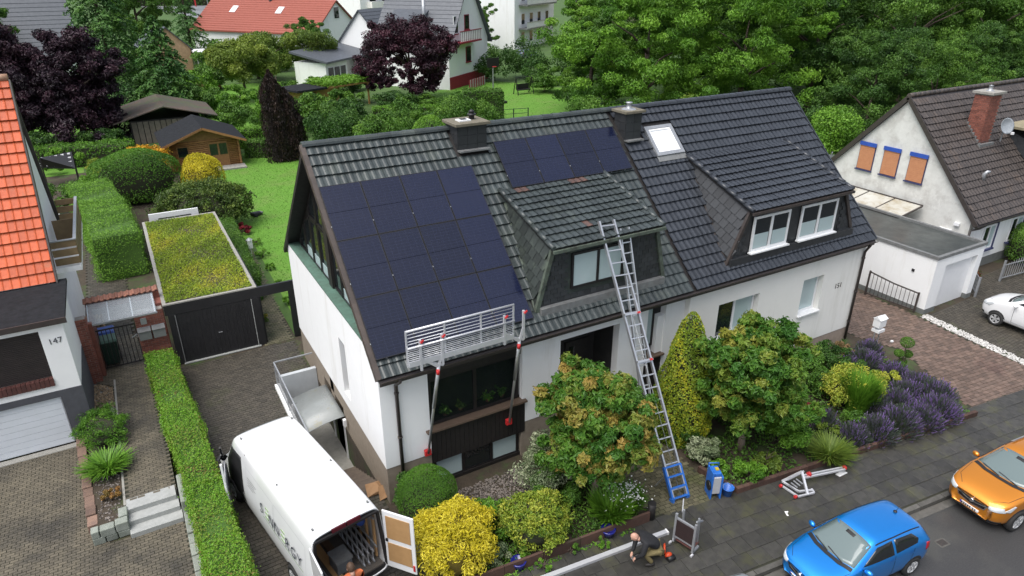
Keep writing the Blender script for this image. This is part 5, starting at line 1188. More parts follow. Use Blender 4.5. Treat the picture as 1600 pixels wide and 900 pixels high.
class Shell:
    def __init__(s, me): s.b = BVHTree.FromPolygons([v.co for v in me.vertices], [tuple(p.vertices) for p in me.polygons])
    def hit(s, p, d):
        d = Vector(d).normalized(); q = s.b.ray_cast(Vector(p)-d*4, d)
        if q[0] is None: q = s.b.find_nearest(Vector((p[0], p[1]*.3 if abs(d.y) > .5 else p[1], p[2])))
        return q[0], q[1]
    def decal(s, pts, d, name, mat, parent, off=.008, sub=4, thick=.02):
        pts = [Vector(p) for p in pts]; n = len(pts); P = []
        for i in range(n):
            for k in range(sub): P.append(pts[i].lerp(pts[(i+1) % n], k/sub))
        c = sum(P, Vector())/len(P); dd = Vector(d).normalized(); m = MB(); N = len(P); vs = []
        rings = [.0, .4, .75, 1.0]; allv = []
        for r in rings:
            for p in (P if r else [c]):
                q = c.lerp(p, r) if r else c; h, nr = s.hit(q, dd)
                if h is None: h = q; nr = -dd
                if nr.dot(dd) > 0: nr = -nr
                allv.append(h+nr*off)
        for p in P:
            h, nr = s.hit(p, dd)
            if h is None: h = p; nr = -dd
            if nr.dot(dd) > 0: nr = -nr
            allv.append(h-nr*thick)
        fs = [(0, 1+i, 1+(i+1) % N) for i in range(N)]
        for r in range(3):
            a = 1+r*N; b = a+N
            fs += [(a+i, b+i, b+(i+1) % N, a+(i+1) % N) for i in range(N)]
        m.add(allv, fs, True)
        me = m.mesh(name, mat); bm_ = bmesh.new(); bm_.from_mesh(me); bmesh.ops.recalc_face_normals(bm_, faces=bm_.faces); bm_.to_mesh(me); bm_.free()
        o = bpy.data.objects.new(name, me); link(o, parent, False); return o
    def strip(s, pts, d, w, name, mat, parent, off=.004):
        pts = [Vector(p) for p in pts]; P = []
        for a, b in zip(pts[:-1], pts[1:]):
            k = max(2, int((b-a).length/.08)); P += [a.lerp(b, i/k) for i in range(k)]
        P.append(pts[-1]); dd = Vector(d).normalized(); vs = []
        for i, p in enumerate(P):
            t = (P[min(i+1, len(P)-1)]-P[max(i-1, 0)]).normalized(); sd = t.cross(dd).normalized()*w/2
            for q in (p-sd, p+sd):
                h, nr = s.hit(q, dd)
                if h is None: h, nr = q, -dd
                if nr.dot(dd) > 0: nr = -nr
                vs.append(h+nr*off)
        m = MB().add(vs, [(2*i, 2*i+1, 2*i+3, 2*i+2) for i in range(len(P)-1)], True)
        o = bpy.data.objects.new(name, m.mesh(name, mat)); link(o, parent, False); return o
def wheel(parent, x, y, r, side, w=.2, spokes=5):
    m = MB(); prof = [(r*.62, -w/2), (r*.9, -w/2), (r, -w*.36), (r, w*.36), (r*.9, w/2), (r*.62, w/2), (r*.60, 0), (r*.62, -w/2)]
    t = MB(); n = 24; vs = []
    for rr, yy in prof: vs += [(rr*math.cos(2*math.pi*k/n), yy, rr*math.sin(2*math.pi*k/n)) for k in range(n)]
    t.add(vs, [(i*n+k, i*n+(k+1) % n, (i+1)*n+(k+1) % n, (i+1)*n+k) for i in range(len(prof)-1) for k in range(n)], True)
    o = t.build('wheel', M_tyre, parent, world=False); o.location = (x, y, r)
    d = MB(); d.tube([(0, side*(w/2-.06), 0), (0, side*(w/2-.05), 0)], r*.62, 20); d.build('brake_shadow', M_trim, o, world=False)
    q = MB(); q.tube([(0, side*(w/2-.04), 0), (0, side*(w/2+.0), 0)], r*.16, 12)
    for k in range(spokes):
        a = 2*math.pi*k/spokes+.2
        for da in (-.16, .16): q.bar((math.cos(a)*r*.1, side*(w/2-.012), math.sin(a)*r*.1), (math.cos(a+da)*r*.60, side*(w/2-.012), math.sin(a+da)*r*.60), .045*r/.3, .035, (0, 1, 0))
    vs = []
    for rr, yy in ((r*.64, w/2+.004), (r*.57, w/2+.002), (r*.57, w/2-.03)): vs += [(rr*math.cos(2*math.pi*k/n), side*yy, rr*math.sin(2*math.pi*k/n)) for k in range(n)]
    q.add(vs, [(i*n+k, i*n+(k+1) % n, (i+1)*n+(k+1) % n, (i+1)*n+k) for i in range(2) for k in range(n)], True)
    q.build('rim', M_rim, o, world=False)
HATCH = [(1.84, .52, .30, .60, (.50, .64), (.40, .665), .675, .68), (1.76, .66, .20, .68, (.62, .725), (.5, .755), .765, .77), (1.50, .765, .17, .77, (.72, .82), (.56, .86), .88, .89), (1.02, .79, .17, .87, (.745, .92), (.62, .955), .975, .985),
         (.88, .79, .17, .895, (.75, .95), (.68, .99), 1.015, 1.025), (.16, .80, .17, .93, (.76, .99), (.60, 1.36), 1.41, 1.425), (.0, .80, .17, .935, (.76, .99), (.595, 1.395), 1.445, 1.46), (-.55, .80, .17, .95, (.76, 1.01), (.59, 1.41), 1.465, 1.48),
         (-1.15, .80, .17, .97, (.755, 1.03), (.575, 1.39), 1.44, 1.455), (-1.50, .79, .18, .985, (.74, 1.05), (.555, 1.33), 1.375, 1.39), (-1.60, .785, .19, .985, (.73, 1.04), (.55, 1.27), 1.31, 1.32), (-1.76, .755, .22, .95, (.70, .98), (.62, 1.0), 1.01, 1.015), (-1.84, .66, .30, .80, (.62, .85), (.5, .87), .88, .88)]
def car(name, label, loc, rz, col, sx=1., sy=1., sz=1., suv=False, group=None, cat='car', hood=0.0, wr=.29, bumper=True, wheelx=(1.17, -1.22)):
    o = thing(name, label, cat, loc, rz, group)
    st_ = []
    for (x, w_, zb, zt, p5, p6, z7, z8) in HATCH:
        h = hood*max(0, min(1, (x-.0)/1.0)) if x > .5 else 0
        f = lambda z: z*sz+h*min(1, z/.6)
        st_.append((x*sx, [(0, f(zb)), (.85*w_*sy, f(zb)), (.97*w_*sy, f(zb+.12)), (w_*sy, f((zb+zt)*.52)), (.985*w_*sy, f(zt)), (p5[0]*sy, f(p5[1])), (p6[0]*sy, f(p6[1])), (p6[0]*.62*sy, f(z7)), (0, f(z8))]))
    me = smooth_mesh(loft(st_), 2); me.materials.append(col); b = bpy.data.objects.new('body', me); link(b, o, False); S = Shell(me)
    X = lambda v: v*sx; Y = lambda v: v*sy; Z = lambda v: v*sz
    dn = (-.55, 0, -.83)
    hz = lambda x: hood*max(0, min(1, x))
    S.decal([(X(.86), Y(.66), 2), (X(.22), Y(.53), 2), (X(.22), 0, 2), (X(.22), -Y(.53), 2), (X(.86), -Y(.66), 2), (X(.95), -Y(.4), 2), (X(.98), 0, 2), (X(.95), Y(.4), 2)], (0, 0, -1), 'windscreen', M_screen, b)
    S.strip([(X(.93), Y(.67), 2), (X(1.03), Y(.35), 2), (X(1.05), 0, 2), (X(1.03), -Y(.35), 2), (X(.93), -Y(.67), 2)], (0, 0, -1), .10, 'scuttle', M_trim, b, .010)
    S.strip([(X(.98), Y(.45), 2), (X(.90), -Y(.1), 2)], (0, 0, -1), .025, 'wiper', M_trim, b, .022); S.strip([(X(1.0), -Y(.02), 2), (X(.90), -Y(.5), 2)], (0, 0, -1), .025, 'wiper', M_trim, b, .022)
    mrr = S.decal([(X(.36), .12, 2), (X(.28), .12, 2), (X(.28), -.12, 2), (X(.36), -.12, 2)], (0, 0, -1), 'mirror_mount', M_trim, b, .012)
    for s in (1, -1):
        D = (0, -s, 0); y = 2*s
        S.decal([(X(.62), y, Z(1.0)+hz(.1)), (X(.10), y, Z(1.30)), (-X(.38), y, Z(1.33)), (-X(.40), y, Z(1.01))], D, 'front_window', M_autoglass, b)
        S.decal([(-X(.48), y, Z(1.02)), (-X(.46), y, Z(1.33)), (-X(1.08), y, Z(1.30)), (-X(1.28), y, Z(1.15)), (-X(1.22), y, Z(1.06))], D, 'rear_window', M_autoglass, b)
        for xx in wheelx:
            S.decal([(X(xx)+(wr+.05)*math.cos(a), y, Z(.02)+wr+(wr+.045)*math.sin(a)) for a in np.linspace(-.35, math.pi+.35, 14)], D, 'wheel_arch', M_trim, b, .004, sub=1)
            wheel(o, X(xx), s*(Y(.80)-.095), wr, s)
        for (a, c) in ((.66, .66), (-.44, -.44), (-1.12, -1.02)): S.strip([(X(a), y, Z(.96)), (X(c), y, Z(.5)), (X(c*.98), y, Z(.26))], D, .012, 'door_gap', M_seam, b)
        S.strip([(X(.66), y, Z(.27)), (-X(1.0), y, Z(.27))], D, .012 if not suv else .16, 'sill_trim', M_trim, b, .006)
        for xx in (-.28, -.98): S.strip([(X(xx), y, Z(.86)), (X(xx-.17), y, Z(.875))], D, .03, 'door_handle', col, b, .025)
        S.decal([(X(1.70), y, Z(.66)+hz(.8)), (X(1.42), y, Z(.79)+hz(.8)), (X(1.36), y, Z(.76)+hz(.8)), (X(1.52), y, Z(.62)+hz(.8))], D, 'headlight', M_lamp, b)
        S.decal([(3, s*Y(.66), Z(.74)+hz(.9)), (3, s*Y(.40), Z(.685)+hz(.9)), (3, s*Y(.42), Z(.60)+hz(.9)), (3, s*Y(.70), Z(.62)+hz(.9))], (-1, 0, 0), 'headlight', M_lamp, b, .012)
        S.decal([(-X(1.68), y, Z(.94)), (-X(1.55), y, Z(.98)), (-X(1.58), y, Z(.72)), (-X(1.72), y, Z(.74))], D, 'tail_light', M_tail, b, .012)
        mi = MB(); ellipsoid_core(mi, (0, 0, 0), .07, .11, .075, 12, 8, False); mo = mi.build('wing_mirror', col, b, world=False); mo.location = (X(.62), s*(Y(.80)+.09), Z(.97)+hz(.4)); mo.rotation_euler = (0, 0, s*.2)
        MB().bar((X(.60), s*Y(.72), Z(.93)+hz(.4)), (X(.62), s*(Y(.80)+.05), Z(.94)+hz(.4)), .06, .03).build('mirror_arm', M_trim, b, world=False)
        S.strip([(X(.12), s*Y(.55), 3), (-X(.5), s*Y(.555), 3), (-X(1.45), s*Y(.53), 3)], (0, 0, -1), .022, 'roof_channel', M_seam, b)
        S.strip([(X(1.72), s*Y(.40), 3), (X(1.5), s*Y(.62), 3), (X(1.0), s*Y(.70), 3)], (0, 0, -1), .010, 'bonnet_gap', M_seam, b)
        if suv: S.strip([(-X(.05), s*Y(.50), 3), (-X(1.4), s*Y(.48), 3)], (0, 0, -1), .05, 'roof_rail', M_alu, b, .05)
        S.decal([(3, s*Y(.68), Z(.36)), (3, s*Y(.46), Z(.36)), (3, s*Y(.46), Z(.28)), (3, s*Y(.66), Z(.29))], (-1, 0, 0), 'fog_lamp_recess', M_trim, b)
    F_ = (-1, 0, 0)
    gr = S.decal([(3, Y(.38), Z(.64)+hz(1)), (3, 0, Z(.61)+hz(1)), (3, -Y(.38), Z(.64)+hz(1)), (3, -Y(.32), Z(.52)+hz(1)), (3, 0, Z(.46)+hz(1)), (3, Y(.32), Z(.52)+hz(1))], F_, 'grille', M_trim, b)
    S.strip([(3, Y(.37), Z(.625)+hz(1)), (3, Y(.1), Z(.56)+hz(1)), (3, -Y(.1), Z(.56)+hz(1)), (3, -Y(.37), Z(.625)+hz(1))], F_, .03, 'chrome_bar', M_chrome, b, .02)
    if suv: S.strip([(3, Y(.39), Z(.65)+hz(1)), (3, Y(.33), Z(.51)+hz(1)), (3, 0, Z(.445)+hz(1)), (3, -Y(.33), Z(.51)+hz(1)), (3, -Y(.39), Z(.65)+hz(1))], F_, .022, 'chrome_surround', M_chrome, b, .014)
    S.decal([(3, .065*math.cos(a), Z(.565)+hz(1)+.06*math.sin(a)) for a in np.linspace(0, 2*math.pi, 10)[:-1]], F_, 'badge', M_chrome, b, .03, sub=1)
    S.decal([(3, Y(.55), Z(.33)), (3, -Y(.55), Z(.33)), (3, -Y(.5), Z(.22)), (3, Y(.5), Z(.22))], F_, 'lower_intake', M_trim, b)
    if suv: S.strip([(3, Y(.6), Z(.235)), (3, -Y(.6), Z(.235))], F_, .05, 'skid_plate', M_alu, b, .03)
    p = S.decal([(3, .26, Z(.44)), (3, -.26, Z(.44)), (3, -.26, Z(.37)), (3, .26, Z(.37))], F_, 'number_plate', M_plate, b, .022)
    S.decal([(3, -.26, Z(.44)), (3, -.225, Z(.44)), (3, -.225, Z(.37)), (3, -.26, Z(.37))], F_, 'plate_band', M_euro, b, .028)
    for k in range(7):
        yy = .19-.058*k-(.03 if k > 1 else 0); S.decal([(3, yy, Z(.43)), (3, yy-.03, Z(.43)), (3, yy-.03, Z(.382)), (3, yy, Z(.382))], F_, 'plate_mark', M_trim, b, .028, sub=1)
    S.decal([(-3, Y(.52), Z(1.27)), (-3, -Y(.52), Z(1.27)), (-3, -Y(.6), Z(1.05)), (-3, Y(.6), Z(1.05))], (1, 0, 0), 'rear_screen', M_autoglass, b)
    if not suv: MB().tube([(-X(1.2), 0, Z(1.44)), (-X(1.36), 0, Z(1.44)+.20)], [.008, .004], 6).build('aerial', M_trim, b, world=False); MB().lathe([(.05, 0), (.04, .02), (0, .03)], 10, (-X(1.2), 0, Z(1.455))).build('aerial_base', M_trim, b, world=False)
    return o
P_blue = paint('bright_blue_paint', (.008, .27, .80), .7, .34); P_orange = paint('copper_orange_paint', (.70, .25, .015), .6, .34); P_silver = paint('silver_paint', (.55, .60, .66), .5, .3); P_white = paint('white_paint', (.80, .81, .82), 0, .35); P_slateb = paint('slate_blue_paint', (.16, .19, .28), .4, .35)
back = math.pi+rz0
car('parked_car', 'small bright blue hatchback parked at the kerb', (14.08, 6.93, -.118), back, P_blue, group='cars parked along the kerb')
car('parked_car', 'copper orange compact crossover with roof rails parked behind the blue hatchback', (20.62, 6.22, -.118), back, P_orange, 1.163, 1.11, 1.12, True, group='cars parked along the kerb', hood=.05, wr=.34)
car('parked_car', 'pale silver car at the kerb in front of the blue hatchback', (G(1110, 895, 1.3).x-.95, G(1110, 895, 1.3).y-.70, -.118), back, P_silver, 1.1, 1.08, .98, group='cars parked along the kerb')
car('parked_car', 'white compact van with black bumper standing on the dark forecourt', (31.95, 10.95, .0), math.pi/2-.03, P_white, 1.16, 1.13, 1.25, True, hood=-.02, wr=.31, cat='van')
car('parked_car', 'slate blue car standing before the far white apartment block', G(824, 90), .25, P_slateb, 1.15, 1.1, 1.0)
# ------------------------------------------------------------------ white work van with open rear and cab doors
VL, VW = 5.9, 1.0
van = thing('work_van', 'white high-roofed work van with open rear doors standing on the driveway', 'van', (2.62, 12.28, 0), math.pi/2+R(10.2))
def vring(w_, zb, zt, hw=None, rr=.12): 
    tw = hw or w_*.86
    return [(0, zb), (w_*.9, zb), (w_*.98, zb+.15), (w_, zb+.55), (w_*.985, 1.25 if zt > 1.6 else zt*.8), ((w_*.985*.35+tw*.65), zt-.42 if zt > 1.6 else zt*.9), (tw, zt-.09), (tw-.10, zt-.01), (tw*.5, zt+.01), (0, zt+.02)]
stv = []
for (x, w_, zt) in ((0.0, .985, 2.46), (.06, .99, 2.47), (1.5, 1.0, 2.5), (3.8, 1.0, 2.5), (4.65, 1.0, 2.48), (4.95, .99, 2.40), (5.15, .98, 2.22)): stv.append((x, vring(w_, .32, zt)))
for (x, w_, zt, tw) in ((5.75, .97, 1.42, .80), (5.95, .95, 1.25, .80), (6.35, .88, 1.0, .66), (6.5, .74, .8, .5)): stv.append((x, [(0, .3), (w_*.9, .3), (w_*.98, .42), (w_, .62), (w_*.985, .85 if zt > .95 else .68), (w_*.95, zt-.12 if zt > .95 else .74), (tw, zt-.04), (tw-.1, zt-.01), (tw*.5, zt+.01), (0, zt+.02)]))
lm = loft(stv)
# open the rear end: drop the cap of the first ring
n_ring = 18
keep = [i for i, f in enumerate(lm.f) if not (len(f) == n_ring and 0 in f)]
lm.f = [lm.f[i] for i in keep]; lm.sm = [True]*len(lm.f)
vme = smooth_mesh(lm, 2); vme.materials.append(P_white)
vb = bpy.data.objects.new('body', vme); link(vb, van, False)
SV = Shell(vme)
sd = vb.modifiers.new('s', 'SOLIDIFY'); sd.thickness = .05; sd.offset = -1
M_vint = pm('van_interior_lining', (.10, .085, .07), (.06, .055, .05), 4, .8)
MB().box(.05, 4.9, -.86, .86, .50, .56).build('load_floor', M_vint, van, world=False); MB().box(4.0, 4.05, -.86, .86, .56, 2.35).build('bulkhead', M_vint, van, world=False)
MB().box(.02, .12, -.9, .9, .38, .52).build('rear_step', M_trim, van, world=False)
m = MB()
for (a, b_) in (((.0, -.93, .55), (.0, -.80, 2.32)), ((.0, .93, .55), (.0, .80, 2.32)), ((.0, -.80, 2.33), (.0, .80, 2.33))): m.bar(a, b_, .06, .10, (1, 0, 0))
m.build('door_seal', M_trim, van, world=False)
def vdoor(y, ang, name):
    d = bpy.data.objects.new(name, None); d.empty_display_size = .1
    m = MB(); m.box(-.045, .0, 0, .86, .5, 2.3); o = m.build(name, P_white, van, world=False, bevel=.02)
    s = 1 if y > 0 else -1
    o.location = (-.02, y, 0); o.rotation_euler = (0, 0, ang)
    if s > 0: o.scale = (1, -1, 1)
    k = pm('plywood', (.42, .25, .11), (.36, .21, .09), 4, .6) if 'plywood' not in MATS else MATS['plywood']
    for (z0, z1) in ((.72, 1.32), (1.46, 2.16)): MB().box(.002, .014, .10, .76, z0, z1).build('plywood_panel', k, o, world=False, bevel=.004)
    MB().box(.002, .03, .06, .12, 1.36, 1.44).build('latch', M_trim, o, world=False); MB().box(.002, .02, .78, .83, .62, .8).build('reflector', M_red, o, world=False)
    return o
vdoor(-.90, R(118), 'rear_door')
vd = vdoor(.90, R(-97), 'rear_door')
for s in (-1, 1):
    MB().box(-.03, .03, s*.955-.03, s*.955+.03, .85, 1.35).build('tail_light', M_tail, van, world=False)
    for xx in (1.25, 5.35):
        SV.decal([(xx+.41*math.cos(a), 2*s, .36+.40*math.sin(a)) for a in np.linspace(-.3, math.pi+.3, 14)], (0, -s, 0), 'wheel_arch', M_trim, vb, .004, sub=1); wheel(van, xx, s*.90, .35, s, .23, 6)
    SV.strip([(.2, 2*s, .50), (4.2, 2*s, .50)], (0, -s, 0), .10, 'side_moulding', M_trim, vb, .012)
    for (a, b_) in ((.35, 2.15), (2.2, 4.0)):
        P4 = [(a, 2*s, 1.0), (b_, 2*s, 1.0), (b_, 2*s, 2.0), (a, 2*s, 2.0), (a, 2*s, 1.0)]; SV.strip(P4, (0, -s, 0), .012, 'panel_groove', pm('van_groove', (.45, .46, .47), None, 3, .5) if 'van_groove' not in MATS else MATS['van_groove'], vb, .002)
    MB().bar((5.55, s*1.02, 1.35), (5.53, s*1.14, 1.5), .08, .22, (0, 0, 1)).build('wing_mirror', M_trim, van, world=False)
SV.decal([(5.02, .72, 4), (5.72, .80, 4), (5.8, 0, 4), (5.72, -.80, 4), (5.02, -.72, 4), (4.98, 0, 4)], (0, 0, -1), 'windscreen', M_screen, vb)
for s in (-1, 1): SV.decal([(6.40, s*2, .92), (6.15, s*2, 1.02), (6.05, s*2, .86), (6.38, s*2, .74)], (0, -s, 0), 'headlight', M_lamp, vb)
# cab door opening (left) with the door swung out, closed right cab window
SV.decal([(4.27, 2, .62), (5.58, 2, .62), (5.62, 2, 1.30), (5.12, 2, 2.02), (4.30, 2, 2.12)], (0, -1, 0), 'cab_opening', M_trim, vb, .006)
SV.decal([(4.35, -2, 1.32), (5.55, -2, 1.32), (5.1, -2, 1.98), (4.38, -2, 2.0)], (0, 1, 0), 'cab_window', M_autoglass, vb)
cdm = MB().box(-1.25, .0, -.03, .03, .55, 1.35).box(-1.25, -1.18, -.03, .03, 1.35, 2.08).build('cab_door', P_white, van, world=False, bevel=.02)
cdm.location = (5.58, 1.04, 0); cdm.rotation_euler = (0, 0, R(-17))
MB().add([(-1.2, 0, 1.36), (-.02, 0, 1.36), (-.45, 0, 2.05), (-1.2, 0, 2.08)], [(0, 1, 2, 3)]).build('pane', M_autoglass, cdm, world=False); MB().bar((0, 0, 1.36), (-.47, 0, 2.08), .05).build('door_frame', M_trim, cdm, world=False); MB().box(-1.2, -.1, -.05, -.032, .65, 1.25).build('door_lining', M_lb, cdm, world=False)
for s in (.45, -.45):
    st_o = MB().box(4.35, 4.85, s-.25, s+.25, .75, .92)  .box(4.28, 4.42, s-.24, s+.24, .92, 1.6).build('seat', M_trim, van, world=False, bevel=.03)
# brake light bar and roof fittings
bl = MB().box(-.035, .03, -.36, -.015, 2.36, 2.47).box(-.035, .03, .015, .36, 2.36, 2.47).build('brake_light', pm('dark_red_lens', (.10, .012, .02), None, 4, .2), van, world=False)
for (xx, yy) in ((.25, -.7), (.25, .7), (2.2, -.72), (2.2, .72), (4.6, -.72), (4.6, .72)): MB().box(xx-.03, xx+.03, yy-.02, yy+.02, 2.46, 2.50).build('roof_fixing', M_lb, van, world=False)
# lettering on the left flank
M_letter = pm('dark_grey_letter', (.035, .04, .055), None, 4, .5); M_letterg = pm('green_letter', (.20, .31, .12), None, 4, .5)
def flank(s, x, z, size, mat, name='lettering'):
    h, nr = SV.hit((x, 2, z), (0, -1, 0))
    up = Vector((0, -.10, 1)).normalized(); ax = Vector((-1, 0, 0)); nn = ax.cross(up)
    M = Matrix((ax, up, nn)).transposed().to_4x4(); M.translation = h+Vector((0, .035, 0))
    t = text_obj(name, s, size, Matrix.Identity(4), mat, None, .002); t.parent = van; t.matrix_basis = M
    return t
xs = 3.05
for ch, adv in zip('SENNERGY', (.30, .29, .35, .35, .29, .33, .36, .30)):
    xc = xs-adv/2
    if ch == 'E':
        for dz in (-.14, 0, .14):
            h, nr = SV.hit((xc, 2, 1.40+dz), (0, -1, 0)); MB().box(xc-.10, xc+.11, h.y-.02, h.y+.012, 1.40+dz-.014, 1.40+dz+.014).build('letter_stroke', M_letterg, van, world=False)
    else: flank(ch, xc, 1.40, .41, M_letter)
    xs -= adv
for k, L in enumerate((.62, .5, .56, .40)): SV.strip([(3.9, 2, 1.72-.08*k), (3.9-L, 2, 1.72-.08*k)], (0, -1, 0), .02, 'small_print', M_lb, vb, .006)
SV.strip([(2.9, 2, 1.14), (.5, 2, 1.14)], (0, -1, 0), .02, 'green_line', M_letterg, vb, .006)
# load: ladders, boxes, planks
Mv = wm(van)
def inv(p): return Mv @ Vector(p)
def cargo(name, label, cat, fn, mat, group=None):
    m = MB(); fn(m); o = bpy.data.objects.new(name, m.mesh(name, mat)); o.matrix_basis = Mv.copy(); COL.objects.link(o); tag(o, label, cat, group); return o
def plank(y0, y1, z, x1):
    return lambda m: m.box(.25, x1, y0, y1, z, z+.04)
cargo('plank', 'long brown plank lying on the van floor beside the metal profiles', 'plank', plank(.12, .32, .565, 2.9), MATS['plywood'], 'planks in the van')
cargo('plank', 'dark narrow plank lying on the van floor next to the toolbox', 'plank', plank(-.12, .06, .565, 2.4), pm('dark_plank', (.12, .07, .04), None, 5, .7), 'planks in the van')
def tbx(m): m.box(.35, .80, -.18, .22, .61, .95)
tb = cargo('toolbox', 'grey plastic toolbox with pale lid in the van load bay', 'toolbox', tbx, pm('grey_tool_case', (.12, .13, .14), None, 5, .5))
q = MB().box(.33, .82, -.20, .24, .951, 1.02).mesh('lid', M_lead); lo = bpy.data.objects.new('lid', q); lo.parent = tb; COL.objects.link(lo)
for k in range(7):
    yy = .42+.065*k; cargo('metal_profile', 'thin galvanised profile in the bundle along the left van wall', 'profile', (lambda y: (lambda m: m.box(.12+.05*random.random(), 2.6, y, y+.035, .565+.02*random.random(), .62)))(yy), M_steel, 'profiles in the van')
def vlad(y, lab):
    o = thing('step_ladder', lab, 'ladder', (0, 0, 0), 0, 'ladders in the van'); o.matrix_basis = Mv.copy()
    for z in (.62, .95): MB().bar((.18, y, z), (2.7, y, z+.1), .04, .06).build('rail', M_alu, o, world=False)
    for k in range(9): MB().bar((.25+.28*k, y, .63), (.25+.28*k, y, 1.0), .03, .03).build('rung', M_alu, o, world=False)
vlad(-.42, 'aluminium step ladder on edge in the van nearest the toolbox'); vlad(-.55, 'aluminium step ladder on edge in the van between the two others'); vlad(-.68, 'aluminium step ladder on edge along the right van wall')
def rackf(m):
    for x in (.3, .9, 1.5, 2.1): m.bar((x, -.84, .6), (x, -.80, 2.1), .05, .04)
rk = thing('wall_rack', 'wooden slat rack on the right inner wall of the van', 'rack', (0, 0, 0)); rk.matrix_basis = Mv.copy()
for x in (.3, .7, 1.1, 1.5, 1.9): MB().box(x, x+.08, -.85, -.80, .6, 2.0).build('slat', MATS['plywood'], rk, world=False)
for z in (1.0, 1.9): MB().box(.2, 2.4, -.80, -.77, z, z+.05).build('rail', M_steel, rk, world=False)
def bagf(m): ellipsoid_core(m, (.7, -.62, 1.72), .25, .14, .22, 12, 8, False)
cargo('work_jacket', 'blue work jacket hanging in the van', 'jacket', bagf, pm('blue_cloth', (.03, .07, .28), (.02, .05, .2), 8, .9))
# ------------------------------------------------------------------ roof-edge guard rail and its struts
gr_ = thing('edge_guard', 'white aluminium guard rail panel fixed along the eave below the solar panels', 'guard rail', (6.7, 14.3, 4.6))
M_whitealu = pm('white_aluminium', (.68, .69, .72), (.60, .61, .64), 6, .35, metal=.45)
ga0, ga1 = Vector((5.12, 14.28, 0)), Vector((8.22, 14.28, 0))
def gp(t, z, dy=0.): p = ga0.lerp(ga1, t); return Vector((p.x, p.y+dy, z))
MB().tube([gp(0, 5.80), gp(1, 5.80)], .032, 8).build('top_rail', M_whitealu, gr_)
MB().tube([gp(0, 5.34, -.06), gp(1, 5.34, -.06)], .03, 8).build('mid_rail', M_whitealu, gr_)
MB().box(5.14, 8.2, 14.22, 14.26, 4.78, 4.93).build('toe_board', M_whitealu, gr_)
for z in (5.70, 5.60, 5.50, 5.42): MB().tube([gp(0, z), gp(1, z)], .012, 6).build('bar', M_whitealu, gr_)
for k in range(7): z = 4.97+.055*k; MB().tube([gp(0, z, -.02), gp(1, z, -.02)], .010, 6).build('bar', M_whitealu, gr_)
for t in (0, .34, .68, 1): MB().bar(gp(t, 4.78), gp(t, 5.82), .04).build('upright', M_whitealu, gr_)
def strut(foot, top, lab):
    o = thing('guard_strut', lab, 'support strut', tuple(foot))
    f, t = Vector(foot), Vector(top)
    MB().tube([f, t], .04, 8).build('tube', M_alu, o)
    MB().tube([f.lerp(t, .55), t+Vector((0, 0, .02))], .05, 8).build('outer_tube', M_alu, o)
    for dx in (-.48, .12):
        MB().bar(t+Vector((0, 0, .0)), t+Vector((dx, -.02, .42)), .06).build('fork_arm', M_whitealu, o); MB().bar(t+Vector((dx, -.02, .05)), t+Vector((dx, -.02, .95)), .06).build('post', M_whitealu, o); MB().bar(t+Vector((dx, -.07, .88)), t+Vector((dx+.07, -.09, .96)), .04).build('clamp_handle', M_red, o)
    MB().bar(t+Vector((-.48, 0, .32)), t+Vector((.14, 0, .02)), .05).build('brace', M_whitealu, o)
    MB().tube([t+Vector((-.05, -.06, -.18)), t+Vector((-.05, -.06, -.05))], .05, 8).build('knob', M_red, o)
    MB().box(f.x-.1, f.x+.1, f.y-.02, f.y+.09, f.z-.1, f.z+.1).build('foot_pad', M_red, o, bevel=.02)
strut((5.72, 14.80, 1.46), (5.95, 14.26, 4.55), 'telescopic strut with red pad pressed on the wall beside the dark bay')
s2 = strut((8.36, 14.76, 1.60), (8.40, 14.26, 4.62), 'telescopic strut with red pad hanging before the dark bay cladding')
# ------------------------------------------------------------------ ladder lift leaning on the dormer
def ladder(name, label, a0, a1, b0, b1, nr, w, mat, group=None, depth=.09):
    """a0,a1 feet (left,right), b0,b1 tops"""
    o = thing(name, label, 'ladder', tuple((Vector(a0)+Vector(a1))/2), 0, group)
    a0, a1, b0, b1 = map(Vector, (a0, a1, b0, b1)); nrm = (b0-a0).cross(a1-a0).normalized()
    for a, b in ((a0, b0), (a1, b1)): MB().bar(a, b, w, depth, nrm).build('rail', mat, o)
    for k in range(nr):
        t = (k+.6)/nr; MB().bar(a0.lerp(b0, t), a1.lerp(b1, t), .035, .035, nrm).build('rung', mat, o)
    return o
LA0, LA1, LB0, LB1 = Vector((11.66, 10.98, .12)), Vector((12.12, 10.92, .12)), Vector((11.58, 15.12, 7.32)), Vector((12.08, 15.08, 7.30))
ll = ladder('ladder_lift', 'long aluminium ladder lift with blue base leaning from path to dormer roof', LA0, LA1, LB0, LB1, 22, .05, M_alu, None, .11)
u_ = (LB0-LA0).normalized(); sd_ = (LA1-LA0).normalized(); nn_ = sd_.cross(u_).normalized()
def lp(t, s, h=0.): return LA0.lerp(LB0, t)+(LA1.lerp(LB1, t)-LA0.lerp(LB0, t))*s+nn_*h
bs_ = MB(); 
for s in (-.08, 1.08): bs_.bar(lp(0, s, .0), lp(.11, s, .0), .05, .12, nn_)
for t in (.0, .035, .075, .11): bs_.bar(lp(t, -.08, .05), lp(t, 1.08, .05), .05, .05, nn_)
bs_.bar(lp(.0, -.1, .05), lp(-.02, -.1, .0), .06).build('base', M_blue, ll)
for s in (-.05, 1.05): MB().bar(lp(.08, s, -.05), Vector((lp(.0, s).x, lp(0, s).y+.75, .0)), .04).build('stay', M_alu, ll); MB().box(lp(0, s).x-.06, lp(0, s).x+.06, lp(0, s).y-.06, lp(0, s).y+.06, .0, .10).build('foot', M_blue, ll)
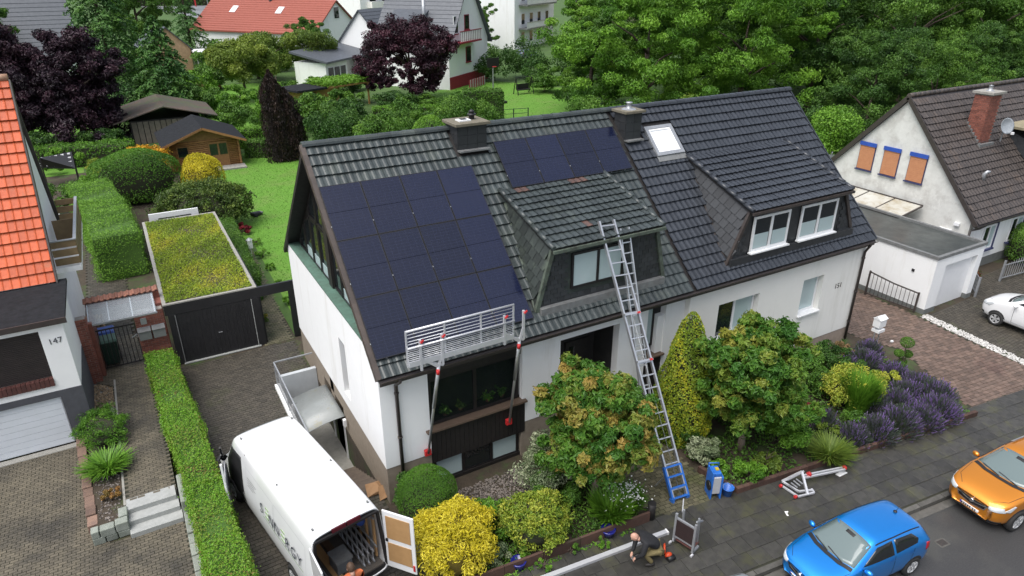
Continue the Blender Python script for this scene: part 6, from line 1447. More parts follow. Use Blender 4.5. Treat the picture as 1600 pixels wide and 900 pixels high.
for t in (.49, .66): MB().bar(lp(t, -.05, .09), lp(t, 1.05, .09), .06, .06, nn_).build('roller_bar', M_alu, ll); MB().bar(lp(t, .82, .12), lp(t, .96, .12), .06, .1, nn_).build('clamp', M_red, ll)
MB().tube([lp(.0, .5, .05), lp(.66, .5, .06)], .008, 5).build('cable', M_steel, ll)
ladder('extension_ladder', 'narrow aluminium ladder resting on the eave behind the ladder lift', (12.05, 12.6, .5), (12.37, 12.56, .5), (12.3, 15.02, 7.0), (12.6, 15.0, 7.0), 22, .04, M_alu)
# ------------------------------------------------------------------ winch unit, bucket
wn = thing('winch_unit', 'blue and silver hoist motor unit on the entrance path beside the ladder lift', 'winch', (12.85, 10.62, .02), R(-24))
m = MB(); m.box(-.16, -.11, -.22, .22, 0, .95); m.box(.13, .18, -.22, .22, 0, .80); m.build('side_plate', M_blue, wn, world=False, bevel=.02)
MB().box(-.109, .129, -.2, .2, .18, .78).build('housing', M_whitealu, wn, world=False, bevel=.02); MB().box(-.1, .12, -.18, .18, .781, .92).build('motor', M_blue, wn, world=False, bevel=.03); MB().box(-.02, .08, -.06, .06, .921, .95).build('cap', pm('yellow_cap', (.5, .38, .03), None, 4, .5), wn, world=False)
MB().tube([(-.17, -.1, .45), (-.22, -.1, .45)], .14, 16).build('cable_drum', M_trim, wn, world=False); MB().tube([(-.14, .2, .95), (-.14, .2, 1.0), (.16, .2, .98), (.16, .2, .8)], .018, 6).build('handle', M_blue, wn, world=False)
bk_ = thing('bucket', 'small bright blue bucket standing beside the hoist motor unit', 'bucket', (13.22, 10.40, .02))
MB().lathe([(0.001, .01), (.13, .01), (.17, .26), (.185, .26), (.185, .28), (.16, .28), (.125, .03), (0.001, .03)], 18).build('body', M_blue, bk_, world=False); MB().tube([(-.17, 0, .26), (-.1, .1, .33), (.1, .1, .33), (.17, 0, .26)], .007, 5).build('handle', M_steel, bk_, world=False)
# ------------------------------------------------------------------ load platform standing on the pavement
pf = thing('lift_platform', 'grey framed lift platform with dark panels standing upright on the pavement', 'platform', (10.68, 9.50, 0.02), R(15))
M_darkpan = pm('dark_brown_panel', (.035, .02, .02), (.025, .016, .016), 5, .6)
for y in (-.29,.29): MB().bar((0, y, .04), (0, y, 1.0), .06).build('post', M_steel, pf, world=False)
for z in (.25, .86): MB().bar((0, -.29, z), (0, .29, z), .05).build('rail', M_steel, pf, world=False)
MB().box(-.02, -.005, -.26, .26, .27, .84).build('panel', M_darkpan, pf, world=False)
for y in (-.29,.29): MB().bar((.0, y, .06), (.29, y, .06), .06).build('base_rail', M_steel, pf, world=False)
MB().box(.02, .4, -.25, .25, .09, .11).build('floor_panel', pm('red_brown_sheet', (.15, .06, .05), None, 5, .6), pf, world=False)
for y in (-.2, .26): MB().bar((.36, y, .06), (.30, y, .95), .05).build('stay', M_steel, pf, world=False)
MB().bar((.3, .3, .85), (.75, .55, .85), .03).build('arm', M_whitealu, pf, world=False); MB().bar((0, -.29, 1.1), (.30, -.30, .95), .04).build('link', M_steel, pf, world=False)
for y in (-.33, .33): MB().bar((-.04, y, .03), (-.14, y, .03), .05).build('foot', M_whitealu, pf, world=False)
# ------------------------------------------------------------------ rail lying on the pavement, lift head, scraps
pa, pb = G(845, 905, .06), G(1042, 831, .06)
lr = thing('aluminium_rail', 'long pale aluminium rail lying along the garden edging on the pavement', 'rail', tuple(pa.lerp(pb, .5))[:2]+(0.02,))
MB().bar(pa, pb, .13, .08).build('profile', M_whitealu, lr)
MB().bar(pb-(pb-pa).normalized()*.02+Vector((0, 0, .0)), pb+(pb-pa).normalized()*.02, .15, .10).build('end_cap', M_frameW, lr)
lh = thing('folded_lift', 'folded aluminium lift head with red wheels lying on the pavement', 'lift head', (15.9, 9.6, 0))
A = lambda u, v, z=.1: G(u, v, z)
def L_(n, mat, w_, *pts):
    m = MB()
    for a, b in zip(pts[:-1], pts[1:]): m.bar(a, b, w_)
    m.build(n, mat, lh)
tip = A(1318, 732, .25); hub = A(1262, 742, .3)
for off in (-.05, .05): L_('arm', M_whitealu, .05, A(1255, 745, .3)+Vector((0, off, .0)), tip+Vector((0, off, 0)))
L_('frame_bar', M_whitealu, .06, A(1222, 752, .1), A(1253, 737, .55), A(1262, 773, .12)); L_('frame_bar', M_whitealu, .05, A(1220, 758, .08), A(1247, 776, .08), A(1272, 770, .08), A(1268, 764, .08)); L_('frame_bar', M_whitealu, .05, A(1230, 750, .12), A(1256, 736, .55)); L_('frame_bar', M_whitealu, .05, A(1222, 752, .12), A(1248, 768, .1), A(1268, 766, .12))
for k in range(4): L_('rung', M_steel, .025, A(1232+4*k, 757-3*k, .18+.06*k), A(1242+4*k, 765-3*k, .12+.06*k))
for (u, v, z) in ((1319, 731, .22), (1264, 741, .34), (1220, 759, .10), (1243, 776, .10)):
    c = A(u, v, z); MB().tube([c+Vector((-.03, 0, 0)), c+Vector((.04, 0, 0))], .075 if v < 750 else .05, 12).build('wheel', M_red, lh)
pp = tag(MB().poly([tuple(A(1305, 742, 0))[:2], tuple(A(1316, 736, 0))[:2], tuple(A(1324, 740, 0))[:2], tuple(A(1312, 746, 0))[:2]], .02, .035).build('paper_sheet', M_frameW), 'white paper lying under the lift head arm', 'paper')
sc = MB().bar(A(1227, 799, .025), A(1231, 806, .025), .05, .01).bar(A(1231, 800.5, .03), A(1229, 799, .03), .06, .008); tag(sc.build('paper_scrap', M_frameW), 'small white scrap on the pavement behind the blue car', 'litter')
tag(MB().box(25.85, 25.97, 13.55, 13.64, .0, .05).build('paper_cup', M_frameW), 'small white scrap on the brown drive by the letterbox', 'litter')
# folded cardboard beside the van
cb2 = thing('cardboard', 'crumpled brown cardboard lying beside the van at the basement steps', 'cardboard', tuple(G(588, 765)))
M_card = pm('cardboard_brown', (.34, .20, .10), (.28, .16, .08), 4, .85)
c0 = G(588, 763, .02)
m = MB(); m.add([c0+Vector(v) for v in ((-.35, -.25, 0), (.25, -.3, .02), (.3, .25, .04), (-.25, .3, .02), (0, 0, .22), (.1, -.28, .16))], [(0, 1, 5), (0, 5, 4), (5, 1, 4), (1, 2, 4), (2, 3, 4), (3, 0, 4)]); m.build('sheet', M_card, cb2)
m = MB(); m.add([c0+Vector(v) for v in ((-.1, -.6, .03), (.35, -.5, .03), (.4, -.15, .2), (-.02, -.25, .26))], [(0, 1, 2, 3)]); m.build('flap', M_card, cb2)
# orange chainsaw-like cutter next to the worker
ct_ = thing('power_cutter', 'orange power cutter lying on the pavement next to the crouching person', 'power tool', tuple(G(1044, 872)))
q0 = G(1044, 872, .0); m = MB(); ellipsoid_core(m, q0+Vector((0, 0, .10)), .11, .08, .085, 12, 8, False); m.build('motor_housing', pm('orange_plastic', (.62, .07, .015), (.5, .05, .01), 6, .45), ct_)
MB().tube([q0+Vector((-.06, .08, .12)), q0+Vector((-.02, .16, .26)), q0+Vector((.08, .26, .22)), q0+Vector((.1, .3, .1))], .028, 8).build('handle', MATS['orange_plastic'], ct_); MB().tube([q0+Vector((-.10, -.08, .06)), q0+Vector((.12, -.08, .06))], .08, 12).build('blade_guard', M_trim, ct_)
gt_ = thing('angle_grinder', 'dark power tool held over the rail by the crouching person', 'power tool', tuple(G(998, 868)))
q1 = G(999, 867, .10); MB().tube([q1+Vector((-.16, .03, 0)), q1+Vector((.14, -.02, .02))], [.04, .055], 10).build('body', M_trim, gt_); MB().tube([q1+Vector((-.16, .03, -.05)), q1+Vector((-.16, .03, -.035))], .075, 16).build('disc', M_steel, gt_)
# ------------------------------------------------------------------ people
M_skin = pm('skin', (.52, .30, .22), (.46, .26, .19), 6, .55); M_jacket = pm('black_jacket', (.016, .017, .020), (.010, .010, .012), 9, .8, bump=.4, bscale=12); M_khaki = pm('khaki_trousers', (.21, .17, .075), (.16, .13, .06), 8, .9, bump=.3, bscale=14)
M_hair = pm('brown_hair', (.09, .05, .03), (.06, .035, .02), 20, .7); M_orangej = pm('orange_jacket', (.62, .17, .06), (.5, .13, .05), 8, .8); M_shoe = pm('dark_shoe', (.03, .027, .025), None, 6, .7)
def skin(name, verts, edges, radii, mat, parent, root=0, lv=2):
    me = bpy.data.meshes.new(name); me.from_pydata(verts, edges, []); o = bpy.data.objects.new(name, me); COL.objects.link(o)
    o.modifiers.new('skin', 'SKIN'); s = o.modifiers.new('sub', 'SUBSURF'); s.levels = lv; s.render_levels = lv
    for i, r in enumerate(radii): me.skin_vertices[0].data[i].radius = (r, r) if not isinstance(r, tuple) else r
    me.skin_vertices[0].data[root].use_root = True
    bpy.context.view_layer.update(); r = bpy.data.meshes.new_from_object(o.evaluated_get(bpy.context.evaluated_depsgraph_get())); COL.objects.unlink(o); bpy.data.objects.remove(o)
    r.polygons.foreach_set('use_smooth', [True]*len(r.polygons)); r.materials.clear(); r.materials.append(mat)
    q = bpy.data.objects.new(name, r); link(q, parent, False); return q
def head(parent, c, fwd, up, hairmat=None, name='head', r=.105):
    """head with brow, nose, ears; fwd = facing"""
    c = Vector(c); f = Vector(fwd).normalized(); u = Vector(up); u = (u-f*u.dot(f)).normalized(); s = u.cross(f)
    m = MB(); ellipsoid_core(m, (0, 0, 0), r*.80, r*.96, r*1.18, 16, 12, False)
    ellipsoid_core(m, (0, r*.93, -r*.1), r*.14, r*.24, r*.24, 8, 6, False)
    ellipsoid_core(m, (0, r*.35, -r*.72), r*.5, r*.5, r*.45, 10, 6, False)
    for k in (-1, 1): ellipsoid_core(m, (k*r*.82, -.01, -r*.05), r*.12, r*.2, r*.3, 8, 6, False)
    m.tube([(0, -r*.15, -r*.8), (0, -r*.3, -r*1.9)], r*.55, 10)
    h = m.build(name, M_skin, parent, world=False); h.matrix_basis = Matrix((s, f, u)).transposed().to_4x4(); h.matrix_basis.translation = c
    M4 = Matrix((s, f, u)).transposed().to_4x4(); M4.translation = c; h.matrix_basis = M4
    e = MB()
    for k in (-1, 1): ellipsoid_core(e, (k*r*.34, r*.80, r*.06), r*.13, r*.10, r*.08, 8, 6, False)
    e.build('eyes', M_trim, h, world=False); q = MB(); ellipsoid_core(q, (0, r*.80, -r*.55), r*.3, r*.1, r*.06, 8, 6, False); q.build('mouth', pm('lips', (.38, .15, .13), None, 4, .6) if 'lips' not in MATS else MATS['lips'], h, world=False)
    if hairmat:
        m = MB(); prof = [(math.cos(R(a)), math.sin(R(a))) for a in (-10, 10, 30, 50, 70, 90)]; ellipsoid_core(m, (0, -r*.12, r*.12), r*.9, r*1.0, r*1.18, 14, 8, True); m.build('hair', hairmat, h, world=False)
    return h
def hand(parent, wrist, d, up, side=1):
    """palm with five curled fingers"""
    w0 = Vector(wrist); d = Vector(d).normalized(); up = Vector(up); up = (up-d*up.dot(d)).normalized(); s = d.cross(up)*side
    V = [w0, w0+d*.05, w0+d*.085]; E = [(0, 1), (1, 2)]; Rr = [(.026, .02), (.038, .018), (.038, .016)]
    o = skin('hand', [tuple(v) for v in V], E, Rr, M_skin, parent, 0, 1)
    m = MB()
    for k, L in enumerate((.068, .078, .072, .056)):
        b = w0+d*.09+s*(.030-.02*k); p1 = b+d*L*.5-up*.012; p2 = p1+d*L*.3-up*.03; p3 = p2-up*.028-d*.005; m.tube([b-d*.02, p1, p2, p3], [.0095, .009, .0085, .006], 6)
    b = w0+d*.03+s*.032; m.tube([b-s*.01, b+d*.03+s*.022-up*.005, b+d*.06+s*.02-up*.03], [.012, .0105, .007], 6)
    m.build('fingers', M_skin, o, world=False); return o
# crouching worker: facing the house edge, bent over the rail
pr_ = thing('person', 'person in black jacket and khaki trousers crouching over the rail with a power tool', 'person', (9.62, 9.60, 0.02), R(158))
# local: +x forward (towards the rail end being cut), y left
B_ = {'pelvis': (-.18, 0, .50), 'waist': (-.06, 0, .66), 'chest': (.16, 0, .80), 'neck': (.33, 0, .86), 'lsh': (.22, .19, .80), 'rsh': (.22, -.19, .80), 'lel': (.30, .27, .52), 'rel': (.32, -.26, .50), 'lwr': (.42, .12, .28), 'rwr': (.44, -.10, .28)}
K = list(B_); vi = {k: i for i, k in enumerate(K)}
torso = skin('jacket', [B_[k] for k in K], [(vi[a], vi[b]) for a, b in (('pelvis', 'waist'), ('waist', 'chest'), ('chest', 'neck'), ('chest', 'lsh'), ('chest', 'rsh'), ('lsh', 'lel'), ('lel', 'lwr'), ('rsh', 'rel'), ('rel', 'rwr'))], [(.19, .15), (.18, .15), (.20, .15), .08, .095, .095, .07, .07, .045, .045], M_jacket, pr_)
LG = {'pelvis': (-.18, 0, .46), 'lh': (-.16, .11, .42), 'rh': (-.16, -.11, .42), 'lk': (.20, .16, .42), 'rk': (.10, -.15, .10), 'la': (-.02, .16, .10), 'ra': (-.32, -.14, .09)}
K = list(LG); vi = {k: i for i, k in enumerate(K)}
skin('trousers', [LG[k] for k in K], [(vi[a], vi[b]) for a, b in (('pelvis', 'lh'), ('pelvis', 'rh'), ('lh', 'lk'), ('rh', 'rk'), ('lk', 'la'), ('rk', 'ra'))], [(.16, .13), .115, .115, .08, .08, .06, .06], M_khaki, pr_)
for (x, y, z, rot) in ((.04, .16, .05, 0), (-.40, -.14, .06, .3)):
    m = MB(); ellipsoid_core(m, (0, 0, 0), .14, .05, .05, 12, 8, False); s_ = m.build('shoe', M_shoe, pr_, world=False); s_.location = (x, y, z); s_.rotation_euler = (0, rot, 0)
head(pr_, (.46, 0, .90), (.75, 0, -.66), (.66, 0, .75), None)
hand(pr_, (.42, .12, .28), (.5, -.3, -.75), (.8, 0, .5)); hand(pr_, (.44, -.10, .28), (.5, .3, -.75), (.8, 0, .5), -1)
# second person behind the van, cut by the frame
p2 = thing('person', 'person in orange jacket with brown hair standing at the open van rear', 'person', (G(548, 884, 1.70).x, G(548, 884, 1.70).y-.05, 0.0), R(95))
B2 = {'pelvis': (0, 0, .98), 'waist': (.01, 0, 1.12), 'chest': (.03, 0, 1.34), 'neck': (.04, 0, 1.50), 'lsh': (.03, .19, 1.42), 'rsh': (.03, -.19, 1.42), 'lel': (.08, .24, 1.15), 'rel': (.10, -.24, 1.15), 'lwr': (.32, .2, 1.08), 'rwr': (.34, -.18, 1.08)}
K = list(B2); vi = {k: i for i, k in enumerate(K)}
skin('jacket', [B2[k] for k in K], [(vi[a], vi[b]) for a, b in (('pelvis', 'waist'), ('waist', 'chest'), ('chest', 'neck'), ('chest', 'lsh'), ('chest', 'rsh'), ('lsh', 'lel'), ('lel', 'lwr'), ('rsh', 'rel'), ('rel', 'rwr'))], [(.16, .12), (.15, .12), (.17, .13), .07, .085, .085, .06, .06, .042, .042], M_orangej, p2)
L2 = {'pelvis': (0, 0, .95), 'lh': (0, .10, .88), 'rh': (0, -.10, .88), 'lk': (.03, .11, .48), 'rk': (.0, -.11, .48), 'la': (0, .12, .09), 'ra': (-.05, -.12, .09)}
K = list(L2); vi = {k: i for i, k in enumerate(K)}
skin('trousers', [L2[k] for k in K], [(vi[a], vi[b]) for a, b in (('pelvis', 'lh'), ('pelvis', 'rh'), ('lh', 'lk'), ('rh', 'rk'), ('lk', 'la'), ('rk', 'ra'))], [(.15, .12), .105, .105, .075, .075, .055, .055], M_jacket, p2)
for y in (.12, -.12):
    m = MB(); ellipsoid_core(m, (0, 0, 0), .14, .05, .05, 12, 8, False); s_ = m.build('shoe', M_shoe, p2, world=False); s_.location = (.04, y, .05)
head(p2, (.06, 0, 1.64), (.9, 0, -.3), (.3, 0, .9), M_hair)
hand(p2, (.32, .2, 1.08), (1, -.2, -.1), (0, 0, 1)); hand(p2, (.34, -.18, 1.08), (1, .2, -.1), (0, 0, 1), -1)
# ------------------------------------------------------------------ front gardens
def cone_shrub(name, label, loc, r, h, mat, core, n=9000, size=.07, seed=1, cat='conifer', prof=None, jit=.5, group=None, rough=.07, aspect=.5, droop=0., bias=0., spread=.2, lobes=1):
    """clipped column: leaves on a surface of revolution"""
    o = thing(name, label, cat, loc, 0, group); prof = prof or (lambda t: (1-t)**.75*(.55+.45*min(1, t*5)))
    m = MB(); m.lathe([(max(.005, r*.84*prof(t)), h*t*.97) for t in np.linspace(0, 1, 12)], 14); m.build('branches', core, o, world=False)
    t = RNG.random(n*2); w_ = np.array([prof(x) for x in t]); k = RNG.random(n*2) < w_/w_.max(); t = t[k][:n]; n = len(t)
    a = RNG.uniform(0, 2*math.pi, n); rng = np.random.default_rng(seed)
    bump = 1+rough*(np.sin(a*3+t*9+seed)+np.sin(a*7-t*17)+.8*np.sin(a*2+t*31))+RNG.normal(0, rough*.5, n)
    rr = r*np.array([prof(x) for x in t])*bump
    C = np.stack([np.cos(a)*rr, np.sin(a)*rr, t*h], 1); N = unit(np.stack([np.cos(a), np.sin(a), np.full(n, .5)], 1))
    V, F = leaf_cards(C, N, size, jit, aspect, droop, lobes)
    tt = np.clip(.45+bias+spread*(np.sin(a*2+t*6+seed)+np.sin(a*5+t*13))*.5+RNG.normal(0, .16, n), 0, 1)
    f = stuff_mesh('foliage', V, F, mat, None, np.tile(tt, lobes)); f.parent = o
    return o
def tuft(name, label, loc, r, h, mat, n=900, w_=.03, cat='plant', group=None, flop=.5, seed=1):
    """upright grassy or stemmy plant: arching blades"""
    o = thing(name, label, cat, loc, 0, group)
    a = RNG.uniform(0, 2*math.pi, n); b0 = RNG.random(n)**.5*r*.45; L = h*RNG.uniform(.6, 1.1, n); f = flop*RNG.uniform(.3, 1.2, n)*r
    ca, sa = np.cos(a), np.sin(a)
    p0 = np.stack([ca*b0, sa*b0, np.zeros(n)], 1); p1 = p0+np.stack([ca*f*.4, sa*f*.4, L*.6], 1); p2 = p0+np.stack([ca*f, sa*f, L*RNG.uniform(.75, 1, n)], 1)
    s = np.stack([-sa, ca, np.zeros(n)], 1)*w_*.5
    V = np.concatenate([p0-s*.6, p0+s*.6, p1-s, p1+s, p2-s*.3, p2+s*.3]); i = np.arange(n)
    F = np.concatenate([np.stack([i, i+n, i+3*n, i+2*n], 1), np.stack([i+2*n, i+3*n, i+5*n, i+4*n], 1)])
    t = np.clip(RNG.normal(.5, .2, n), 0, 1); fo = stuff_mesh('foliage', V, F, mat, None, np.tile(t, 2)); fo.parent = o
    return o
def loose(name, label, loc, r, h, mat, n=2600, size=.1, k=16, cat='shrub', group=None, seed=1, lobes=1, spread=.2, bias=0., aspect=.55, droop=.2, jit=.6, tips=None, ry=None):
    """loose shrub of leaf clumps on stems"""
    o = thing(name, label, cat, loc, 0, group); t = trunk_mb(h*.6, .035, 7, seed, r*.7, .1); t.build('stems', M_bark, o, world=False)
    cs, rs = crown_clumps(k, r, ry or r, h*.48, h*.52, seed, .28, .46, -.8, 0, .35)
    f = crown_mesh('foliage', cs, rs, max(20, n//k), size, mat, None, .8, jit, aspect, droop, lobes, spread, bias, seed, .6, tips); f.parent = o
    return o
def lavender(loc, r, h, lab, seed=1, dens=1.0):
    o = thing('lavender', lab, 'lavender', loc, 0, 'lavender in the bed by the brown drive')
    n = int(2000*dens*r*r/.36); d = sphere_dirs(n, .6); d[:, 2] = np.abs(d[:, 2])
    q = RNG.uniform(.55, 1.05, n)
    P = np.stack([d[:, 0]*r*q, d[:, 1]*r*q, d[:, 2]*h*q+.02], 1); L = RNG.uniform(.08, .24, n)
    dirn = unit(d+np.array([0, 0, .9])+RNG.normal(0, .18, (n, 3))); sd = unit(np.cross(dirn, RNG.normal(0, 1, (n, 3))))
    w_ = .015; p1 = P+dirn*L[:, None]
    V = np.concatenate([P-sd*w_*.4, P+sd*w_*.4, p1+sd*w_, p1-sd*w_]); i = np.arange(n); F = np.stack([i, i+n, i+2*n, i+3*n], 1)
    rng = np.random.default_rng(seed); kd = unit(rng.normal(0, 1, (5, 3)))
    mix = np.sum(np.sin(d@kd.T*5+seed), 1)*.12+RNG.normal(0, .22, n)+(.12 if seed % 3 else -.02)
    t = np.where((q < .78) | (RNG.random(n) < .38), RNG.uniform(0, .3, n), np.clip(.58+mix, .0, 1)); f = stuff_mesh('flower_spikes', V, F, L_lav, None, t); f.parent = o
    m = MB(); ellipsoid_core(m, (0, 0, h*.3), r*.6, r*.6, h*.4); m.build('stems', M_core, o, world=False)
# clipped hedge along the raised path
hedge('front_hedge', 'long clipped bright green hedge between the side path and the driveway', [(.16, 10.0), (-.03, 17), (-.48, 25.5)], .92, 1.22, L_hedgeB, M_coreG, 1150, .062, 0, 2, .12, .075, brown=1.22, noise=.13)
# maples and golden thuja
tree('maple_tree', 'round-headed maple with many amber shoots on the left of the ladder lift', (9.6, 12.0, 0), 1.5, 4.7, 2.9, 1.62, k=13, n=54, limbs=30, size=.15, mat=L_maple, group='maples in the front garden', seed=3, trunk_r=.11, rmin=.12, rmax=.22, lobes=3, tips=.30, aspect=.5, bark=M_barkpale, fill=.8, inner=.55)
tree('maple_tree', 'round-headed maple greener than its twin, behind the golden thuja', (15.15, 11.7, 0), 1.58, 4.75, 2.75, 1.75, k=13, n=50, limbs=32, size=.15, mat=L_maple2, group='maples in the front garden', seed=8, trunk_r=.11, rmin=.11, rmax=.2, lobes=3, tips=.3, aspect=.5, bark=M_barkpale, fill=.8, inner=.55)
th = cone_shrub('golden_thuja', 'tall golden green thuja cone between the ladder lift and the second maple', (14.0, 13.3, 0), 1.12, 4.55, L_gold, M_core, 16000, .085, 4, rough=.05, spread=.28, prof=lambda t: (1-t)**.55*(.66+.34*min(1, t*4)))
# bed before the bay
dome_shrub('dome_conifer', 'dense dark green domed conifer beside the yellow shrub', (5.22, 13.75, 0), .82, .8, 1.75, L_hedge, M_core, 12000, .05, 'conifer', None, .035, 5, .6, .35, .12, .8, bias=-.2)
clump_shrub('golden_shrub', 'dense bright yellow feathery shrub at the drive corner', (5.2, 12.05, 0), 1.14, 1.0, 1.75, L_yellow, M_coreY, 200, 75, .10, .20, seed=6, aspect=.3, jit=.8, uneven=.13, bias=.08)
loose('dark_shrub', 'dark green loose shrub against the plinth at the downpipe', (5.0, 14.45, 0), .62, 1.3, L_deep, 2600, .09, 16, seed=4)
clump_shrub('variegated_shrub', 'rounded yellow and green variegated shrub in the front bed', (7.5, 11.8, 0), 1.0, .9, 1.3, L_varieg, M_core, 190, 60, .075, .17, seed=7, uneven=.15, spread=.26)
loose('silver_shrub', 'silvery variegated shrub standing beside the bay cladding', (8.75, 13.2, 0), .95, 1.95, L_greywhite, 6000, .08, 26, seed=6, spread=.22)
loose('green_shrub', 'bright green leafy shrub between the yellow shrub and the variegated one', (6.6, 12.5, 0), .75, 1.0, L_bright, 4500, .08, 22, seed=7)
loose('grey_green_shrub', 'small grey green shrub at the foot of the yellow shrub', (6.2, 11.55, 0), .42, .6, L_greywhite, 1500, .05, 12, seed=8, bias=-.25)
loose('ground_cover', 'low bright green cushion plant behind the edging by the yellow shrub', (6.7, 11.35, 0), .4, .35, L_bright, 1800, .05, 12, 'plant', seed=9)
loose('green_shrub', 'dark green shrub under the left maple next to the silvery shrub', (8.6, 12.5, 0), .9, 1.2, L_mid, 4200, .09, 22, seed=10)
loose('green_shrub', 'mid green shrub behind the left maple trunk by the entrance path', (10.1, 12.9, 0), .9, 1.3, L_mid, 4200, .09, 22, seed=11)
tuft('fern', 'upright bright green fern in front of the left maple trunk', (9.6, 11.25, 0), .55, .85, L_bright, 700, .07, flop=.8)
tuft('daisy_clump', 'clump of small white flowers beside the brown post', (10.25, 11.35, 0), .6, .75, L_grass, 900, .025, flop=.6)
n = 260; C = np.stack([10.25+RNG.normal(0, .28, n), 11.35+RNG.normal(0, .25, n), RNG.uniform(.5, .85, n)], 1); V, F = leaf_cards(C, np.tile([0, -.3, 1.], (n, 1)), .05, .4, .9)
dzy = [o for o in bpy.data.objects if o.name.startswith('daisy_clump')][0]; f = tag(stuff_mesh('flowers', V, F, L_flower, dzy, np.full(n, 1.)), kind='stuff')
for (x, y, s, lab, mt, sd_) in ((8.95, 11.1, .35, 'low dark leafy plant behind the edging next to the fern', L_deep, 1), (8.0, 10.85, .3, 'small green plant against the edging by the variegated shrub', L_mid, 2), (7.1, 10.78, .28, 'small light green tuft growing outside the edging near the yellow shrub', L_bright, 3), (8.9, 10.62, .26, 'small green tuft growing outside the edging near the post', L_bright, 4)):
    loose('bed_plant', lab, (x, y, 0), s, s*.9, mt, 900, .05, 10, 'plant', seed=sd_)
for (u, v, lab, rz_) in ((950, 832, 'glossy dark blue glazed pot behind the edging beside the fern', .3), (810, 882, 'glossy dark blue glazed bowl behind the edging beside the yellow shrub', 0.)):
    p = G(u, v, .12); o = thing('glazed_pot', lab, 'pot', (p.x, p.y, 0), rz_, 'blue pots behind the edging')
    MB().lathe([(.001, .02), (.14, .02), (.2, .22), (.21, .26), (.17, .26), (.14, .2), (.001, .2)], 18).build('body', glassmat('cobalt_glaze', (.012, .015, .16), .15) if 'cobalt_glaze' not in MATS else MATS['cobalt_glaze'], o, world=False)
# right of the entrance path, under the second maple
for (x, y, r_, h_, mt, lab, k) in ((13.75, 11.9, .55, .9, L_greywhite, 'grey green leafy shrub at the entrance path edge', 1), (13.6, 11.1, .38, .5, L_bright, 'lime green small shrub beside the hoist motor unit', 2), (14.3, 10.6, .5, .75, L_bright, 'bright green leafy shrub behind the brick border start', 3), (15.2, 10.75, .6, .6, L_olive, 'olive grassy shrub below the second maple', 4),
                                   (16.4, 11.0, .85, 1.5, L_bright, 'bright broad-leaved shrub right below the second maple', 5), (17.2, 12.2, .95, 2.6, L_mid, 'tall mid green shrub between the second maple and the house corner', 6), (18.4, 13.3, .9, 2.0, L_deep, 'dark green shrub before the cream wall beside the tall shrub', 7), (16.0, 13.6, 1.0, 2.2, L_deep, 'dark green shrub between the second maple and the cream wall', 8), (13.9, 12.8, .6, .9, L_deep, 'dark low shrub at the foot of the golden thuja', 9), (20.0, 13.4, .9, 1.4, L_mid, 'mid green shrub under the small white window', 10), (21.8, 13.5, .8, 1.1, L_deep, 'dark green shrub along the tan plinth by the lavender', 11)):
    loose('garden_shrub', lab, (x, y, 0), r_, h_, mt, int(3600*r_*h_+900), .09, 20, seed=k+20)
# lavender bed
lv = [(18.6, 10.15, .5), (19.5, 9.95, .62), (20.5, 9.85, .68), (21.5, 9.7, .7), (22.4, 9.65, .72), (23.1, 10.15, .66), (22.5, 10.75, .66), (21.6, 10.6, .55), (20.6, 10.7, .45), (23.3, 10.95, .6), (23.2, 11.8, .5), (22.9, 12.8, .66), (22.2, 13.0, .5), (23.9, 13.3, .5), (18.3, 11.0, .4)]
for i, (x, y, r_) in enumerate(lv): lavender((x, y, 0), r_, .5+.1*(i % 3), 'purple flowering lavender bush in the bed by the brown drive', i+1)
clump_shrub('golden_shrub', 'broad yellow variegated shrub amid the lavender', (20.6, 11.75, 0), 1.15, .95, 1.2, L_varieg, M_core, 180, 55, .08, .2, seed=17, uneven=.18, bias=.18)
tuft('upright_shrub', 'upright bright green shrub in front of the yellow shrub amid lavender', (20.2, 11.2, 0), .7, 1.35, L_bright, 2600, .05, 'shrub', flop=.55)
loose('yellow_shrub', 'small yellow green shrub between the topiary and the lavender', (22.6, 11.7, 0), .55, .7, L_varieg, 2400, .06, 14, seed=33, bias=.2)
loose('red_shrub', 'small crimson leaved shrub at the left end of the lavender bed', (18.5, 11.75, 0), .42, .5, L_redl, 1600, .08, 12, seed=34)
loose('tawny_plant', 'tawny dry flower heads beside the right downpipe', (23.3, 14.0, 0), .45, .55, leafmat('tawny_leaf', (.12, .09, .03), (.25, .17, .08), (.42, .27, .17)), 1400, .06, 10, 'plant', seed=35)
tuft('ornamental_grass', 'fountain of green ornamental grass before the lavender', (17.2, 10.0, 0), .6, .6, L_olive, 900, .025, flop=1.0)
tp = thing('cloud_topiary', 'cloud-pruned topiary with green balls on bare stems beside the brown drive', 'topiary', (23.75, 11.9, 0))
m = MB(); 
for (x, y, z) in ((0, 0, 1.3), (-.25, .05, .95), (.22, 0, .8), (-.15, -.1, .5), (.2, .1, .45)): m.tube([(0, 0, 0), (x*.4, y*.4, z*.5), (x, y, z)], [.03, .025, .018], 6)
m.build('stems', M_bark, tp, world=False)
for (x, y, z, r_) in ((0, 0, 1.42, .24), (-.27, .05, 1.02, .17), (.25, 0, .86, .17), (-.17, -.1, .56, .16), (.22, .1, .5, .15)):
    d = sphere_dirs(1100); V, F = leaf_cards(np.array([x, y, z])+d*r_*np.array([1, 1, .8])*RNG.uniform(.88, 1.05, 1100)[:, None], d, .045, .5); f = stuff_mesh('foliage_ball', V, F, L_mid, None, RNG.uniform(.2, .9, 1100)); f.parent = tp
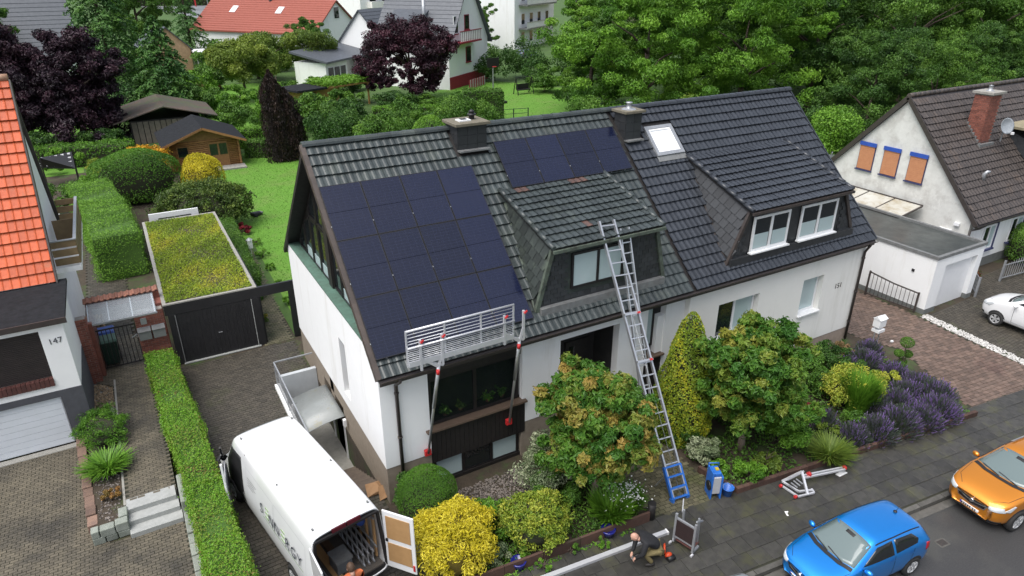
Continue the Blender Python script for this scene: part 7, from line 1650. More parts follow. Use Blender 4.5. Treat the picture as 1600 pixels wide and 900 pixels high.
# planter bed beside the steps
clump_shrub('spreading_conifer', 'spreading green conifer with yellow tips in the planter by the white garage door', (-2.45, 21.9, .4), .70, 1.05, .8, L_hedge, M_core, 110, 60, .07, .17, 'conifer', seed=41, aspect=.35, uneven=.25, spread=.3)
tuft('day_lily', 'yellow green leafy tuft in the middle of the raised planter', (-2.42, 20.0, .4), .55, .5, L_bright, 700, .035, flop=1.0)
loose('heather', 'orange brown heather in the planter beside the steps', (-2.4, 18.6, .4), .36, .35, leafmat('heather_leaf', (.16, .12, .03), (.30, .18, .05), (.5, .24, .1)), 1600, .05, 12, 'plant', seed=42)
gravel('planter_pebbles', 'pale pebbles scattered between the planter plants', [(-2.7, 17.7), (-2.15, 17.7), (-2.15, 21.2), (-2.85, 21.2)], .385, M_pebG, 160, .05, 6)
# yellow flowers in the hedge foot and at the passage
loose('marigold', 'small yellow flowering plant at the passage beside the garage', (3.62, 28.2, 0), .3, .6, leafmat('marigold_leaf', (.06, .12, .02), (.1, .17, .02), (.65, .35, .02)), 700, .07, 8, 'plant', seed=43)
# clipped bush beside the white van and red flowers
dome_shrub('clipped_bush', 'dense rounded dark green bush behind the arched metal gate', (40.2, 15.2, 0), 1.5, 1.3, 2.1, L_mid, M_core, 9000, .09, 'shrub', None, .06, 51, .6, .5, .2, .7)
loose('red_rose', 'red flowering shrub at the corner of the white garage', (34.2, 15.3, 0), .6, 1.3, leafmat('rose_leaf', (.03, .07, .02), (.07, .10, .03), (.42, .03, .05)), 1500, .1, 12, 'shrub', seed=52, spread=.3)

for (x, y, r_, h_, mt, lab, k) in ((19.3, 10.75, .5, .6, L_mid, 'low green plant between lavender bushes next to the ornamental grass', 1), (21.6, 11.6, .5, .7, L_mid, 'low green plant between yellow shrub and lavender', 2), (22.0, 12.3, .55, .9, L_deep, 'dark green plant behind the yellow shrub amid lavender', 3), (18.0, 10.6, .5, .6, L_olive, 'olive green plant at the start of the lavender bed', 4), (20.0, 12.6, .7, 1.0, L_mid, 'mid green shrub behind the broad yellow shrub', 5)):
    loose('bed_shrub', lab, (x, y, 0), r_, h_, mt, 2200, .075, 16, seed=k+60)
# ------------------------------------------------------------------ back gardens
dm_ = lambda *a, **k: dome_shrub(*a, **k)
hedge('tall_hedge', 'tall clipped bright green hedge block beside the sedum-roofed garage', [(-1.25, 36.6), (-1.7, 43), (-2.4, 48)], 2.15, 2.3, L_lawnhedge, M_coreG, 430, .085, 0, 3, .22, .14)
dm_('clipped_hedge_block', 'large dark green clipped hedge block with rounded top beyond the tall hedge', (.3, 50.2, 0), 2.6, 1.9, 3.3, L_hedge, M_core, 16000, .11, 'hedge', None, .03, 61, .55, .5, .14, .55, bias=-.18)
dm_('golden_ball_conifer', 'round golden yellow conifer behind the rhododendron', (4.25, 50.0, 0), 1.35, 1.3, 2.6, L_yellow, M_coreY, 7000, .12, 'conifer', None, .06, 62, .6, .4, .15, .9, bias=-.1)
clump_shrub('rhododendron', 'wide olive green rhododendron mound overhanging the garage roof end', (3.3, 42.2, 0), 2.85, 2.2, 2.9, L_rhodo, M_core, 240, 55, .15, .36, seed=63, spread=.26, uneven=.1)
loose('amber_maple', 'amber orange leaved shrub behind the dark clipped hedge block', (1.2, 56.0, 0), 2.2, 2.6, L_orange, 6500, .16, 26, seed=64, ry=1.6)
loose('yellow_shrub', 'greenish yellow shrub left of the amber leaved shrub', (-1.4, 56.5, 0), 1.8, 1.8, L_varieg, 3800, .15, 20, seed=65, bias=.1)
loose('red_shrub', 'dark red low shrub at the corner of the rhododendron', (4.9, 40.2, 0), .75, .7, L_redl, 1600, .1, 14, seed=66, bias=-.15)
hedge('low_hedge', 'low rounded green hedge along the right side of the sedum roof', [(4.05, 39.4), (3.75, 30.6)], .85, 1.35, L_mid, M_coreG, 620, .085, 0, 7, .3, .1)
for (x, y, r_, lab) in ((5.3, 38, .4, 'small bright plant on the path edge by the red shrub'), (5.25, 36, .5, 'green leafy plant on the path edge by the bird house'), (5.2, 34, .35, 'lime cushion plant on the path edge'), (5.15, 31.5, .4, 'green cushion plant near the passage frame'), (5.1, 29.6, .35, 'lime leafy plant against the white house wall')):
    loose('path_plant', lab, (x, y, 0), r_, r_*1.1, L_bright, 900, .07, 10, 'plant', seed=int(y))
bh = thing('bird_box', 'small white bird box on a post beside the garden path', 'bird box', (4.75, 36.4, 0)); MB().bar((0, 0, 0), (0, 0, .5), .05).build('post', M_frameW, bh, world=False); MB().box(-.12, .12, -.12, .12, .5, .95).build('body', M_frameW, bh, world=False); MB().lathe([(.2, 0), (.02, .12), (0, .12)], 4, (0, 0, .95)).build('roof', M_steel, bh, world=False)  # white bird box with a small pyramid roof, set on a post
mw = thing('robot_mower', 'dark robot lawn mower with pale front edge on the lawn', 'lawn mower', (6.36, 43.2, .004), .4)
m = MB(); m.add([(-.34, -.24, .08), (.34, -.2, .08), (.34, .2, .08), (-.34, .24, .08), (-.3, -.2, .26), (.2, -.14, .24), (.2, .14, .24), (-.3, .2, .26)], [(0, 3, 2, 1), (4, 5, 6, 7), (0, 1, 5, 4), (1, 2, 6, 5), (2, 3, 7, 6), (3, 0, 4, 7)]); m.build('body', M_trim, mw, world=False, bevel=.05)
MB().box(.2, .36, -.18, .18, .1, .2).build('bumper', M_lb, mw, world=False, bevel=.03)
for s in (-1, 1): MB().tube([(-.2, s*.22, .11), (-.2, s*.29, .11)], .11, 12).build('wheel', M_tyre, mw, world=False)
# dotted dark cover seen left of the hedge
cvp = thing('solar_cover', 'dark tilted cover with rows of white dots behind the bushes', 'cover', (-3.6, 55, 0))
c0, c1, c2_, c3 = G(57, 262, 1.2), G(118, 264, 1.2), G(112, 238, 2.0), G(62, 248, 2.0)
MB().prism([c0, c1, c2_, c3], (0, 0, .06)).build('sheet', M_black, cvp)
for i in range(5):
    for j in range(4):
        p = c0.lerp(c1, (i+.5)/5).lerp(c3.lerp(c2_, (i+.5)/5), (j+.5)/4); MB().box(p.x-.09, p.x+.09, p.y-.09, p.y+.09, p.z+.05, p.z+.13).build('dot', M_frameW, cvp)
for p in (c0, c1): MB().bar((p.x, p.y, 0), p, .08).build('leg', M_dark, cvp)
for p in (c2_, c3): MB().bar((p.x, p.y, 0), p, .08).build('leg', M_dark, cvp)
loose('green_shrub', 'mid green loose shrub in front of the dotted dark cover', (-3.7, 49.5, 0), 2.0, 2.0, L_mid, 5200, .14, 24, seed=71)
loose('green_shrub', 'light green loose shrub between dotted cover and tall hedge', (-2.2, 52.0, 0), 1.6, 1.7, L_bright, 3600, .14, 20, seed=72)
loose('green_shrub', 'bright lawn-green shrub behind the dotted dark cover', (-5.5, 62, 0), 3.2, 1.7, L_lawnhedge, 5200, .18, 22, seed=73)
hedge('back_hedge', 'long low green hedge in front of the copper beeches', [(-14, 66), (.5, 62)], 2.2, 1.5, L_hedge, M_core, 150, .17, 0, 9, .2, .12)
# log cabin and the older shed behind it
cab = thing('log_cabin', 'brown log cabin with grey felt gable roof and glazed door at the lawn edge', 'cabin', (5.4, 59.5, 0))
cx0, cx1, cy0, cy1, ch = 2.9, 7.8, 56.6, 61.6, 2.15
MB().box(cx0+.1, cx1-.1, cy0+.1, cy1, 0, ch).build('core', M_dark, cab)
for k in range(15):
    z = .02+k*.143; MB().tube([(cx0-.1, cy0, z+.07), (cx1+.1, cy0, z+.07)], .076, 8).build('log', M_wood, cab); MB().tube([(cx0, cy0-.12, z+.075), (cx0, cy1, z+.075)], .076, 8).build('log', M_wood, cab); MB().tube([(cx1, cy0-.12, z+.075), (cx1, cy1, z+.075)], .076, 8).build('log', M_wood, cab)
xr, zr_ = 5.35, 3.15
MB().prism([(cx0, cy0, ch), (xr, cy0, zr_-.05), (cx1, cy0, ch)], (0, .1, 0)).build('gable', M_wood, cab)
for sx_, xe in ((-1, cx0-.55), (1, cx1+.55)):
    ze = ch-.12
    MB().prism([(xr, cy0-.7, zr_+.05), (xe, cy0-.7, ze), (xe, cy1+.3, ze), (xr, cy1+.3, zr_+.05)], (0, 0, .06)).build('roof', M_bitumen, cab); MB().bar((xr, cy0-.71, zr_+.02), (xe, cy0-.71, ze-.03), .04, .16).build('bargeboard', M_wood, cab)
wd = MB().box(3.4, 4.2, cy0-.11, cy0-.06, 1.05, 1.85).build('window', M_wood, cab); MB().box(3.46, 4.14, cy0-.125, cy0-.112, 1.1, 1.8).build('pane', M_glass, wd)
dd_ = MB().box(5.6, 7.0, cy0-.11, cy0-.06, .05, 2.0).build('door', M_wood, cab)
for a in (5.7, 6.38): MB().box(a, a+.55, cy0-.125, cy0-.112, 1.0, 1.85).build('pane', M_glass, dd_)
wd2 = MB().box(cx0-.12, cx0-.06, 58.4, 59.6, 1.0, 1.8).build('window', M_wood, cab); MB().box(cx0-.135, cx0-.122, 58.46, 59.54, 1.05, 1.75).build('pane', M_glass, wd2)
wh = thing('cart_wheel', 'decorative wooden wheel leaning on the log cabin front', 'wheel', (4.75, cy0-.2, 0)); m = MB(); m.tube([(.35*math.cos(a), 0, .62+.35*math.sin(a)) for a in np.linspace(0, 2*math.pi, 17)], .035, 6); m.build('rim', M_bark, wh, world=False)
for k in range(6): MB().bar((0, 0, .62), (.35*math.cos(k*1.047), 0, .62+.35*math.sin(k*1.047)), .025).build('spoke', M_bark, wh, world=False)
MB().box(-.1, .1, -.06, .06, 0, .27).build('stand', M_bark, wh, world=False)
dm_('clipped_ball', 'small clipped dark ball beside the cabin door', (4.9, 55.6, 0), .55, .5, .7, L_deep, M_core, 1600, .07, 'shrub', None, .03, 74)
ps = tag(MB().box(5.4, 8.0, 55.3, 56.5, 0, .12).build('cabin_step', M_concrete), 'flat concrete step before the log cabin door', 'step')
sh2 = thing('shed', 'weathered timber shed with dark mossy pitched roof behind the log cabin', 'shed', (3.7, 71, 0))
MB().box(.9, 6.6, 68.2, 74, 0, 2.0).build('wall', M_dark, sh2)
for k in range(12): MB().box(1.0+.46*k, 1.0+.46*k+.4, 68.12, 68.2, 0, 1.9).build('board', pm('weathered_board', (.18, .15, .12), (.13, .11, .09), 4, .8, jitter=.2) if 'weathered_board' not in MATS else MATS['weathered_board'], sh2)
M_mossroof = pm('mossy_felt', (.055, .055, .05), (.10, .065, .045), 1.2, .8, dirt=(.06, .085, .035), dscale=.5, dth=.5)
for xe in (-.4, 8.0): MB().prism([(3.7, 67.4, 3.1), (xe, 67.4, 1.95), (xe, 75, 1.95), (3.7, 75, 3.1)], (0, 0, .08)).build('roof', M_mossroof, sh2)
# shrubs and hedges behind the white house
weep = thing('weeping_beech', 'dark purple weeping beech column hanging to the lawn', 'tree', (11.2, 56.2, 0))
trunk_mb(6.6, .16, 4, 5, .8, .6).build('trunk', M_bark, weep, world=False)
def hang(n, cx, cy, r, h, top):
    t = RNG.random(n)**.8; a = RNG.uniform(0, 2*math.pi, n); pr = np.where(t > .68, np.maximum(.10, 1-((t-.68)/.32)**1.9)*.88, .88+.12*(1-t/.68))*(1+.14*np.sin(t*19+a*2))
    rr = r*pr*(1+.10*np.sin(a*5+t*3)+RNG.normal(0, .09, n))*np.where(RNG.random(n) < .3, RNG.uniform(.5, 1, n), 1)
    return np.stack([cx+np.cos(a)*rr, cy+np.sin(a)*rr, t*h], 1), np.stack([np.cos(a), np.sin(a), np.full(n, .05)], 1)
C1, N1 = hang(10000, -.45, 0, .95, 7.0, 0); C2, N2 = hang(6000, .55, .1, .95, 5.6, 0); C3, N3 = hang(3500, 1.1, 0, .7, 4.0, 0); C = np.concatenate([C1, C2, C3]); N = np.concatenate([N1, N2, N3])
V, F = leaf_cards(C, N, .19, .35, .4, 2.5); f = stuff_mesh('crown', V, F, L_weep, None, np.clip(.42+.2*np.sin(np.arctan2(C[:, 1], C[:, 0]+.2)*6)+RNG.normal(0, .2, len(C)), 0, 1)); f.parent = weep
m = MB(); m.lathe([(.6, .1), (.55, 3), (.4, 5), (.05, 6.2)], 10, (-.45, 0, 0)); m.lathe([(.6, .1), (.5, 3), (.1, 4.6)], 10, (.6, .1, 0)); m.build('inner_branches', M_coreP, weep, world=False)
bs_list = [((14.6, 54.5), 2.6, 4.4, L_deep, 'dark green tall shrub next to the weeping beech'), ((17.2, 50.5), 2.6, 3.8, L_mid, 'green loose shrub behind the ridge near the gable'), ((20.2, 55), 2.4, 3.5, L_mid, 'blue green shrub behind the lime shrub'), ((21.2, 47.0), 2.9, 2.5, L_bright, 'lime green low shrub just beyond the ridge'), ((26.8, 55.5), 3.3, 4.4, L_mid, 'broad mid green shrub left of the clipped hedge block'), ((25.0, 49.0), 1.8, 2.4, L_deep, 'dark shrub beyond the ridge beside the bigger chimney'),
           ((34.4, 47.5), 2.6, 4.4, L_mid, 'green shrub beyond the ridge near the smaller chimney'), ((39.3, 40.5), 1.9, 5.2, L_olive, 'young olive yellow tree with upright twigs beyond the ridge'), ((38, 45), 3, 4, L_mid, 'mid green shrub below the big walnut trees'), ((43, 40), 3, 4, L_deep, 'deep green shrub below the big trees'), ((48.5, 38), 3.2, 4.2, L_deep, 'deep green shrub behind the right roof end'), ((45.5, 31.5), 2.3, 5.0, L_bright, 'lime green young tree behind the brown-roofed gable')]
for i, ((x, y), r_, h_, mt, lab) in enumerate(bs_list): loose('garden_shrub', lab, (x, y, 0), r_, h_, mt, int(620*r_*h_)+1500, .19, 30, seed=80+i, bias=.05 if mt is L_bright else 0)
dm_('clipped_ball', 'round clipped light green bush behind the lime shrub', (22.0, 52.0, 0), 1.5, 1.4, 3.2, L_bright, M_core, 4000, .13, 'shrub', None, .03, 91)
hedge('clipped_hedge', 'dark clipped hedge block between the two lawns', [(30.0, 62.0), (33.6, 60.6)], 2.4, 3.2, L_mid, M_core, 240, .16, 0, 11, .2, .08)
hedge('clipped_hedge', 'long clipped light green hedge in front of the purple plum tree', [(22, 66), (28.5, 64)], 1.5, 1.6, L_bright, M_core, 220, .16, 0, 12, .2, .08)
hedge('clipped_hedge', 'low clipped green hedge behind the weeping beech', [(8.6, 62.5), (14.5, 64)], 1.5, 1.5, L_bright, M_core, 220, .15, 0, 13, .2, .08)
hedge('clipped_hedge', 'dark low hedge left of the weeping beech beside the cabin', [(8.8, 59.0), (10.4, 58.4)], 1.4, 1.3, L_mid, M_core, 240, .14, 0, 14, .2, .08)
# small things on the far lawn
fn_ = thing('garden_fence', 'low dark green wire fence standing on the far lawn', 'fence', (33.6, 60.1, 0))
fa_, fb_ = Vector((31.4, 60.4, 0)), Vector((36.0, 59.6, 0))
for k in range(4): p = fa_.lerp(fb_, k/3); MB().bar(p, p+Vector((0, 0, 1.4)), .08).build('post', pm('dark_green_metal', (.02, .05, .035), None, 4, .6) if 'dark_green_metal' not in MATS else MATS['dark_green_metal'], fn_)
for z in (.4, .9, 1.35): MB().bar(fa_+Vector((0, 0, z)), fb_+Vector((0, 0, z)), .04).build('rail', MATS['dark_green_metal'], fn_)
bp_ = thing('basketball_hoop', 'basketball hoop on a tall pole standing on the far lawn', 'basketball hoop', (37.8, 70.3, 0)); MB().bar((0, 0, 0), (0, 0, 4.4), .10).build('pole', M_steel, bp_, world=False); MB().box(-.75, .75, -.06, 0, 4.0, 5.0).build('backboard', M_trim, bp_, world=False); MB().box(.3, 1.5, -.6, .2, 0, .25).build('base', M_trim, bp_, world=False); MB().tube([(.25*math.cos(a), -.35+.25*math.sin(a), 4.1) for a in np.linspace(0, 2*math.pi, 13)], .02, 5).build('ring', M_red, bp_, world=False)
bn = thing('swing_seat', 'dark garden swing bench at the edge of the far lawn', 'bench', (44.2, 74.3, 0)); 
for s in (-1, 1): MB().bar((s*1.1, -.6, 0), (s*1.1, 0, 2.0), .08).build('leg', M_trim, bn, world=False); MB().bar((s*1.1, .6, 0), (s*1.1, 0, 2.0), .08).build('leg', M_trim, bn, world=False)
MB().bar((-1.15, 0, 2.0), (1.15, 0, 2.0), .08).build('crossbar', M_trim, bn, world=False); MB().box(-.9, .9, -.3, .3, .5, .6).build('seat', M_trim, bn, world=False); MB().box(-.9, .9, .25, .33, .6, 1.2).build('backrest', M_trim, bn, world=False)
tr_ = thing('trampoline', 'dark netted trampoline behind the right roof end', 'trampoline', (40.5, 27.8, 0))
m = MB(); m.tube([(2.0*math.cos(a), 2.0*math.sin(a), .8) for a in np.linspace(0, 2*math.pi, 25)], .04, 6); m.build('frame', M_steel, tr_, world=False); MB().lathe([(0.01, .8), (1.9, .8)], 24).build('mat', M_trim, tr_, world=False)
for k in range(8): a = k*math.pi/4; MB().tube([(2*math.cos(a), 2*math.sin(a), 0), (2*math.cos(a), 2*math.sin(a), 2.4), (1.8*math.cos(a), 1.8*math.sin(a), 2.7)], .03, 6).build('pole', M_steel, tr_, world=False)
MB().lathe([(1.95, .8), (1.95, 2.5)], 24).build('net', clear('dark_net', (.35, .38, .4), .35), tr_, world=False)
# ------------------------------------------------------------------ large trees
TS = {}
def bigtree(key, label, loc, rx, h, mat, k, n, size, seed, **kw):
    o = tree('tree', label, loc, rx, h, k=k, n=n, size=size, mat=mat, seed=seed, trunk_r=.3, **kw); TS[key] = o; return o
bigtree('beechA', 'dark purple copper beech closest to the cabin', (-2.7, 69.5, 0), 4.4, 9.8, L_purple, 15, 150, .27, 101, limbs=27, aspect=.5, squash=.7, fill=.95, zc=4.7, rz=4.9, group='copper beeches beyond the tall hedge', spread=.25)
copy_tree(TS['beechA'], (-7.3, 71.5, 0), 2.1, (1.05, 1.05, 1.04), 'dark purple copper beech behind the orange roof verge')
bigtree('plum', 'broad purple-leaved plum tree before the white grey-roofed house', (30.0, 75.7, 0), 6.0, 9.2, L_purple2, 15, 150, .28, 103, limbs=27, aspect=.5, squash=.7, fill=.95, zc=4.9, rz=4.3, spread=.25)
bigtree('walA', 'large bright green walnut tree behind the smaller chimney', (43.2, 50.5, 0), 7.2, 14.5, L_bright, 11, 380, .28, 105, zc=7.4, rz=7.2, spread=.24, bias=.06, limbs=17, aspect=.42, squash=.6, fill=.95, droop=.6)
bigtree('walB', 'large bright green walnut tree behind the skylight', (53.5, 48.5, 0), 7.4, 15.0, L_bright, 11, 380, .28, 106, zc=7.6, rz=7.4, spread=.24, bias=.0, limbs=17, aspect=.42, squash=.6, fill=.95, droop=.6)
bigtree('dkA', 'dense dark olive tree left of the large walnut', (42.8, 58.5, 0), 4.6, 10.0, L_mid, 10, 300, .27, 107, zc=5.4, rz=5.4, bias=-.08, limbs=14, aspect=.42, squash=.65, fill=.95, droop=.5)
bigtree('deepA', 'tall deep green tree behind the right roof end', (62.5, 47.5, 0), 7.8, 16, L_deep, 11, 315, .30, 108, zc=8, rz=8.0, spread=.24, bias=.1, limbs=18, aspect=.45, squash=.65, fill=.95, droop=.4)
bigtree('midA', 'tall mid green tree behind the brown-roofed gable', (73.0, 44.5, 0), 8.2, 16.5, L_mid, 11, 315, .30, 109, zc=8.2, rz=8.2, spread=.24, bias=.02, limbs=18, aspect=.45, squash=.65, fill=.95, droop=.4)
T2 = [('midA', (84.5, 43, 0), 1.3, 1.0, 'tall mid green tree behind the brick chimney'), ('deepA', (68.5, 60, 0), 2.2, 1.15, 'tall deep green tree behind the first row of tall trees'), ('deepA', (79, 57, 0), .7, 1.1, 'tall deep green tree in the second row beyond the chimney'), ('midA', (92, 52, 0), 2.9, 1.05, 'tall mid green tree beyond the satellite dish'), ('walB', (58.5, 62, 0), 2.0, 1.05, 'bright green tree filling the gap behind the walnut trees'), ('deepA', (55.5, 36, 0), 4.0, .62, 'smaller deep green tree behind the trampoline'), ('midA', (61, 34, 0), 5.2, .55, 'smaller mid green tree behind the trampoline and gable'), ('walA', (47.5, 62, 0), 3.0, .95, 'bright green tree behind the two walnut trees'),
      ('midA', (100, 41, 0), .4, 1.0, 'tall mid green tree at the far end of the tree row'), ('deepA', (90, 66, 0), 5.0, 1.2, 'tall deep green tree far behind the brown roof'), ('dkA', (70, 92, 0), 1.0, 1.2, 'round dark tree before the far apartment block'), ('dkA', (75, 74, 0), 2.4, 1.3, 'round dark tree behind the bright green walnut'), ('midA', (64, 78, 0), 1.9, .85, 'mid green tree right of the far parked car'), ('deepA', (86, 86, 0), .2, 1.0, 'deep green tree far behind the walnuts'), ('midA', (104, 70, 0), 2.2, 1.2, 'tall mid green tree in the far wood edge'), ('deepA', (72, 34.5, 0), 1.1, .6, 'smaller deep green tree right behind the brown roof ridge')]
T2 += [('midA', (113, 52, 0), 1.8, 1.05, 'tall mid green tree past the far end of the tree row'), ('deepA', (118, 66, 0), 3.1, 1.15, 'tall deep green tree in the rear of the far wood edge'), ('deepA', (108, 34, 0), .9, .9, 'deep green tree beyond the dormer of the brown roof'), ('midA', (128, 46, 0), 4.4, 1.05, 'last tall mid green tree of the tree row')]
for key, loc, rz_, s, lab in T2: copy_tree(TS[key], loc, rz_, (s, s, s), lab)
# conifers
def spruce(label, loc, r, h, seed, n=90, mat=None, size=.38):
    o = thing('spruce', label, 'tree', loc); MB().tube([(0, 0, 0), (0, 0, h*.6), (0, 0, h*.98)], [.28, .16, .03], 8).build('trunk', M_bark, o, world=False)
    rng = np.random.default_rng(seed); Cs = []; Ns = []; Ts = []
    for i in range(n):
        t = (i+.5)/n; z = h*(.05+.93*t); L = r*(1-t)**.8*rng.uniform(.75, 1.1)+.15; a = i*2.399+rng.uniform(-.3, .3); m_ = int(44*L/r*2.2)+20
        s = rng.random(m_)**.6; sp = L*.30*(1.15-s*.6)
        side = rng.normal(0, .5, m_)*sp; x = s*L; zz = z+L*.10*np.sin(s*2.2)-L*.32*s**1.6-np.abs(side)*.35+rng.normal(0, .07, m_)
        Cs.append(np.stack([x*math.cos(a)-side*math.sin(a), x*math.sin(a)+side*math.cos(a), zz], 1)); Ns.append(np.tile([math.cos(a)*.4, math.sin(a)*.4, 1.], (m_, 1))); Ts.append(np.clip(rng.normal(.45, .15)+s*.15+rng.normal(0, .1, m_), 0, 1))
    C = np.concatenate(Cs); V, F = leaf_cards(C, unit(np.concatenate(Ns)), size, .4, .45, .6); f = stuff_mesh('crown', V, F, mat or L_spruce, None, np.concatenate(Ts)); f.parent = o; return o
spruce('tall drooping spruce between the copper beeches and the log cabin', (.6, 84, 0), 5.8, 17.5, 1, 190)
spruce('shorter drooping spruce right behind the timber shed', (5.0, 80, 0), 4.8, 10.0, 2, 130)
spruce('dark spruce behind the grey-roofed house', (-4.5, 112, 0), 5.0, 19, 3, 110)
spruce('far slender spruce beside the beige house', (13.0, 128, 0), 4.0, 14, 4, 80)
bg_t = [('dkA', (6.5, 140, 0), 1.5, 1.4, 'dark round tree behind the beige gable'), ('dkA', (18.5, 104, 0), .5, .6, 'broad olive tree before the far road'), ('dkA', (27, 106, 0), 3.5, .75, 'green tree before the red-roofed house'), ('walA', (24, 300, 0), 1, 1.2, 'far tree beyond the far road'), ('dkA', (50, 330, 0), 2, 1.8, 'far dark tree beyond the far road'), ('deepA', (70, 300, 0), 2, 1.3, 'far deep green tree behind the red roof'), ('walA', (5, 330, 0), 4, 1.2, 'far bright tree beyond the far road'),
        ('dkA', (60, 118, 0), 4.2, .9, 'round tree between white gabled house and apartment block'), ('walA', (54, 112, 0), 1.2, .62, 'bright tree behind the white gabled house'), ('midA', (80, 150, 0), .8, .9, 'far tree behind the apartment block'), ('deepA', (-28, 140, 0), 2.8, 1.0, 'far deep tree behind the grey-roofed house'), ('dkA', (-12, 100, 0), 2.8, 1.1, 'bright bush before the grey roof')]
for key, loc, rz_, s, lab in bg_t: copy_tree(TS[key], loc, rz_, (s, s, s), lab)
tree('apple_tree', 'yellow green apple tree behind the log cabin', (13.6, 86, 0), 4.2, 7.4, 4.6, 2.9, k=46, n=420, size=.24, mat=L_olive, seed=121, trunk_r=.18, bias=.2, spread=.25)
ol = tree('fruit_tree', 'small bright fruit tree with visible trunk behind the cabin', (11.0, 74.5, 0), 2.3, 3.6, 2.5, 1.2, k=26, n=240, size=.18, mat=L_bright, seed=122, trunk_r=.10)
tree('fruit_tree', 'round olive tree before the white annex', (24.5, 98, 0), 4.0, 7.0, 4.4, 2.8, k=40, n=380, size=.24, mat=L_olive, seed=123, trunk_r=.15, bias=-.1)
tree('fruit_tree', 'green shrubby tree at the wooden fence', (8.2, 78.5, 0), 2.2, 3.6, 2.0, 1.8, k=26, n=300, size=.2, mat=L_mid, seed=124, trunk_r=.1)
tree('fruit_tree', 'broad yellowish tree before the red-roofed house', (19.0, 99, 0), 5.5, 6.5, 3.6, 3.0, k=46, n=360, size=.25, mat=L_olive, seed=125, trunk_r=.15, bias=-.05)
for i, (x, y, r_, h_, lab) in enumerate(((46.0, 85, 3, 4.5, 'dark shrub beside the red plinth of the white gabled house'), (51, 86, 3.4, 5.5, 'dark shrub between white gabled house and far lawn'), (49, 79, 2.6, 4.0, 'deep green shrub behind the garden swing'), (17, 70, 3.0, 3.0, 'green shrub left of the pergola'), (21, 72, 2.6, 2.8, 'green shrub beneath the pergola roof'), (56, 80, 3.5, 5.5, 'deep green shrub in front of the far parked car'))):
    loose('far_shrub', lab, (x, y, 0), r_, h_, L_deep if i < 3 or i == 5 else L_mid, 3400, .28, 30, seed=130+i)

# dense planting between the far gardens
fill = [((9.6, 68.5), 2.2, 3.0, 'mid', 'green shrub beside the small bright fruit tree'), ((12.8, 69.5), 2.4, 2.6, 'bright', 'bright shrub between fruit tree and weeping beech'), ((15.6, 66.5), 2.3, 3.4, 'mid', 'green shrub behind the weeping beech'), ((18.5, 64.5), 2.6, 3.0, 'deep', 'dark green shrub behind the tall shrub row'), ((23.5, 61), 2.6, 3.2, 'mid', 'leafy shrub between the clipped ball and the far hedge'), ((26, 70), 3.0, 2.4, 'deep', 'dark undergrowth below the purple plum'), ((29.5, 71.0), 2.4, 1.6, 'mid', 'low shrub at the far lawn edge by the plum'),
        ((-6, 66.5), 2.6, 2.2, 'deep', 'dark shrub under the left copper beech'), ((-1.5, 65.5), 2.2, 2.2, 'deep', 'dark shrub under the copper beech near the shed'), ((-10, 69), 3, 2.6, 'deep', 'dark shrub beyond the orange roof verge'), ((8.8, 88), 3.0, 3.4, 'bright', 'bright green shrub behind the wooden fence'), ((5.5, 95), 3.6, 4.0, 'mid', 'green shrub between the two spruces'), ((12.0, 97), 3.2, 3.6, 'mid', 'green shrub behind the yellow green apple tree'), ((15.5, 80), 2.6, 2.6, 'bright', 'light green shrub in front of the apple tree'), ((18.2, 82), 2.6, 2.4, 'mid', 'mid green shrub left of the climber pergola'), ((22.5, 86), 2.8, 2.2, 'bright', 'light green hedge-like shrub before the annex'), ((26.5, 87.5), 2.8, 2.0, 'mid', 'green shrub under the annex terrace'), ((23, 80), 2.4, 2.6, 'deep', 'dark green shrub behind the climber pergola'), ((14.5, 108), 4.0, 5.0, 'mid', 'round shrub before the pale carport'), ((22, 112), 4.2, 4.5, 'bright', 'light shrub before the long red-tiled house'), ((3, 104), 4.0, 5.5, 'deep', 'dark shrub before the beige house'), ((47, 74), 2.6, 2.6, 'mid', 'shrub behind the swing bench')]
LM = {'mid': L_mid, 'bright': L_bright, 'deep': L_deep}; protos = {}
for i, ((x, y), r_, h_, mk, lab) in enumerate(fill):
    if mk not in protos: protos[mk] = (loose('far_garden_shrub', lab, (x, y, 0), r_, h_, LM[mk], 4800, .22, 34, seed=150+i), r_, h_)
    else: p_, pr0, ph0 = protos[mk]; copy_tree(p_, (x, y, 0), i*1.7, (r_/pr0, r_/pr0, h_/ph0), lab)
# ------------------------------------------------------------------ far houses
def far_window(o, P, ux, w_, h, frame, glass=None, depth=.06, sillm=None):
    """P lower-left corner on a wall, ux direction along the wall"""
    ux = Vector(ux).normalized(); nr = ux.cross(Vector((0, 0, 1))); P = Vector(P)
    f = MB().prism([P+nr*.01, P+ux*w_+nr*.01, P+ux*w_+Vector((0, 0, h))+nr*.01, P+Vector((0, 0, h))+nr*.01], nr*depth).build('window', frame, o)
    q = P+ux*.1+Vector((0, 0, .1)); MB().prism([q+nr*(depth+.012), q+ux*(w_-.2)+nr*(depth+.012), q+ux*(w_-.2)+Vector((0, 0, h-.2))+nr*(depth+.012), q+Vector((0, 0, h-.2))+nr*(depth+.012)], nr*.01).build('pane', glass or M_glass, f)
    if sillm: MB().prism([P-ux*.08+Vector((0, 0, -.1)), P+ux*(w_+.08)+Vector((0, 0, -.1)), P+ux*(w_+.08), P-ux*.08], nr*.15).build('sill', sillm, f)
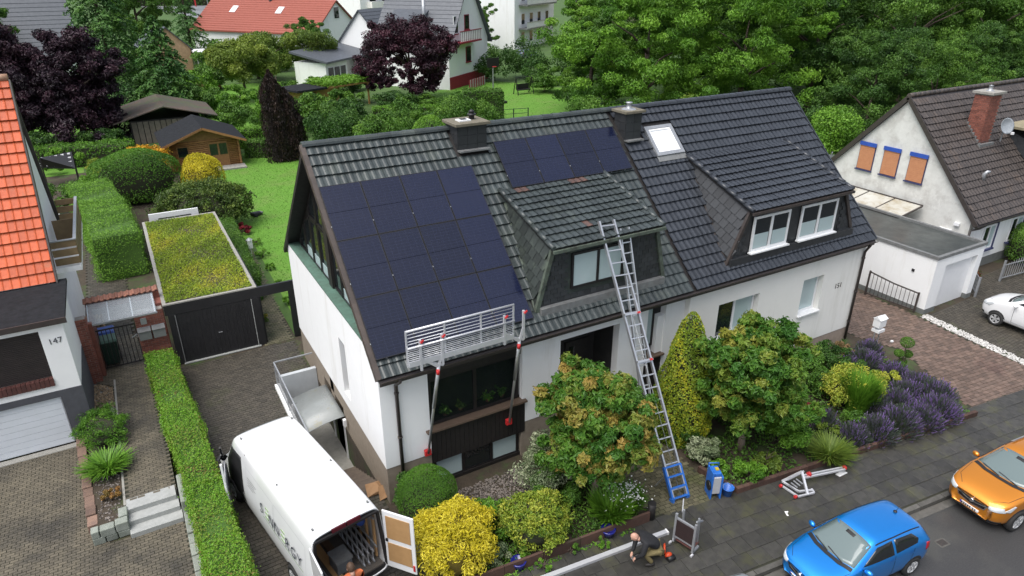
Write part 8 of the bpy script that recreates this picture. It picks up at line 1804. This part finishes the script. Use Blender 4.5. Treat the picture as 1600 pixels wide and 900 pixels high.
def gable_house(label, c, L, D, he, hr, rz, wallm, roofm, over=.4, tile=None, name='house'):
    """ridge along local x; c centre; returns thing and local->world matrix"""
    o = thing(name, label, 'house', c, rz); M = Matrix.LocRotScale(Vector(c), Euler((0, 0, rz)), None)
    MB().box(-L/2, L/2, -D/2, D/2, 0, he).build('wall', wallm, o, world=False)
    for s in (-1, 1): MB().prism([(s*L/2-(.2 if s > 0 else 0), -D/2, he), (s*L/2-(.2 if s > 0 else 0), 0, hr), (s*L/2-(.2 if s > 0 else 0), D/2, he)], (.2, 0, 0)).build('gable', wallm, o, world=False)
    k = (hr-he)/(D/2)
    for s in (-1, 1):
        e = D/2+over; P = [(-L/2-over, 0, hr+.12), (L/2+over, 0, hr+.12), (L/2+over, s*e, hr+.12-k*e), (-L/2-over, s*e, hr+.12-k*e)]
        r = MB().prism(P, (0, 0, -.16)).build('roof', roofm, o, world=False)
        if tile:
            sl2 = math.hypot(e, k*e); ny = int(sl2/.55)
            V = []; F = []
            for j in range(ny):
                t0, t1 = j/ny, (j+1)/ny; n = len(V)
                for (t, dz) in ((t0, .015), (t1, .075), (t1, .005)):
                    for x in (-L/2-over, L/2+over): V.append((x, s*e*t, hr+.12-k*e*t+dz))
                F += [(n, n+1, n+3, n+2), (n+2, n+3, n+5, n+4)]
            m = MB().add(V, F); q = m.build('tile_courses', roofm, r, world=False)
    return o, M
# white house with grey roof and balcony (gable towards us)
a0, a1 = Vector((37.6, 81.5, 0)), Vector((46.6, 88.2, 0)); gd_ = (a1-a0).normalized(); bk2 = Vector((-gd_.y, gd_.x, 0))
D_ = (a1-a0).length; L_h = 10.5; cc = (a0+a1)/2+bk2*L_h/2
rzh = math.atan2(bk2.y, bk2.x)
hw_, Mh = gable_house('white gabled house with slate grey roof, balcony and red plinth', tuple(cc), L_h, D_, 5.6, 13.3, rzh, M_white, M_tileG, .5, True)
def onw(t, z, out=0.): return a0+gd_*t-bk2*out+Vector((0, 0, z))
M_redf = pm('dark_red_paint', (.28, .02, .04), None, 4, .6)
MB().prism([onw(-.02, 0, .05), onw(D_+.02, 0, .05), onw(D_+.02, 1.5, .05), onw(-.02, 1.5, .05)], bk2*.04).build('red_plinth', M_redf, hw_)
for (t, z, w_, h) in ((1.4, 6.6, 1.2, 2.1), (4.4, 6.9, 1.3, 1.8), (4.6, 2.9, 1.4, 1.9)):
    far_window(hw_, onw(t, z), gd_, w_, h, M_redf if t > 4 else M_frameW, M_glass, sillm=M_redf)
bl_ = MB().prism([onw(.6, 5.5, 0), onw(6.6, 5.5, 0), onw(6.6, 5.7, 0), onw(.6, 5.7, 0)], -bk2*1.4).build('balcony', M_redf, hw_)
for k in range(24): p = onw(.65+.255*k, 5.75, 1.36); MB().prism([p, p+gd_*.14, p+gd_*.14+Vector((0, 0, 1.15)), p+Vector((0, 0, 1.15))], -bk2*.04).build('slat', M_frameW if k % 2 else pm('grey_mauve_slat', (.35, .30, .33), None, 4, .6) if 'grey_mauve_slat' not in MATS else MATS['grey_mauve_slat'], bl_)
MB().bar(onw(.6, 6.95, 1.36), onw(6.6, 6.95, 1.36), .1).build('handrail', M_redf, bl_)
for k in range(14): p = onw(1.0+.34*k, .1, 2.2); MB().prism([p, p+gd_*.2, p+gd_*.2+Vector((0, 0, 1.1)), p+Vector((0, 0, 1.1))], -bk2*.05).build('fence_slat', MATS['grey_mauve_slat'] if k % 2 else M_redf, bl_)
p = onw(3.2, 11.2, .3); ds = thing('satellite_dish', 'large grey satellite dish on the gable of the far white house', 'satellite dish', tuple(p), rzh); d_ = MB().lathe([(.001, 0), (.35, .04), (.62, .14), (.62, .17)], 18).build('dish', MATS['grey_dish'], ds, world=False); d_.rotation_euler = (0, R(-78), 0); MB().bar((0, 0, 0), (.3, 0, -.1), .06).build('bracket', M_steel, ds, world=False)
vp2 = MB().tube([a0+bk2*4-gd_*.0+gd_*1.2+Vector((0, 0, 7.0)), a0+bk2*4+gd_*1.2+Vector((0, 0, 10.6))], .22, 10).build('flue', M_steel, hw_)
dmr = MB().prism([a0+bk2*4+gd_*.3+Vector((0, 0, 6.0)), a0+bk2*4+gd_*.3+Vector((0, 0, 8.2)), a0+bk2*4+gd_*3.2+Vector((0, 0, 9.6)), a0+bk2*4+gd_*2.4+Vector((0, 0, 8.0))], bk2*5).build('dormer', M_tileG, hw_)
# lower wing joining it and flat annex
wc = Vector((30.5, 99, 0)); ow, _ = gable_house('grey-roofed lower wing between red roof and white gabled house', (35.2, 100.5, 0), 8, 8, 4.4, 8.8, rzh-math.pi/2, M_white, M_tileG, .3, True)
an = thing('annex', 'low white annex with grey lean-to roof and covered terrace', 'annex', (27.0, 95.2, 0), rzh-math.pi/2)
MB().box(-4.5, 0, -2, 3, 0, 3.0).build('wall', M_white, an, world=False); MB().box(0, 5, 1.8, 2.2, 0, 3.0).build('rear_wall', M_cream, an, world=False); MB().prism([(-5, -2.6, 3.0), (5.6, -2.6, 3.2), (5.6, 3.2, 4.3), (-5, 3.2, 4.1)], (0, 0, .25)).build('roof', M_tileG, an, world=False); MB().box(4.9, 5.1, -2.2, -2, 0, 3.1).build('post', M_frameW, an, world=False)
for k in range(3): f_ = MB().box(-4.0+1.3*k, -3.0+1.3*k, -2.06, -2.0, 1.1, 2.4).build('window', M_glass, an, world=False)
# pergola with green roof
pg = thing('pergola', 'ochre timber garden house with plants growing over its flat roof', 'pergola', (19.5, 76, 0), .35)
MB().box(-2.2, 2.6, 0, 3, 0, 2.3).build('wall', pm('ochre_timber', (.42, .25, .09), (.34, .2, .07), 3, .7), pg, world=False); MB().box(-1.2, -.4, -.03, 0, 0, 2.0).build('door', M_dark, pg, world=False); MB().box(-3.2, .6, -.9, 3.2, 2.3, 2.5).build('roof', M_bitumen, pg, world=False); MB().bar((.6, -.9, 2.4), (6.2, -.9, 2.4), .16).build('beam', MATS['ochre_timber'], pg, world=False); MB().bar((6.0, -.9, 0), (6.0, -.9, 2.4), .16).build('post', MATS['ochre_timber'], pg, world=False)
n = 3500; C = np.stack([RNG.uniform(.3, 6.2, n), RNG.uniform(-1.1, 3, n), 2.5+RNG.random(n)*.5], 1); V, F = leaf_cards(C, np.tile([0, 0, 1.], (n, 1)), .26, .6); f = stuff_mesh('climber', V, F, L_bright, None, RNG.uniform(.4, 1, n)); f.parent = pg
# wooden fence by the fruit trees
wf = thing('wooden_fence', 'arched pale wooden fence behind the fruit trees', 'fence', (9.4, 84, 0))
fa_, fb_ = G(306, 142), G(345, 138)
for k in range(16): p = fa_.lerp(fb_, k/15); h = 1.5+.5*math.sin(math.pi*k/15); MB().box(p.x-.11, p.x+.11, p.y-.03, p.y+.03, 0, h).build('slat', MATS['ochre_timber'], wf)
# red-roofed house
r0, r1 = G(488, 98), G(562, 84)
gdr_ = Vector((.80, .60, 0)); bkr = Vector((-.60, .80, 0))
a0r = Vector((30.4, 117.2, 0)); Dr = 12.5; Lr = 26; ccr = a0r+gdr_*Dr/2+bkr*Lr/2
hr_, _ = gable_house('long red-tiled house with white gable far behind the apple tree', tuple(ccr), Lr, Dr, 4.6, 9.2, math.atan2(bkr.y, bkr.x), M_white, M_tileRed, .4, True)
far_window(hr_, a0r+gdr_*5.6+Vector((0, 0, 6.4)), gdr_, 1.5, 1.9, M_frameW)
# skylights on the red roof
kk = (9.2-4.6)/(Dr/2)
for t in (9., 19.):
    q = a0r+bkr*t+gdr_*(Dr/2-3.0)+Vector((0, 0, 9.2+.14-kk*3.0)); up = (gdr_+Vector((0, 0, kk))).normalized(); MB().prism([q, q+bkr*1.2, q+bkr*1.2+up*1.6, q+up*1.6], bkr.cross(up)*-.12).build('skylight', M_frameW, hr_)
MB().box(ccr.x-.6, ccr.x+.6, ccr.y-.5, ccr.y+.5, 8.8, 10.6).build('chimney', M_slate, hr_)
# grey-roofed house, top left
hg, _ = gable_house('far grey-tiled house behind the copper beeches', (-10.4, 108, 0), 15, 11, 4.5, 12.4, .10, M_white, M_tileG, .4, True)
lp_ = thing('street_lamp', 'tall grey street lamp pole beside the far grey roof', 'lamp post', (-5.6, 118, 0)); MB().tube([(0, 0, 0), (-.3, 0, 5), (-1.2, 0, 12)], [.16, .13, .08], 8).build('pole', M_steel, lp_, world=False); MB().bar((-1.2, 0, 12), (-.2, 0, 12.4), .18).build('lamp', M_steel, lp_, world=False)
# small beige gabled house and sheds
hb_, _ = gable_house('small beige gabled house with dark verge behind the spruces', (8.3, 122, 0), 8, 6.0, 3.2, 6.2, math.pi/2+.15, pm('apricot_render', (.52, .34, .20), None, 3, .8), M_tileG, .3)
far_window(hb_, (7.9, 118.0, 3.3), (1, .15, 0), .9, 1.2, M_frameW)
fl = thing('carport', 'pale flat-roofed carport beside the beige gabled house', 'carport', (16, 117, 0)); MB().box(-4, 5, -3, 3, 2.6, 2.85).build('roof', M_frameW, fl, world=False)
for (x, y) in ((-3.8, -2.8), (4.8, -2.8), (-3.8, 2.8), (4.8, 2.8)): MB().box(x-.08, x+.08, y-.08, y+.08, 0, 2.6).build('post', M_frameW, fl, world=False)
# white apartment block with balconies
ap = thing('apartment_block', 'white apartment block with railed balconies and dark verge behind far trees', 'building', (80, 127, 0), .62)
MB().box(-14, 6, 0, 12, 0, 16).build('wall', M_white, ap, world=False)
for j, z in enumerate((3.4, 7.6, 11.8)):
    b_ = MB().box(-12, 3, -1.8, 0, z, z+.25).build('balcony', M_lb, ap, world=False); MB().bar((-12, -1.75, z+1.35), (3, -1.75, z+1.35), .1).build('handrail', M_steel, b_, world=False)
    for k in range(26): MB().box(-12+.6*k, -11.95+.6*k, -1.77, -1.72, z+.25, z+1.35).build('baluster', M_steel, b_, world=False)
    MB().box(-12, 3, -1.735, -1.725, z+.3, z+1.3).build('balcony_panel', M_cream, b_, world=False)
for z in (.9, 4.2, 8.4, 12.4):
    for x in (-11, -7, -3, 1.2): f_ = MB().box(x, x+1.7, -.06, 0, z, z+2.1).build('window', M_frameW, ap, world=False); MB().box(x+.12, x+1.58, -.075, -.062, z+.12, z+1.98).build('pane', M_glass, f_, world=False)
MB().box(6, 6.3, -1, 12.5, 8, 17).build('verge', M_brownmetal, ap, world=False)
hy, _ = gable_house('pale yellow house with brown roof far behind the walnut trees', (98, 128, 0), 14, 10, 8, 14, .6, pm('pale_yellow_render', (.62, .50, .30), None, 3, .8), M_tileB, .4)
ap2 = thing('apartment_block', 'grey white apartment block far behind the lower wing', 'building', (62, 158, 0), .5); MB().box(-14, 10, 0, 10, 0, 14).build('wall', M_white, ap2, world=False)
for j, z in enumerate((3.0, 6.4, 9.8)):
    b_ = MB().box(-12, 8, -1.5, 0, z, z+1.2).build('balcony', M_cream, ap2, world=False)
    for x in (-11, -7, -3, 1, 5): MB().box(x, x+1.8, -.05, 0, z+1.25, z+2.9).build('window', M_glass, ap2, world=False)
# red post at the far road
rp = thing('red_post', 'red advertising post beside the far road', 'post', tuple(G(306, 10)), 0); MB().bar((0, 0, 0), (0, 0, 5.5), 1.0, .4).build('panel', M_red, rp, world=False); MB().box(-.6, .6, -.3, .3, -.02, .3).build('base', M_steel, rp, world=False)
lp2 = thing('street_lamp', 'thin pale lamp post at the edge of the far road', 'lamp post', tuple(G(327, 20)), 0); MB().tube([(0, 0, 0), (0, 0, 9)], [.15, .08], 8).build('pole', M_steel, lp2, world=False); MB().bar((0, 0, 9), (1.2, 0, 9.3), .15).build('lamp', M_steel, lp2, world=False)
hedge('far_hedge', 'long dark hedge on the far side of the far road', [(10, 345), (120, 315)], 6, 6, L_deep, M_core, 4, .9, 0, 15, .2, .3)
